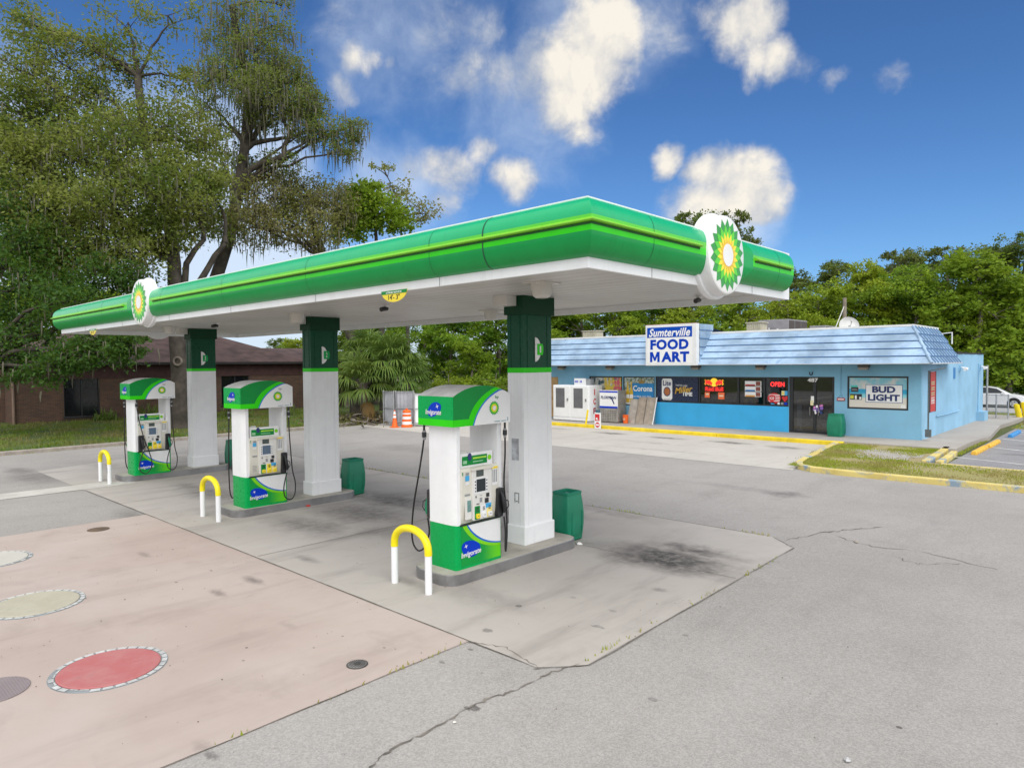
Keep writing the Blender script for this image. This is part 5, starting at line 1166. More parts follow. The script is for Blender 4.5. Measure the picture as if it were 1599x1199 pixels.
for (a, b, mm_, lab) in ((-12.6, .16, SKYBLUE, 'light blue payment sticker low in the window by the door'), (-12.3, .1, W_PLASTIC, 'white payment sticker low in the window by the door'), (-12.15, .12, GREYTX, 'grey payment sticker low in the window by the door'), (-12.0, .14, BLUE_LOGO, 'dark blue payment sticker in the window corner nearest the door')):
    mb = MB(); mb.plate(f, rect(a, a + b, 1.36, 1.46), 0, .005); o_ = pdone(mb, 'payment_sticker', mm_, lab, 'sticker', (a, 1.36)); o_['group'] = 'payment stickers beside the door'
f = FF(SF + .025); mb = MB(); mb.plate(f, rect(-10.83, -10.7, 1.5, 1.78), 0, .004, 0); mb.plate(f, rect(-10.85, -10.72, 1.38, 1.6), .004, .006, 1); pdone(mb, 'door_notice', [W_PLASTIC, mat('pale_yellow_note', (.75, .68, .4), .5)], 'white and yellow paper notices on the store door', 'notice', (-10.8, 1.38))
mb = MB(); rnd = random.Random(4)
for k in range(16):
    u, v = -10.52 + rnd.uniform(-.17, .17), 1.24 + rnd.uniform(-.2, .2); mb.plate(f, circ(u, v, rnd.uniform(.03, .09), rnd.uniform(.03, .09), 7), 0.001 * k, .004 + .001 * k, k % 4)
pdone(mb, 'door_sticker', [mat('pink_print', (.6, .2, .45), .4), mat('violet_print', (.2, .1, .4), .4), NAVY, W_PLASTIC], 'pink and violet splash sticker on the middle of the store door', 'sticker', (-10.5, 1.1))
hs_ = thing('hanging_sign', 'small red sign hanging on a cord between the door and the beach poster', 'sign', (-9.6, SF - .1, 1.65))
mb = MB(); mb.plate(FF(SF - .03), rect(-9.74, -9.42, 1.62, 1.74), 0, .012, 0); mb.plate(FF(SF - .03), rect(-9.7, -9.46, 1.66, 1.70), .012, .015, 1); mb.build('board', [mat('sign_red', (.45, .06, .06), .5), W_PLASTIC], hs_)
mb = MB(); mb.tube([(-9.7, SF - .035, 1.74), (-9.58, SF - .035, 1.87), (-9.46, SF - .035, 1.74)], .006, 5); mb.tube([(-9.58, SF - .035, 1.87), (-9.58, SF - .02, 3.1)], .006, 5); mb.build('cord', mat('blue_cord', (.05, .15, .25), .6), hs_)
bn = thing('wall_banner', 'tall red banner with pale lettering on the side wall of the store', 'banner', (SX1 + .02, 32.5, 1.2))
f = FR(SX1 + .002); mb = MB(); mb.plate(f, rect(32.0, 33.0, 1.18, 2.82), 0, .02, 0); mb.plate(f, rect(32.96, 33.02, 1.16, 2.84), 0, .03, 1); mb.plate(f, rect(31.98, 32.04, 1.16, 2.84), 0, .03, 1); mb.build('banner_face', [mat('banner_red', (.55, .035, .035), .5), mat('dark_edge', (.06, .02, .02), .6)], bn)
mb = MB(); rnd = random.Random(9)
for z, m_ in ((2.28, 0), (2.06, 0), (1.84, 0), (1.64, 1), (1.5, 1)):
    for u in (32.3, 32.5, 32.7): mb.plate(f, rect(u - .075, u + .06, z, z + .14), .02, .024, m_); mb.plate(f, rect(u - .04, u + .025, z + .04, z + .1), .024, .026, 2)
mb.build('pale_print', [mat('pale_green_letters', (.45, .6, .35), .4), W_PLASTIC, mat('banner_red', (.55, .035, .035), .5)], bn)

# along the store front
ib = thing('ice_freezer', 'white two-door ice freezer with ICE letters on its side', 'ice freezer', (-23, 29.8, .15), 'ice freezers at the store front')
a_ = atY(864, 655, 29.3); b_ = atY(920, 660, 29.3); x0, x1 = a_[0], b_[0]; zt = 2.1
mb = MB(); mb.box(x0, x1, 29.3, 30.5, .2, zt); mb.box(x0 + .05, x1 - .05, 29.4, 30.45, .15, .2); mb.build('cabinet', W_PAINT, ib, bevel=.03)
w = (x1 - x0) / 2
for k in range(2):
    mb = MB(); mb.plate(FF(29.3), rect(x0 + w * k + .05, x0 + w * (k + 1) - .05, .38, zt - .06), .001, .03); dr = mb.build('door', W_CLEAN, ib, bevel=.01)
    mb = MB(); mb.plate(FF(29.27), rect(x0 + w * k + .22, x0 + w * k + .22 + w * .5, .88, zt - .16), .001, .008); mb.build('grey_panel', mat('dark_grey_panel', (.13, .13, .14), .4), dr)
    mb = MB(); hx_ = x0 + w * (k + 1) - .2; mb.box(hx_, hx_ + .05, 29.2, 29.269, 1.25, 1.4); mb.build('handle', STEEL, dr)
for k, (ch, cm) in enumerate((('I', RED), ('C', RED), ('E', mat('dark_red_print', (.35, .02, .05), .4)))): text(ch, 'R', (x1 + .012, 29.78, 1.74 - k * .5), .22 if k else .08, .32, cm, ib, 'side_lettering', bold=.03)
mb = MB(); a_ = atY(897, 601, 29.9); b_ = atY(915, 601, 29.9); mb.box(a_[0], b_[0], 29.88, 29.92, zt, zt + .36, 0); mb.box(b_[0] + .01, b_[0] + .3, 29.9, 30.2, zt, zt + .33, 2)
for k in range(6):
    if k != 3: mb.plate(FF(29.88), rect(a_[0] + .05 + k * .085, a_[0] + .1 + k * .085, zt + .12, zt + .24), 0, .005, 1)
tag(mb.build('small_sign', [W_PLASTIC, BLUE_LOGO, GREYTX], at=((a_[0] + b_[0]) / 2, 29.9, zt)), 'small white sign with blue lettering standing on the ice freezer', 'sign')
im = thing('ice_merchandiser', 'silver upright ice chest with a white sign panel beside the white freezer', 'ice chest', (-20.8, 30.1, .15))
a_ = atY(937, 657, 29.75); b_ = atY(965, 661, 29.75); x0, x1 = a_[0], b_[0]
mb = MB(); mb.box(x0, x1, 29.75, 30.5, .2, 1.85); mb.box(x0 + .06, x1 - .06, 29.82, 30.45, .15, .2); mb.build('cabinet', mat('stainless', (.38, .36, .33), .4, metal=.5, var=.15, dirt=.25), im, bevel=.03)
f = FF(29.75); mb = MB(); mb.plate(f, rect(x0, x1, .92, 1.86), .001, .03, 0); mb.plate(f, rect(x0, x1, .92, 1.02), .03, .034, 1); mb.plate(f, rect(x0, x1, 1.74, 1.82), .03, .034, 1); mb.plate(f, [(x0 + .6, 1.52), (x0 + .78, 1.5), (x0 + .85, 1.38), (x0 + .95, 1.16), (x0 + .9, 1.12), (x0 + .8, 1.3), (x0 + .72, 1.44), (x0 + .6, 1.47)], .03, .0335, 2); mb.build('sign_panel', [W_PLASTIC, BLUE_LOGO, NAVY], im)
text("FLORI'GAN", 'F', ((x0 + x1) / 2, 29.71, 1.48), (x1 - x0) * .86, .16, NAVY, im, 'sign_lettering', bold=.02, shear=.15)
mb = MB()
for k in range(9):
    for r in range(6): mb.plate(f, rect(x0 + .1 + k * .11, x0 + .15 + k * .11, .3 + r * .09, .35 + r * .09), .001, .004)
mb.build('vent_grille', mat('vent_dark', (.12, .11, .1), .7), im)
mb = MB(); p = atY(976, 661, 29.9); x = p[0]
mb.lathe([(.1, .152), (.125, .16), (.15, .55), (.16, .56), (.16, .59), (.14, .59), (.13, .4), (.02, .38)], x, 29.95, 20, 0); mb.plate(FF(29.95 - .15), circ(x + .02, .38, .06), 0, .01, 1)
tag(mb.build('bucket', [ORANGE, mat('pale_orange_print', (.8, .45, .3), .5)], smooth=35, at=(x, 29.95, .15)), 'orange plastic bucket between the silver ice chest and the leaning boards', 'bucket')
for k, (pa, pb_, c, lab) in enumerate(((979, 991, (.42, .38, .33), 'pale grey board leaning on the store wall, next to the bucket'), (992, 1004, (.36, .3, .24), 'brown board leaning on the store wall, middle one of the three'), (1005, 1019, (.38, .32, .26), 'wide brown board with a pale edge leaning beside the bright blue wall'))):
    a_ = atY(pa, 660, 30.15); b_ = atY(pb_, 660, 30.15); h_ = (1.38, 1.5, 1.5)[k]
    mb = MB(); mb.add([(a_[0], 30.12, .152), (b_[0], 30.12, .152), (b_[0], 30.16, .152), (a_[0], 30.16, .152), (a_[0], 30.53, h_), (b_[0], 30.53, h_), (b_[0], 30.57, h_), (a_[0], 30.57, h_)], [(3, 2, 1, 0), (4, 5, 6, 7), (0, 1, 5, 4), (1, 2, 6, 5), (2, 3, 7, 6), (3, 0, 4, 7)], 0)
    if k == 2: mb.add([(b_[0] + .002, 30.1, .153), (b_[0] + .06, 30.1, .153), (b_[0] + .06, 30.53, 1.52), (b_[0] + .002, 30.53, 1.52)], [(0, 1, 2, 3)], 1)
    tag(mb.build('leaning_board', [mat('board_%d' % k, c, .8, var=.15, dirt=.25), W_CLEAN], at=(a_[0], 30.15, .15)), lab, 'board', 'boards leaning on the store wall')
rs = thing('pavement_sign', 'red and white upright advertising sign standing at the yellow kerb', 'sign', (-20.25, 27.95, 0))
mb = MB(); x = -20.27; mb.box(x - .17, x + .17, 27.92, 28.02, .0, .80, 0); mb.build('sign_body', W_CLEAN, rs, bevel=.01)
f = FF(27.92); mb = MB(); mb.plate(f, rect(x - .13, x + .15, .40, .74), .001, .006, 0); mb.plate(f, circ(x + .02, .2, .13), .001, .006, 0); mb.plate(f, circ(x - .02, .5, .06), .006, .009, 1); mb.plate(f, rect(x - .08, x + .12, .16, .24), .006, .009, 1); mb.plate(f, rect(x - .06, x + .1, .44, .46), .006, .009, 1); mb.build('red_print', [RED, W_PLASTIC], rs)
mb = MB(); mb.box(x - .1, x + .14, 27.94, 28.0, .801, .95); mb.build('teal_header', mat('dark_teal', (.05, .14, .18), .5), rs)
mb = MB(); p = atZ(911, 663, .15); mb.tube([(p[0], 28.22, .15), (p[0] + .12, 28.24, .9)], .05, 12); tag(mb.build('guard_post', YEL_PAINT, smooth=40, at=(p[0], 28.22, .15)), 'thin yellow post leaning at the kerb before the white ice freezer', 'post')
b4 = bin_((-9.62, 30.12, .15), 'green litter bin with domed top beside the store door', BIN, 'bins')
b4.scale = (1.18, .9, 1.02)

# ------------------------------------------------------------------ side parking
def stop(cx, cy, m, label, L_=2.3):
    mb = MB(); prof2 = [(-.09, -.03), (-.09, .05), (-.06, .12), (.06, .12), (.09, .05), (.09, -.03)]
    mb.loft([[(cx + u, cy + k * L_ / 2, v) for u, v in prof2] for k in (-1, 1)])
    tag(mb.build('wheel_stop', m, at=(cx, cy, 0), bevel=.02), label, 'wheel stop', 'wheel stops in the side parking')
YS = mat('wheel_stop_yellow', (.72, .42, .05), .8, var=.12, dirt=.25); BS = mat('wheel_stop_blue', (.05, .25, .55), .8, var=.12, dirt=.3)
stop(-4.5, 29.5, YS, 'yellow wheel stop nearest the kerbed grass island'); stop(-4.46, 32.05, YS, 'yellow wheel stop directly behind the nearest yellow one'); stop(-4.36, 36.9, BS, 'blue wheel stop in the side parking', 2.6); stop(-4.2, 41.6, mat('wheel_stop_worn', (.6, .42, .08), .8, var=.2), 'worn yellow wheel stop at the foot of the yellow guard posts')
for k, (pa, pt, lab) in enumerate((((1593, 657), (1587, 632), 'yellow guard post leaning left at the side of the parking'), ((1603, 657), (1598, 629), 'yellow guard post beside the leaning one at the edge of the photo'))):
    a_ = atD(*pa, 37.5); c_ = atD(*pt, 37.5); mb = MB(); mb.tube([(a_[0], a_[1], -.02), tuple(c_)], .14, 14); mb.tube([tuple(c_), tuple(c_ + np.array([0, 0, .05]))], [.14, .05], 14)
    tag(mb.build('guard_post', YEL_PAINT, smooth=40, at=(a_[0], a_[1], 0)), lab, 'post', 'yellow guard posts')
fn = thing('chain_link_fence', 'short grey chain-link fence at the back corner of the store', 'fence', (-6.6, 44.6, 0))
fx0, fx1 = -6.5, -5.55; fy = 44.5
mb = MB(); mb.tube([(fx0, fy, 0), (fx0, fy, 3.0)], .05, 10); mb.build('post', GALV, fn, smooth=40)
for x in (fx0 + .42, fx1): mb = MB(); mb.tube([(x, fy, 0), (x, fy, 1.45)], .035, 10); mb.build('post', GALV, fn, smooth=40)
mb = MB(); mb.tube([(fx0, fy, 1.4), (fx1, fy, 1.4)], .022, 8); mb.tube([(fx0, fy, .5), (fx1, fy, .5)], .018, 8); mb.build('rail', GALV, fn, smooth=40)
mb = MB()
for k in range(26):
    for s in (1, -1):
        x = fx0 - 1.0 + k * .09; pts = [(x + s * t if s > 0 else x + 1.2 - t, fy, .1 + t) for t in (0, 1.28)]
        pts = [p for p in pts]
        xa, xb = pts[0][0], pts[1][0]
        t0 = 0.0; t1 = 1.0
        def cl(v): return max(fx0, min(fx1, v))
        if xa < fx0: t0 = (fx0 - xa) / (xb - xa)
        if xb > fx1: t1 = (fx1 - xa) / (xb - xa)
        if xa > fx1: t0 = (fx1 - xa) / (xb - xa)
        if xb < fx0: t1 = (fx0 - xa) / (xb - xa)
        if t1 <= t0 or not (0 <= t0 < 1): continue
        mb.tube([(xa + (xb - xa) * t, fy, .1 + 1.28 * t) for t in (t0, t1)], .004, 4)
mb.build('wire_mesh', GALV, fn)

# parked car beyond
def car():
    t = thing('parked_car', 'white saloon car on the rear road beyond the store corner', 'car', (0, 0, 0))
    Wd = .88
    WP = mat('white_car_paint', (.7, .71, .73), .25, var=.02, coat=.7)
    low = [(-2.2, .35), (-2.22, .7), (-2.1, .95), (-1.5, 1.0), (.75, .98), (1.3, .93), (1.95, .80), (2.2, .62), (2.22, .35), (1.8, .22), (-1.8, .22)]
    def sec(y, sc, pts): return [(x * (1 - (1 - sc) * .25), y, .22 + (z - .22) * (1 - (1 - sc) * .12)) for x, z in pts]
    mb = MB(); mb.loft([sec(-Wd, .75, low), sec(-Wd + .06, 1, low), sec(Wd - .06, 1, low), sec(Wd, .75, low)])
    body = mb.build('body', WP, t, smooth=30)
    mb = MB()
    gb_ = [(-2.0, .96), (-1.55, 1.28), (-1.0, 1.42), (-.1, 1.46), (.45, 1.36), (1.25, .95)]
    mb.loft([[(x, y, z if z < 1 else z) for x, z in gb_] for y in (-.80,)] + [[(x * .98, s * (.80 - (z - .95) * .42), z) for x, z in gb_] for s in (-1, 1)] + [[(x, .80, .95) for x, z in gb_]], 0) if False else None
    rings = []
    for x, z in gb_:
        w0 = .82; w1 = .82 - (z - .95) * .45
        rings.append([(x, -w0, .94), (x, -w1, z), (x, w1, z), (x, w0, .94)])
    mb.loft(rings, 0)
    mb.build('cabin', WP, t, smooth=25)
    DG = mat('car_glass', (.02, .025, .03), .08)
    def side(s, pts):
        return [(x, s * (.82 - (z - .94) * .45 + .006), z) for x, z in pts]
    mb = MB()
    for s in (-1, 1):
        for pts in ([(-1.45, 1.0), (-1.3, 1.28), (-.98, 1.36), (-.62, 1.38), (-.62, .99)], [(-.5, .99), (-.5, 1.38), (-.1, 1.39), (.35, 1.31), (.85, 1.0)]): mb.sheet(side(s, pts))
    mb.add([(.5, -.58, 1.345), (.5, .58, 1.345), (1.2, .76, .985), (1.2, -.76, .985)], [(0, 1, 2, 3)])
    mb.add([(-1.57, -.6, 1.285), (-1.57, .6, 1.285), (-1.98, .76, .985), (-1.98, -.76, .985)], [(0, 1, 2, 3)])
    mb.build('window', DG, t)
    for x in (-1.33, 1.36):
        for s in (-1, 1):
            mb = MB(); mb.tube([(x, s * .70, .32), (x, s * .885, .32)], .40, 26); wl = mb.build('wheel_arch', mat('arch_black', (.015, .015, .016), .8), t)
            mb = MB(); mb.tube([(x, s * .68, .31), (x, s * .895, .31)], [.31, .31], 26); w_ = mb.build('wheel', BLACK, t, smooth=40)
            mb = MB(); mb.tube([(x, s * .88, .31), (x, s * .905, .31)], .215, 24, 0)
            for k in range(5):
                a = k * 2 * math.pi / 5; mb.tube([(x + .09 * math.cos(a), s * .904, .31 + .09 * math.sin(a)), (x + .17 * math.cos(a), s * .908, .31 + .17 * math.sin(a))], .03, 6, 1)
            mb.build('rim', [mat('alloy', (.55, .56, .58), .3, metal=.4), mat('rim_hole', (.05, .05, .05), .5)], w_)
    for s in (-1, 1):
        mb = MB(); mb.loft([[(.75 + u, s * (.82 + d), 1.02 + v) for u, v in circ(0, 0, .1, .07, 10)] for d in (.0, .15)]); mb.build('mirror', WP, t, smooth=40)
        mb = MB(); mb.loft([[(2.13 + a, s * y, z) for a, z in ((0, .6), (.06, .62), (0, .74))] for y in (.5, .78)]); mb.build('headlight', mat('headlamp', (.7, .72, .75), .1), t)
        mb = MB(); mb.box(-.53, .03, s * .882 - .01, s * .882 + .01, .76, .79); mb.build('handle', WP, t)
    mb = MB(); mb.box(2.16, 2.26, -.7, .7, .3, .42); mb.build('bumper', WP, t, bevel=.02)
    return t
c_ = car(); p = atZ(1583, 637, 0.0); c_.location = Vector((p[0] - 1.36, p[1] + .9, -.02))

# ------------------------------------------------------------------ brick building on the far side
def brick_mat():
    m, nt, b = base_mat('brown_brick'); L = m.node_tree.links
    tc = nt.n('ShaderNodeTexCoord').outputs['Object']; sx = nt.n('ShaderNodeSeparateXYZ'); L.new(tc, sx.inputs[0])
    cb_ = nt.n('ShaderNodeCombineXYZ'); L.new(nt.math('ADD', sx.outputs[1], sx.outputs[0]), cb_.inputs[0]); L.new(sx.outputs[2], cb_.inputs[1])
    br = nt.n('ShaderNodeTexBrick', ins={'Scale': 1.0, 'Mortar Size': .008, 'Brick Width': .24, 'Row Height': .08, 'Color1': (.165, .08, .048, 1), 'Color2': (.095, .058, .042, 1), 'Mortar': (.15, .12, .1, 1)}); L.new(cb_.outputs[0], br.inputs['Vector'])
    a = nt.mix(nt.ramp(nt.noise(tc, .8, 5, .6), .4, .7, 0, .5), br.outputs['Color'], (.07, .045, .035)); L.new(a, b.inputs['Base Color']); b.inputs['Roughness'].default_value = .9; return m
BX = -47.0
bb = thing('brick_building', 'low brown brick building with a hipped roof behind the oak trees', 'building', (-54, 18, 0))
mb = MB()
for (y0, y1, z0, z1) in ((9.05, 11.5, .05, 2.6), (11.5, 13.4, .05, .36), (13.4, 20.9, .05, 2.6), (20.9, 22.9, .05, .6), (22.9, 33, .05, 2.6)): mb.box(BX - .3, BX, y0, y1, z0, z1)
mb.box(-62, BX - .301, 9.05, 9.3, .05, 2.6); mb.box(-62, BX - .301, 32.7, 33, .05, 2.6); mb.box(-49.5, -49.2, -4, 9.04, .05, 2.6)
mb.build('brick_wall', brick_mat(), bb)
SIDING = mat('brown_siding', (.075, .03, .025), .7, var=.15); mb = MB()
for k in range(8): mb.add([(BX + .06, 8.9, 2.6 + k * .12), (BX + .06, 33.1, 2.6 + k * .12), (BX + .03, 33.1, 2.72 + k * .12), (BX + .03, 8.9, 2.72 + k * .12), (BX - .2, 8.9, 2.6 + k * .12), (BX - .2, 33.1, 2.6 + k * .12)], [(0, 1, 2, 3), (4, 5, 1, 0)])
mb.box(-62, BX - .2, 8.95, 9.04, 2.6, 3.56); mb.build('siding_band', SIDING, bb, fix=False)
mb = MB(); mb.box(-49.4, -49.1, -4, 9, 2.61, 3.5); mb.build('entrance_fascia', mat('pink_fascia', (.36, .2, .17), .8), bb)
mb = MB(); mb.tube([(BX + .1, 9.02, .05), (BX + .1, 9.02, 2.6)], .07, 8); mb.tube([(BX + .1, 18.2, .05), (BX + .1, 18.2, 3.5)], .04, 8); mb.build('downpipe', mat('brown_pipe', (.25, .17, .13), .7), bb)
RF = mat('brown_roof_shingle', (.125, .078, .068), .9, var=.25, scale=1.2, bump=.3, bscale=20)
mb = MB(); E0 = 3.57
def hip(x0, x1, y0, y1, e, zr, rx, ry0, ry1):
    v = [(x1, y0, e), (x1, y1, e), (x0, y1, e), (x0, y0, e), (rx, ry0, zr), (rx, ry1, zr)]
    mb.add(v, [(0, 1, 5, 4), (1, 2, 5), (2, 3, 4, 5), (3, 0, 4), (3, 2, 1, 0)])
hip(-62, BX + .6, 8.4, 27.5, E0, 6.0, -53.5, 14.5, 22.0); hip(-61, BX + .55, 20, 34, E0 - .01, 4.7, -52, 25, 30); hip(-62, -49, -6, 11, E0 - .02, 5.5, -55, -2, 8)
mb.build('roof', RF, bb, fix=False)
mb = MB(); mb.box(BX + .5, BX + .62, 8.4, 34, E0 - .16, E0 - .005); mb.build('gutter', mat('dark_gutter', (.03, .025, .025), .6), bb)
for y0, y1, z0, z1 in ((11.5, 13.4, .36, 2.6), (20.9, 22.9, .6, 2.6)):
    mb = MB(); mb.box(BX - .2, BX - .15, y0, y1, z0, z1, 0)
    wn = mb.build('window', mat('dark_pane', (.01, .012, .016), .1), bb)
    mb = MB(); mb.box(BX - .15, BX - .08, (y0 + y1) / 2 - .03, (y0 + y1) / 2 + .03, z0, z1); mb.box(BX - .15, BX - .08, y0, y0 + .06, z0, z1); mb.box(BX - .15, BX - .08, y1 - .06, y1, z0, z1); mb.box(BX - .1, BX + .06, y0 - .05, y1 + .05, z0 - .1, z0 - .001); mb.build('frame', mat('dark_frame', (.03, .03, .035), .5), wn)

# metal screen panels, cone and barrel at the edge of the lot
CORR = mat('grey_corrugated', (.42, .43, .46), .5, metal=.2, var=.14, scale=1.5, dirt=.35, dirtcol=(.2, .18, .16))
def screen(p0, p1, z1, label, ribs=True, m=CORR):
    a = Vector((p0[0], p0[1], 0)); b = Vector((p1[0], p1[1], 0)); d = (b - a).normalized(); nr = Vector((d.y, -d.x, 0)); L_ = (b - a).length
    t = thing('metal_gate', label, 'gate', tuple((a + b) / 2), 'metal gates of the refuse enclosure')
    mb = MB(); n = int(L_ / .09); pts = []
    for k in range(n + 1): q = a + d * (L_ * k / n) + nr * ((.025 if k % 2 else -.01) if ribs else 0); pts.append(q)
    vs = [(q.x, q.y, .12) for q in pts] + [(q.x, q.y, z1) for q in pts] + [(q.x - nr.x * .06, q.y - nr.y * .06, .12) for q in pts] + [(q.x - nr.x * .06, q.y - nr.y * .06, z1) for q in pts]; m_ = n + 1
    mb.add(vs, [(k, k + 1, m_ + k + 1, m_ + k) for k in range(n)] + [(2 * m_ + k + 1, 2 * m_ + k, 3 * m_ + k, 3 * m_ + k + 1) for k in range(n)] + [(m_ + k, m_ + k + 1, 3 * m_ + k + 1, 3 * m_ + k) for k in range(n)]); mb.build('sheet', m, t)
    mb = MB(); o = nr * .05
    for q in (a, b): mb.tube([(q.x + o.x, q.y + o.y, 0), (q.x + o.x, q.y + o.y, z1 + .05)], .035, 8)
    for z in (.2, .95, z1 - .02): mb.tube([(a.x + o.x, a.y + o.y, z), (b.x + o.x, b.y + o.y, z)], .022, 6)
    mb.build('frame', GALV, t)
g = [atD(q, 620, d) for q, d in ((600, 37.6), (616, 36.6), (618, 36.9), (646, 36.9), (647, 36.4), (700, 36.4))]
screen(g[0], g[1], 1.85, 'narrow grey corrugated gate swung open beside the palms'); screen(g[2], g[3], 1.85, 'wide grey corrugated gate behind the traffic cone and barrel'); screen(g[4], g[5], 1.75, 'white panel gate partly hidden by the head of the nearest pump', False, W_PAINT)
def cone():
    t = thing('traffic_cone', 'orange traffic cone with white bands before the grey gate', 'traffic cone', tuple(atD(616, 640, 36.0)[:2]) + (0,)); x, y = t.location.x, t.location.y
    mb = MB(); mb.plate(FT(0), rrect(x - .2, x + .2, y - .2, y + .2, .05), 0, .04); mb.lathe([(.16, .04), (.15, .08), (.035, .9), (.03, .9)], x, y, 20); mb.build('cone_body', ORANGE, t, smooth=40)
    mb = MB(); r = lambda z: .15 - (z - .08) / .82 * .115 + .004
    mb.lathe([(r(.5), .5), (r(.62), .62)], x, y, 20); mb.lathe([(r(.68), .68), (r(.84), .84)], x, y, 20); mb.build('white_band', W_CLEAN, t, smooth=40)
cone()
def barrel():
    t = thing('traffic_barrel', 'orange traffic barrel with white bands before the grey gate', 'traffic barrel', tuple(atD(635, 640, 36.2)[:2]) + (0,)); x, y = t.location.x, t.location.y
    mb = MB(); mb.lathe([(.3, 0), (.3, .08), (.26, .1), (.25, .34), (.24, .35), (.23, .6), (.22, .61), (.21, .85), (.15, .9), (.14, .9)], x, y, 24); mb.plate(FF(y), rect(x - .06, x + .06, .9, .98), -.03, .03); mb.build('barrel_body', ORANGE, t, smooth=35)
    mb = MB(); mb.lathe([(.262, .14), (.257, .3)], x, y, 24); mb.lathe([(.246, .42), (.24, .56)], x, y, 24); mb.lathe([(.226, .68), (.222, .74)], x, y, 24); mb.build('white_band', W_CLEAN, t, smooth=40)
barrel()

# ------------------------------------------------------------------ trees
BARK = mat('oak_bark', (.065, .054, .043), .95, var=.3, scale=2.5, dirt=.4, dirtcol=(.06, .075, .03), bump=.9, bscale=9)
BARK2 = mat('pale_bark', (.2, .17, .14), .95, var=.3, scale=2, bump=.5, bscale=14)
OLIVE = leaf_mat('olive_leaves', [(.18, .22, .045), (.31, .33, .085), (.11, .165, .03), (.10, .09, .02)], .5, .0)
TALLL = leaf_mat('mossy_oak_leaves', [(.15, .215, .045), (.25, .30, .075), (.17, .195, .06), (.09, .09, .02)], .5, .0)
DARKL = leaf_mat('dark_oak_leaves', [(.03, .095, .014), (.08, .165, .028), (.05, .12, .02), (.04, .07, .015)], .42, .0)
BROWNL = leaf_mat('grey_olive_leaves', [(.27, .26, .10), (.35, .31, .14), (.25, .265, .065), (.10, .09, .05)], .5, .0)
LIGHTL = leaf_mat('fresh_leaves', [(.19, .33, .018), (.30, .40, .03), (.17, .29, .022), (.12, .16, .02)], .45, .2)
WOODL = leaf_mat('woodland_leaves', [(.065, .185, .02), (.155, .31, .03), (.28, .42, .03), (.36, .40, .03)], .42, .65)
PINEL = leaf_mat('pine_needles', [(.10, .16, .03), (.16, .21, .05), (.11, .17, .035), (.15, .16, .05)], .42, .5)
MOSS = leaf_mat('hanging_moss', [(.17, .155, .115), (.24, .225, .17), (.14, .13, .09), (.12, .12, .09)], .35, .2)

def unit(v): return v / np.maximum(np.linalg.norm(v, axis=1, keepdims=True), 1e-9)
def leaf_quads(P, size, rng, droop=0.0):
    n = len(P); a = rng.normal(size=(n, 3)); a[:, 2] = a[:, 2] * .7 - droop; a = unit(a)
    b = unit(np.cross(a, rng.normal(size=(n, 3)))); L = (size * rng.uniform(.6, 1.35, n))[:, None]
    return np.stack([P, P + a * L * .5 + b * L * .27, P + a * L, P + a * L * .5 - b * L * .27], 1).reshape(-1, 3)
def clump_points(c, r, n, rng, sub=None, sp=.23):
    """leaf sprays gathered on many small twigs inside an uneven crown volume"""
    k = sub or max(6, n // 45)
    d = unit(rng.normal(size=(k, 3))); rad = rng.uniform(.25, 1.0, k)[:, None] ** .6
    ctr = c + d * rad * r * np.array([1, 1, .8])
    idx = rng.integers(0, k, n); s = np.mean(r) * sp
    return ctr[idx] + rng.normal(size=(n, 3)) * s * rng.uniform(.6, 1.5, (k, 1))[idx] * np.array([1, 1, .62]), ctr
def moss_strips(C_, n, rng, lmin, lmax, w=.09):
    i = rng.integers(0, len(C_), n); P = C_[i] + rng.normal(size=(n, 3)) * np.array([.4, .4, .25])
    L = rng.uniform(lmin, lmax, n) * rng.uniform(.5, 1, n); a = rng.uniform(0, 6.28, n); u = np.c_[np.cos(a), np.sin(a), np.zeros(n)]
    W = (w * rng.uniform(.5, 1.3, n))[:, None]; sway = rng.normal(size=(n, 3)) * .05 * L[:, None]; sway[:, 2] = 0
    z = np.c_[np.zeros(n), np.zeros(n), L]
    m1 = P - z * .45 + sway
    q1 = np.stack([P - u * W * .5, P + u * W * .5, m1 + u * W * .55, m1 - u * W * .55], 1); q2 = np.stack([m1 - u * W * .55, m1 + u * W * .55, P - z + sway + u * W * .06, P - z + sway - u * W * .06], 1)
    return np.concatenate([q1, q2]).reshape(-1, 3)
def limb(mb, p0, p1, r0, r1, rng, sag=.12, n=7, k=7):
    p0, p1 = np.array(p0, float), np.array(p1, float); L = np.linalg.norm(p1 - p0); pts = []
    ctrl = p0 + (p1 - p0) * .45 + np.array([rng.normal() * .08 * L, rng.normal() * .08 * L, sag * L])
    for i in range(n + 1):
        t = i / n; pts.append((1 - t) ** 2 * p0 + 2 * t * (1 - t) * ctrl + t * t * p1 + rng.normal(size=3) * .018 * L * (0 < i < n))
    mb.tube([tuple(p) for p in pts], [r0 + (r1 - r0) * (i / n) ** .8 for i in range(n + 1)], k, 0, True); return pts
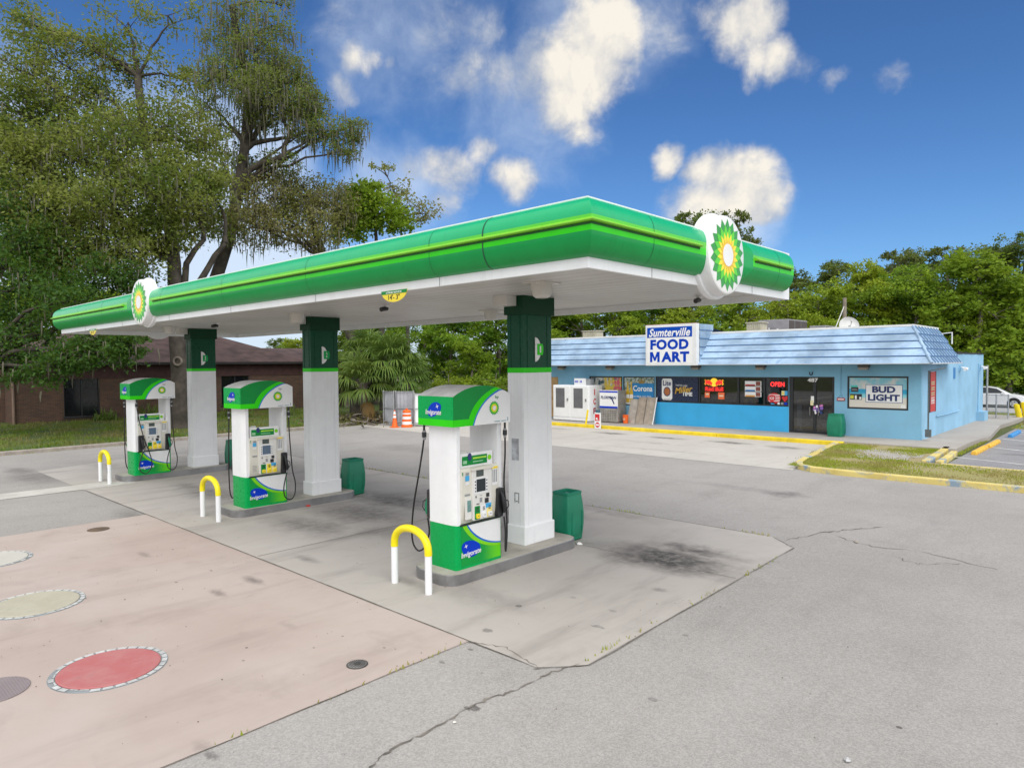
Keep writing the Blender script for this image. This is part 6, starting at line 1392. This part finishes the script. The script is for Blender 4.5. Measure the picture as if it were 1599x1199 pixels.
def crown_tree(name, label, base, trunk, clumps, size, lm, seed, bark=BARK, moss=0, moss_len=(.6, 2.2), tr=.5, group=None, cat='tree', knot=None, extra=None, mossw=.06, sp=.2):
    """trunk: list of points; clumps: (centre, radius, leaf count)"""
    rng = np.random.default_rng(seed); t = thing(name, label, cat, base, group); off = np.array(base, float)
    T = [np.array(p, float) for p in trunk]; mb = MB(); nT = len(T)
    rad = [tr * 1.35] + [tr * (1 - .62 * i / (nT - 1)) for i in range(1, nT)]
    mb.tube([tuple(p) for p in T], rad, 12, 0)
    LV = []; TW = []
    for (c, r, n) in clumps:
        c = np.array(c, float)
        # leave the trunk below the clump
        zz = [abs(p[2] - (c[2] - np.linalg.norm((p - c)[:2]) * .6)) for p in T[1:]]; j = 1 + int(np.argmin(zz)); 
        P = limb(mb, T[j], c, max(.05, rad[j] * .5), .035, rng)
        pts, ctr = clump_points(c, r, n, rng, sp=sp); LV.append(pts); TW.append(ctr)
        for q in ctr[rng.permutation(len(ctr))[:max(5, len(ctr) // 3)]]: limb(mb, P[-2 if rng.random() < .5 else -1], q, .028, .008, rng, .05, 3, 4)
    if extra:
        for e in extra: limb(mb, *e, rng)
    tk = mb.build('trunk', bark, t, smooth=60, fix=False)
    if knot:
        mb = MB(); c = Vector(knot[0]); ax = Vector(knot[1]).normalized(); e1 = ax.orthogonal().normalized(); e2 = ax.cross(e1); ring = []
        for k in range(20): a = 2 * math.pi * k / 20; ring.append(tuple(c + (e1 * math.cos(a) + e2 * math.sin(a)) * knot[2]))
        mb.tube(ring + [ring[0]], .06, 8); mb.build('knot', BARK2, tk, smooth=60)
    arr_mesh('crown', leaf_quads(np.concatenate(LV) - off, size, rng), 4, lm, t)
    if moss:
        Cc = np.concatenate(TW); arr_mesh('moss', moss_strips(Cc - off, moss, rng, *moss_len, w=mossw), 4, MOSS, t)
    return t
def CL(px, py, depth, rpx, dens=1.0, rz=None):
    c = atD(px, py, depth); r = rpx * 1.12 / FPX * depth; return (c, np.array([r, r, (rz or rpx) / FPX * depth]), int(dens * 72 * rpx))

# the great oak behind the far pumps
b = np.array([-37.0, 14.2, 0.05])
tr = [b, b + (0, 0, 1.2), (-37.0, 14.3, 3.0), (-37.4, 14.3, 5.2), tuple(atD(272, 410, 36.5)), tuple(atD(262, 330, 36.5)), tuple(atD(225, 220, 37.5)), tuple(atD(215, 120, 38))]
crown_tree('oak_tree', 'huge olive-green oak with hanging grey moss, its trunk behind the farthest canopy column', b, tr,
    [CL(60, 190, 38, 72, .8), CL(140, 165, 38, 62, .7), CL(118, 250, 36, 75), CL(200, 230, 36, 75), CL(262, 200, 38, 62, .8), CL(55, 305, 35, 72), CL(160, 325, 34.5, 75), CL(240, 300, 35, 72), CL(300, 270, 38, 52, .8), CL(300, 345, 38, 48, .7), CL(190, 395, 34.5, 62, .9), CL(110, 395, 34, 55, .8), CL(250, 365, 36, 45, .7), CL(30, 245, 36, 60, .7), CL(325, 225, 39, 30, .5),
     CL(215, 95, 38, 52, .22), CL(200, 35, 38, 48, .2), CL(262, 25, 38, 42, .18), CL(165, 105, 38, 50, .3), CL(90, 95, 38, 60, .42), CL(30, 110, 37, 62, .5), CL(15, 30, 38, 50, .25), CL(55, 40, 38, 46, .35), CL(278, 120, 39, 32, .3), CL(125, 65, 38, 36, .4), CL(15, 170, 37, 60, .8), CL(320, 300, 37, 45, .6), CL(90, 345, 34, 60, .7), CL(5, 230, 35, 60, .8)],
    .19, OLIVE, 11, moss=3000, moss_len=(.2, 1.2), tr=.52, knot=((-36.62, 14.05, 3.55), (.68, -.73, 0), .2),
    extra=[((-37.3, 14.3, 4.6), atD(318, 375, 37), .3, .12), ((-37.2, 14.3, 4.2), atD(352, 380, 37.5), .3, .12), (atD(318, 375, 37), atD(300, 290, 38), .14, .05), (atD(352, 380, 37.5), atD(330, 300, 38.5), .14, .05)])
# tall mossy tree
b = np.array(list(atD(312, 650, 43)[:2]) + [0.05])
tr = [b, b + (0, 0, 2), tuple(atD(326, 470, 43)), tuple(atD(355, 380, 43)), tuple(atD(372, 300, 43)), tuple(atD(383, 225, 43)), tuple(atD(388, 150, 43)), tuple(atD(372, 70, 43)), tuple(atD(362, 10, 43))]
crown_tree('oak_tree', 'tall narrow mossy oak rising highest against the blue sky behind the canopy', b, tr,
    [CL(375, 25, 43, 45, .55), CL(345, 60, 43, 32, .4), CL(425, 40, 43, 30, .4), CL(400, 85, 43, 48, .8), CL(350, 110, 43, 38, .7), CL(445, 105, 43, 38, .75), CL(430, 150, 42, 48, .85), CL(325, 120, 43, 30, .4), CL(460, 160, 43, 36, .75), CL(390, 135, 42, 42, .8), CL(505, 205, 43, 34, .55), CL(545, 200, 43, 26, .6), CL(475, 205, 43, 30, .5), CL(535, 235, 43, 22, .4), CL(345, 195, 43, 34, .4), CL(320, 160, 43, 24, .3), CL(470, 125, 44, 22, .5), CL(410, 200, 44, 26, .35), CL(440, 10, 44, 20, .2), CL(375, 250, 43.5, 26, .3), CL(440, 255, 43, 30, .45), CL(350, 255, 44, 26, .3), CL(400, 170, 42, 30, .6), CL(480, 165, 43.5, 30, .6)],
    .165, TALLL, 21, moss=3200, moss_len=(.3, 1.6), tr=.48, mossw=.06,
    extra=[(atD(385, 232, 43), atD(440, 216, 43), .2, .11), (atD(440, 216, 43), atD(530, 205, 43), .11, .04), (atD(376, 275, 43), atD(445, 245, 42.5), .22, .18), (atD(445, 250, 42.5), atD(442, 120, 43), .18, .05), (atD(385, 160, 43), atD(410, 140, 43), .12, .05)])
# grey-olive tree between them, above the canopy
b = np.array(list(atD(560, 650, 45.5)[:2]) + [0.05])
crown_tree('oak_tree', 'grey-olive mossy oak just above the middle of the canopy roof', b, [b, b + (0, 0, 4), tuple(atD(505, 400, 45)), tuple(atD(480, 320, 45))],
    [CL(420, 310, 44, 48, .9), CL(480, 305, 45, 48, .9), CL(525, 318, 45, 40, .8), CL(395, 355, 43, 45, .8), CL(450, 350, 44, 48, .8), CL(350, 340, 42, 40, .7), CL(360, 290, 44, 28, .45), CL(500, 360, 44, 40, .8), CL(420, 272, 46, 25, .4)], .17, BROWNL, 31, moss=1800, moss_len=(.3, 1.2), tr=.45)
b = np.array(list(atD(600, 655, 48)[:2]) + [0.05])
crown_tree('young_tree', 'fresh green young tree at the thin end of the trees above the canopy', b, [b, b + (0, 0, 4), tuple(atD(590, 420, 48)), tuple(atD(585, 330, 48))],
    [CL(560, 322, 47, 36, .95), CL(592, 335, 48, 36, .95), CL(575, 300, 47, 24, .7), CL(620, 345, 48, 26, .5), CL(545, 350, 47, 32, .8)], .27, LIGHTL, 41, tr=.25)
b = np.array(list(atD(640, 655, 49)[:2]) + [0.05])
crown_tree('thin_tree', 'sparse twiggy tree beside the fresh green one, pale against the cloud', b, [b, b + (0, 0, 4), tuple(atD(630, 420, 49)), tuple(atD(625, 340, 49))],
    [CL(612, 290, 49, 30, .16), CL(640, 320, 49, 36, .2), CL(665, 335, 49, 26, .16), CL(600, 265, 49, 20, .12)], .22, BROWNL, 43, tr=.16)
# dark live oak on the left edge
b = np.array(list(atD(-70, 650, 32.5)[:2]) + [0.05])
crown_tree('live_oak', 'dark green live oak with drooping boughs hanging before the brick building', b, [b, b + (0, 0, 2.5), tuple(atD(-40, 480, 32.5)), tuple(atD(10, 400, 33))],
    [CL(15, 330, 33.5, 52, .8), CL(12, 420, 32, 56, .4), CL(65, 445, 32, 52, .5), CL(38, 525, 31, 46, .4), CL(110, 470, 31, 44, .55), CL(120, 552, 30.2, 40, .6), CL(172, 548, 30, 34, .6), CL(204, 540, 30, 26, .6), CL(80, 572, 30, 36, .5), CL(15, 575, 31, 36, .4), CL(150, 510, 31, 40, .55), CL(150, 430, 32.5, 42, .5), CL(205, 435, 33.5, 34, .6), CL(195, 480, 33, 28, .5), CL(60, 380, 33, 50), CL(-30, 500, 32, 60)],
    .17, DARKL, 51, moss=600, moss_len=(.2, .9), tr=.6)

# repeated woodland trees: a few kinds, each placed many times
def proto(name, seed, H, clumps, size, lm, tr, bark=BARK2, moss=0):
    return crown_tree(name, 'tree', (0, 0, 0), [(0, 0, 0), (0, 0, H * .15), (H * .02, 0, H * .4), (0, H * .02, H * .62), (0, 0, H * .85)], clumps, size, lm, seed, bark, moss, tr=tr, cat='tree', moss_len=(.5, 1.8), sp=.145)
def blob(H, rng, n, wid, z0, z1, cnt, rr=(.12, .2)):
    o = []
    for k in range(n):
        t = (k + .5) / n; z = H * (z0 + (z1 - z0) * t); w = wid * H * (math.sin(math.pi * (0.12 + .8 * t)) ** .7); a = rng.uniform(0, 6.28); q = w * rng.uniform(.35, 1)
        r = H * rng.uniform(*rr); o.append(((q * math.cos(a), q * math.sin(a), z), np.array([r, r, r * .8]), int(cnt * rng.uniform(.7, 1.3))))
    return o
rg = np.random.default_rng(99)
KINDS = {
 'a': (proto('broadleaf_tree', 61, 12, blob(12, rg, 17, .30, .22, .92, 1100, (.10, .17)), .26, WOODL, .24), 12),
 'b': (proto('broadleaf_tree', 62, 12, blob(12, rg, 20, .24, .15, .95, 950, (.10, .16)), .25, WOODL, .2), 12),
 'c': (proto('broadleaf_tree', 63, 12, blob(12, rg, 15, .34, .28, .9, 1200, (.11, .18)), .27, WOODL, .26), 12),
 'p': (proto('pine_tree', 64, 18, blob(18, rg, 13, .15, .55, .97, 800, (.055, .10)), .27, PINEL, .26), 18),
 'q': (proto('pine_tree', 65, 18, blob(18, rg, 16, .19, .5, .96, 800, (.06, .11)), .27, PINEL, .28), 18),
 's': (proto('bush', 66, 4, blob(4, rg, 13, .42, .08, .72, 700, (.16, .25)), .17, WOODL, .06), 4),
 'v': (proto('vine_tree', 67, 10, blob(10, rg, 15, .19, .08, .95, 900, (.11, .16)), .24, LIGHTL, .2, moss=0), 10),
}
used = set()
def plant(kind, px, top, depth, label, group, wide=1.0, rz=None):
    pr, H = KINDS[kind]; p = atD(px, top, depth); h = p[2]; s = h / H
    loc = (p[0], p[1], -.02); sc = (s * wide, s * wide, s); rz = random.uniform(0, 6.28) if rz is None else rz
    if kind not in used:
        used.add(kind); pr.location = Vector(loc); pr.scale = sc; pr.rotation_euler = (0, 0, rz); o = pr
    else: o = dup(pr, loc, rz, sc)
    o['label'] = label; o['category'] = 'bush' if kind == 's' else 'tree'; o['group'] = group
G1, G2, G3 = 'trees behind the food store', 'trees between the canopy columns', 'bushes at the edge of the lot'
for a in (
 ('q', 1602, 358, 62, 'tall dark pine at the upper right corner of the tree line', G1), ('p', 1555, 388, 64, 'dark pine between the yellow-green pointed tree and the corner pine', G1, 1.3),
 ('q', 1478, 378, 66, 'broad flat-topped pine left of the pointed tree', G1, 1.4), ('p', 1440, 394, 66, 'thin pine beside the flat-topped pine', G1, 1.2), ('q', 1396, 384, 62, 'lacy open pine standing out over the utility pole side', G1, 1.0),
 ('p', 1292, 408, 70, 'dull green pine behind the tree next to the canopy end', G1, 1.3), ('p', 1242, 418, 66, 'pine just past the end of the green canopy', G1, 1.2),
 ('a', 1334, 404, 56, 'round bright green tree above the rooftop dish', G1, 1.0), ('b', 1278, 440, 54, 'leafy tree above the large rooftop air conditioner', G1, 1.15), ('c', 1385, 432, 54, 'green tree behind the utility pole, right of the dish', G1, 1.0),
 ('b', 1430, 415, 53, 'full leafy tree over the store corner', G1, 1.1), ('v', 1526, 388, 50, 'pointed yellow-green tree standing above the tree line', G1, 1.3), ('a', 1480, 436, 52, 'green tree over the side wall of the store', G1, 1.0), ('c', 1578, 430, 51, 'dense green tree above the white car', G1, 1.05),
 ('b', 1560, 478, 62.5, 'lower green tree just behind the white car roof', G1, 1.5), ('a', 1625, 430, 51, 'green tree cut by the edge of the photo', G1), ('c', 1515, 470, 62.6, 'low dark green tree behind the rear wall of the store', G1, 1.2), ('s', 1605, 520, 62.8, 'bush behind the bonnet of the white car', G3, 2.0), ('s', 1550, 540, 62.7, 'bush behind the windows of the white car', G3, 2.0), ('s', 1575, 500, 63.5, 'tall bush behind the white car, above its roof', G3, 1.8),
 ('c', 1230, 455, 54, 'green tree between the canopy end and the air conditioner', G1, 1.1), ('a', 1185, 470, 53, 'green tree below the end emblem of the canopy', G1, 1.2), ('b', 1130, 460, 55, 'green tree right of the roof sign, under the canopy edge', G1, 1.3),
 ('q', 1075, 322, 60, 'tall pine whose top shows over the canopy left of the end emblem', G1, .8), ('q', 1152, 322, 58, 'tall leafy top showing over the canopy right of the end emblem', G1, .75),
 ('a', 1075, 455, 57, 'green tree directly behind the roof sign', G1, 1.2), ('c', 1020, 450, 60, 'dark green tree left of the roof sign', G1, 1.2), ('b', 960, 460, 58, 'pale green tree above the cream roof vent', G1, 1.2), ('a', 905, 455, 60, 'green tree right of the nearest canopy column', G1, 1.2), ('b', 870, 460, 62, 'tree half hidden by the nearest canopy column', G1, 1.2), ('p', 990, 420, 72, 'far dark pine seen low through the canopy, left of the roof sign', G1, 1.4),
 ('v', 735, 530, 47, 'vine-covered yellow-green tree above the nearest pump', G2, 1.3), ('b', 700, 470, 54, 'tall green tree behind the vine-covered one', G2, 1.2), ('a', 775, 450, 56, 'green tree left of the nearest canopy column', G2, 1.2), ('c', 660, 470, 60, 'hazy green tree right of the palms', G2, 1.0), ('b', 820, 460, 58, 'tree hidden mostly by the nearest canopy column', G2, 1.1),
 ('s', 700, 572, 43, 'dark bush above the grey head of the nearest pump', G3, 1.25), ('s', 775, 570, 43.5, 'bush between the nearest pump and column', G3, 1.3), ('s', 740, 590, 42, 'low bush behind the arched head of the nearest pump', G3, 1.2), ('s', 655, 590, 44, 'bush right of the palms', G3, 1.2), ('s', 820, 585, 44, 'bush hidden by the nearest column at the store end', G3, 1.3),
 ('p', 432, 528, 88, 'far hazy pine over the brick building roof', G2, 1.5), ('a', 455, 535, 85, 'far pale tree over the brick building roof', G2, 1.5), ('b', 412, 548, 92, 'small far tree at the end of the brick roof slope', G2, 1.5), ('c', 480, 520, 80, 'far tree next to the middle canopy column', G2, 1.4),
 ('a', 540, 500, 52, 'dark tree right of the middle canopy column, behind the palms', G2, 1.1), ('b', 585, 470, 56, 'tree behind the crown of the palms', G2, 1.2), ('v', 505, 560, 44, 'creeper-hung tree between the brick roof and the middle column', G2, 1.0),
 ('a', -20, 250, 52, 'green tree far behind the live oak at the left edge', G2, 1.2), ('c', 130, 430, 66, 'tree behind the brick building roof', G2, 1.3)):
    plant(*a)

# cabbage palms by the refuse gates
PALM = leaf_mat('palm_fronds', [(.10, .20, .03), (.22, .30, .07), (.08, .15, .028), (.1, .1, .03)], .3, .3)
DEADP = leaf_mat('dead_fronds', [(.25, .15, .05), (.32, .2, .07), (.2, .13, .05), (.2, .1, .04)], .3)
def palm(label, base, h, n, R, seed, dead=4):
    rng = np.random.default_rng(seed); t = thing('cabbage_palm', label, 'palm', base, 'cabbage palms beside the refuse gates'); B = np.array(base)
    mb = MB(); mb.tube([tuple(B), tuple(B + (.1, 0, h * .5)), tuple(B + (0, .05, h))], [.24, .2, .22], 12); 
    for k in range(14): a = k * 2.4; z = h * (.55 + .03 * k); mb.tube([tuple(B + (.2 * math.cos(a), .2 * math.sin(a), z)), tuple(B + (.36 * math.cos(a), .36 * math.sin(a), z + .28))], [.05, .02], 5)
    mb.build('trunk', BARK2, t, smooth=50)
    Q = {0: [], 1: []}; top = np.array([0, 0, h])
    for i in range(n):
        d_ = i < dead; a = i * 2.399 + rng.uniform(-.3, .3); el = R_(-50 + rng.uniform(-15, 10)) if d_ else R_(-28 + 108 * ((i - dead) / max(1, n - dead)) ** .85 + rng.uniform(-8, 8))
        pl = R * rng.uniform(.42, .6); dr = np.array([math.cos(a) * math.cos(el), math.sin(a) * math.cos(el), math.sin(el)]); up = np.array([0, 0, 1.0]); side = np.cross(dr, up); side /= np.linalg.norm(side) + 1e-9; nrm = np.cross(side, dr)
        hub = top + dr * pl - np.array([0, 0, .10 * pl]); key = 1 if d_ else 0
        w = .018; Q[key].append(np.array([top + side * w, top - side * w, hub - side * w, hub + side * w]))
        m = 26; bl = R * rng.uniform(.55, .8)
        for k in range(m):
            th = R_(-105 + 210 * k / (m - 1)) + rng.normal() * .04; dv = dr * math.cos(th) + side * math.sin(th) + nrm * .1 * abs(math.sin(th)); dv /= np.linalg.norm(dv); L = bl * (.72 + .28 * math.cos(th)) * rng.uniform(.9, 1.1)
            p = hub.copy(); ww = np.cross(dv, nrm); ww /= np.linalg.norm(ww) + 1e-9; prev = [p + ww * .012, p - ww * .012]; dd = dv.copy()
            for sgm in range(4):
                dd = dd + np.array([0, 0, -.14 - .30 * sgm * .55 - (.3 if d_ else 0)]); dd /= np.linalg.norm(dd); p = p + dd * L / 4; wd = (.034, .034, .024, .003)[sgm]; cur = [p + ww * wd, p - ww * wd]
                Q[key].append(np.array([prev[0], prev[1], cur[1], cur[0]])); prev = cur
    arr_mesh('fronds', np.concatenate(Q[0]), 4, PALM, t)
    if Q[1]: arr_mesh('dead_fronds', np.concatenate(Q[1]), 4, DEADP, t)
for (px, py, d, n, R, sd, dead, lab) in ((608, 566, 40.5, 34, 2.1, 1, 0, 'tallest cabbage palm beside the refuse gates'), (566, 598, 39.5, 32, 2.0, 2, 1, 'lower cabbage palm with browning fronds next to the middle column'), (634, 590, 40.8, 26, 1.9, 3, 0, 'cabbage palm drooping over the grey gates'), (575, 555, 42.5, 28, 2.1, 4, 0, 'cabbage palm standing behind the lower one')):
    p = atD(px, py, d); palm(lab, (p[0], p[1], .0), p[2], n, R, sd, dead)
# saw palmettos on the lawn
for px, py, d, R, sd, lab in ((165, 640, 41, 1.0, 11, 'small palmetto clump on the lawn below the brick building window'), (235, 615, 41.5, 1.3, 12, 'larger palmetto clump seen through the farthest pump'), (375, 640, 43, 1.1, 13, 'palmetto clump behind the middle pump'), (440, 645, 44, 1.1, 14, 'palmetto clump seen through the middle pump opening')):
    p = atD(px, py, d); rng = np.random.default_rng(sd); t = thing('palmetto', lab, 'palmetto', (p[0], p[1], .08)); Q = []
    for i in range(70):
        a = rng.uniform(0, 6.28); el = rng.uniform(.5, 1.4); L = R * rng.uniform(.6, 1.15); dv = np.array([math.cos(a) * math.cos(el), math.sin(a) * math.cos(el), math.sin(el)]); o = np.array([rng.normal() * .35, rng.normal() * .35, 0]); ww = np.array([-math.sin(a), math.cos(a), 0]) * .03; q = o + dv * L * .6; e = q + (dv + np.array([0, 0, -.6])) * L * .45
        Q += [np.array([o + ww, o - ww, q - ww, q + ww]), np.array([q + ww, q - ww, e - ww * .1, e + ww * .1])]
    arr_mesh('fronds', np.concatenate(Q), 4, PALM, t)
# brush and fallen branches between the column and the gates
t = thing('brush_pile', 'pile of fallen branches at the edge of the lot below the palms', 'brush pile', tuple(atD(560, 650, 39)[:2]) + (0,)); rng = np.random.default_rng(77); mb = MB(); B = np.array(t.location)
for k in range(46):
    a = rng.uniform(0, 3.14); L = rng.uniform(.6, 2.2); c = B + np.array([rng.normal() * 1.1, rng.normal() * 1.1, rng.uniform(.05, .55)]); d = np.array([math.cos(a) * L / 2, math.sin(a) * L / 2, rng.normal() * .15]); mb.tube([tuple(c - d), tuple(c + rng.normal(size=3) * .08), tuple(c + d)], [.05, .035, .015], 5)
mb.build('branch', BARK2, t)
arr_mesh('dry_leaves', leaf_quads(rng.normal(size=(900, 3)) * np.array([1.3, 1.3, .15]) + np.array([0, 0, .2]), .16, rng), 4, leaf_mat('fallen_leaves', [(.12, .08, .04), (.2, .13, .07), (.1, .1, .03), (.1, .1, .05)], .2), t)

# ------------------------------------------------------------------ sky, clouds and light
SUN_EL, SUN_AZ = R_(52), R_(-35)      # azimuth measured from +X towards +Y
world = bpy.data.worlds.new('World'); bpy.context.scene.world = world; world.use_nodes = True
wt = world.node_tree; wt.nodes.clear(); nt = NT(wt); WL = wt.links
sd = Vector((math.cos(SUN_EL) * math.cos(SUN_AZ), math.cos(SUN_EL) * math.sin(SUN_AZ), math.sin(SUN_EL)))
sky = nt.n('ShaderNodeTexSky', sky_type='NISHITA', sun_disc=False, sun_elevation=SUN_EL, sun_rotation=math.atan2(sd.x, sd.y), air_density=1.0, dust_density=0.6, ozone_density=3.0)
tc = nt.n('ShaderNodeTexCoord').outputs['Generated']
# wind-torn edges: bend the direction with noise before measuring distance to each cloud
nd = nt.n('ShaderNodeTexNoise', ins={'Scale': 6.0, 'Detail': 5, 'Roughness': .6}); WL.new(tc, nd.inputs['Vector'])
wr = nt.n('ShaderNodeVectorMath', operation='MULTIPLY_ADD', ins={1: (.10, .10, .10), 2: (-.05, -.05, -.05)}); WL.new(nd.outputs['Color'], wr.inputs[0])
wa = nt.n('ShaderNodeVectorMath', operation='ADD'); WL.new(tc, wa.inputs[0]); WL.new(wr.outputs[0], wa.inputs[1])
wn = nt.n('ShaderNodeVectorMath', operation='NORMALIZE'); WL.new(wa.outputs[0], wn.inputs[0])
def puff(px, py, rpx, w):
    d = ray(px, py); d = d / np.linalg.norm(d); return d, rpx / FPX * (1 / (1 + ((px - 799.5) / FPX) ** 2 + ((py - 599.5) / FPX) ** 2)) ** .5, w
def field(vec, puffs):
    tot = None
    for px, py, r, w in puffs:
        d, ra, w = puff(px, py, r, w)
        dt = nt.n('ShaderNodeVectorMath', operation='DOT_PRODUCT', ins={1: tuple(d)}); WL.new(vec, dt.inputs[0])
        v = nt.ramp(dt.outputs['Value'], math.cos(ra * 1.25), math.cos(ra * .1), 0, w, False)
        tot = v if tot is None else nt.math('MAXIMUM', tot, v)
    return tot
SOLID = [(935, 55, 64, 1), (908, 115, 74, 1), (890, 165, 58, .9), (897, 200, 38, .72), (845, 115, 58, .66), (740, 105, 60, .5), (690, 105, 42, .42), (790, 120, 45, .52), (1155, 45, 64, .9), (1198, 90, 54, .82), (1180, 15, 54, .75), (1120, 30, 50, .6), (1245, 95, 40, .5), (1300, 115, 25, .5), (1400, 118, 34, .45), (1045, 245, 36, .85), (1120, 265, 55, .95), (1165, 285, 65, .95), (1200, 310, 45, .85), (1110, 315, 60, .8), (1065, 310, 50, .5), (562, 98, 30, .58), (590, 105, 22, .55), (548, 152, 30, .46), (705, 265, 55, .7), (745, 235, 35, .65), (790, 280, 45, .75), (690, 320, 35, .6), (650, 250, 35, .5), (620, 100, 16, .5), (700, 18, 75, .5), (760, 30, 40, .42), (1010, 30, 80, .42), (520, 20, 60, .3)]
HAZE = [(200, 470, 330, .95), (-60, 430, 300, .95), (360, 440, 210, .9), (480, 560, 150, 1.0), (330, 300, 170, .75), (600, 560, 150, .8), (750, 560, 150, .7), (620, 300, 110, .5), (60, 230, 170, .6), (1000, 540, 150, .5), (-500, 500, 500, .9), (820, 180, 130, .42), (940, 20, 150, .42), (640, 30, 170, .42), (1150, 330, 95, .6), (1450, 560, 150, .4)]
solid = field(wn.outputs[0], SOLID); hazy = field(wn.outputs[0], HAZE)
n1 = nt.noise(tc, 11, 9, .6, .3); n2 = nt.noise(tc, 30, 9, .68, .4)
tex = nt.math('ADD', nt.math('MULTIPLY', nt.math('SUBTRACT', n1, .5), .82), nt.math('MULTIPLY', nt.math('SUBTRACT', n2, .5), .42))
dens = nt.math('ADD', solid, tex)
alpha = nt.math('MULTIPLY', nt.ramp(dens, .24, .80), .97)
veil = nt.math('MULTIPLY', nt.ramp(nt.math('ADD', hazy, nt.math('MULTIPLY', nt.math('SUBTRACT', n1, .5), .6)), .12, .85), .85)
# lit side of the clouds: compare with the field a little way towards the sun
off = nt.n('ShaderNodeVectorMath', operation='ADD', ins={1: tuple((UV * .030 + RV * .022))}); WL.new(tc, off.inputs[0])
n1b = nt.noise(off.outputs[0], 11, 9, .6, .3)
CORE = [(945, 45, 95, 1), (925, 105, 90, 1), (905, 160, 75, .9), (890, 60, 60, .6), (1165, 30, 60, .95), (1195, 80, 50, .9), (1240, 90, 30, .5), (1045, 243, 32, .95), (1130, 258, 45, .95), (1180, 275, 55, .95), (1210, 300, 40, .9), (1120, 300, 45, .6), (735, 235, 34, .85), (790, 278, 40, .8), (700, 275, 35, .6), (585, 98, 28, .75), (690, 95, 40, .22), (745, 100, 40, .25), (1412, 115, 20, .5)]
core = field(wn.outputs[0], CORE)
core_s = nt.ramp(nt.math('ADD', core, nt.math('MULTIPLY', nt.math('SUBTRACT', n1, .5), .9)), .1, 1.0, 0, .62)
lit = nt.math('ADD', nt.math('MULTIPLY', nt.math('SUBTRACT', n1, n1b), 2.2), nt.math('ADD', core_s, nt.ramp(dens, .35, 1.05, 0, .42)), clamp=True)
ccol = nt.mix(lit, (2.7, 2.95, 3.4), (5.6, 5.25, 4.65))
sz = nt.n('ShaderNodeSeparateXYZ'); WL.new(tc, sz.inputs[0])
hs = nt.mix(1.0, sky.outputs[0], nt.mix(nt.ramp(sz.outputs[2], .0, .42), (.40, .60, .82), (.29, .47, .68)), 'MULTIPLY')
c1 = nt.mix(veil, hs, (4.3, 4.9, 5.7)); c2 = nt.mix(alpha, c1, ccol)
# pale cloud cover added out of view, behind and beside, to whiten the ambient light
db = nt.n('ShaderNodeVectorMath', operation='DOT_PRODUCT', ins={1: tuple(ray(900, 420) / np.linalg.norm(ray(900, 420)))}); WL.new(wn.outputs[0], db.inputs[0])
c2 = nt.mix(nt.math('MULTIPLY', nt.ramp(nt.math('ADD', db.outputs['Value'], nt.math('MULTIPLY', nt.math('SUBTRACT', n1, .5), .4)), .66, .42), .9), c2, (6.9, 7.0, 7.15))
bg = nt.n('ShaderNodeBackground', ins={'Strength': .1}); WL.new(c2, bg.inputs[0])
ow = nt.n('ShaderNodeOutputWorld'); WL.new(bg.outputs[0], ow.inputs[0])
world.cycles.sampling_method = 'MANUAL'; world.cycles.sample_map_resolution = 512
sl = bpy.data.lights.new('sun', 'SUN'); sl.energy = 1.5; sl.angle = R_(60); sl.color = (1.0, .965, .92)
so = bpy.data.objects.new('sun', sl); C.objects.link(so); so.rotation_euler = (-sd).to_track_quat('-Z', 'Y').to_euler(); so.location = (0, 0, 60)
sc = bpy.context.scene
sc.view_settings.view_transform = 'Standard'; sc.view_settings.look = 'None'; sc.view_settings.exposure = 0.8; sc.view_settings.gamma = 1.0
sc.render.engine = 'CYCLES'; sc.cycles.max_bounces = 7; sc.cycles.transparent_max_bounces = 12; sc.cycles.use_denoising = True
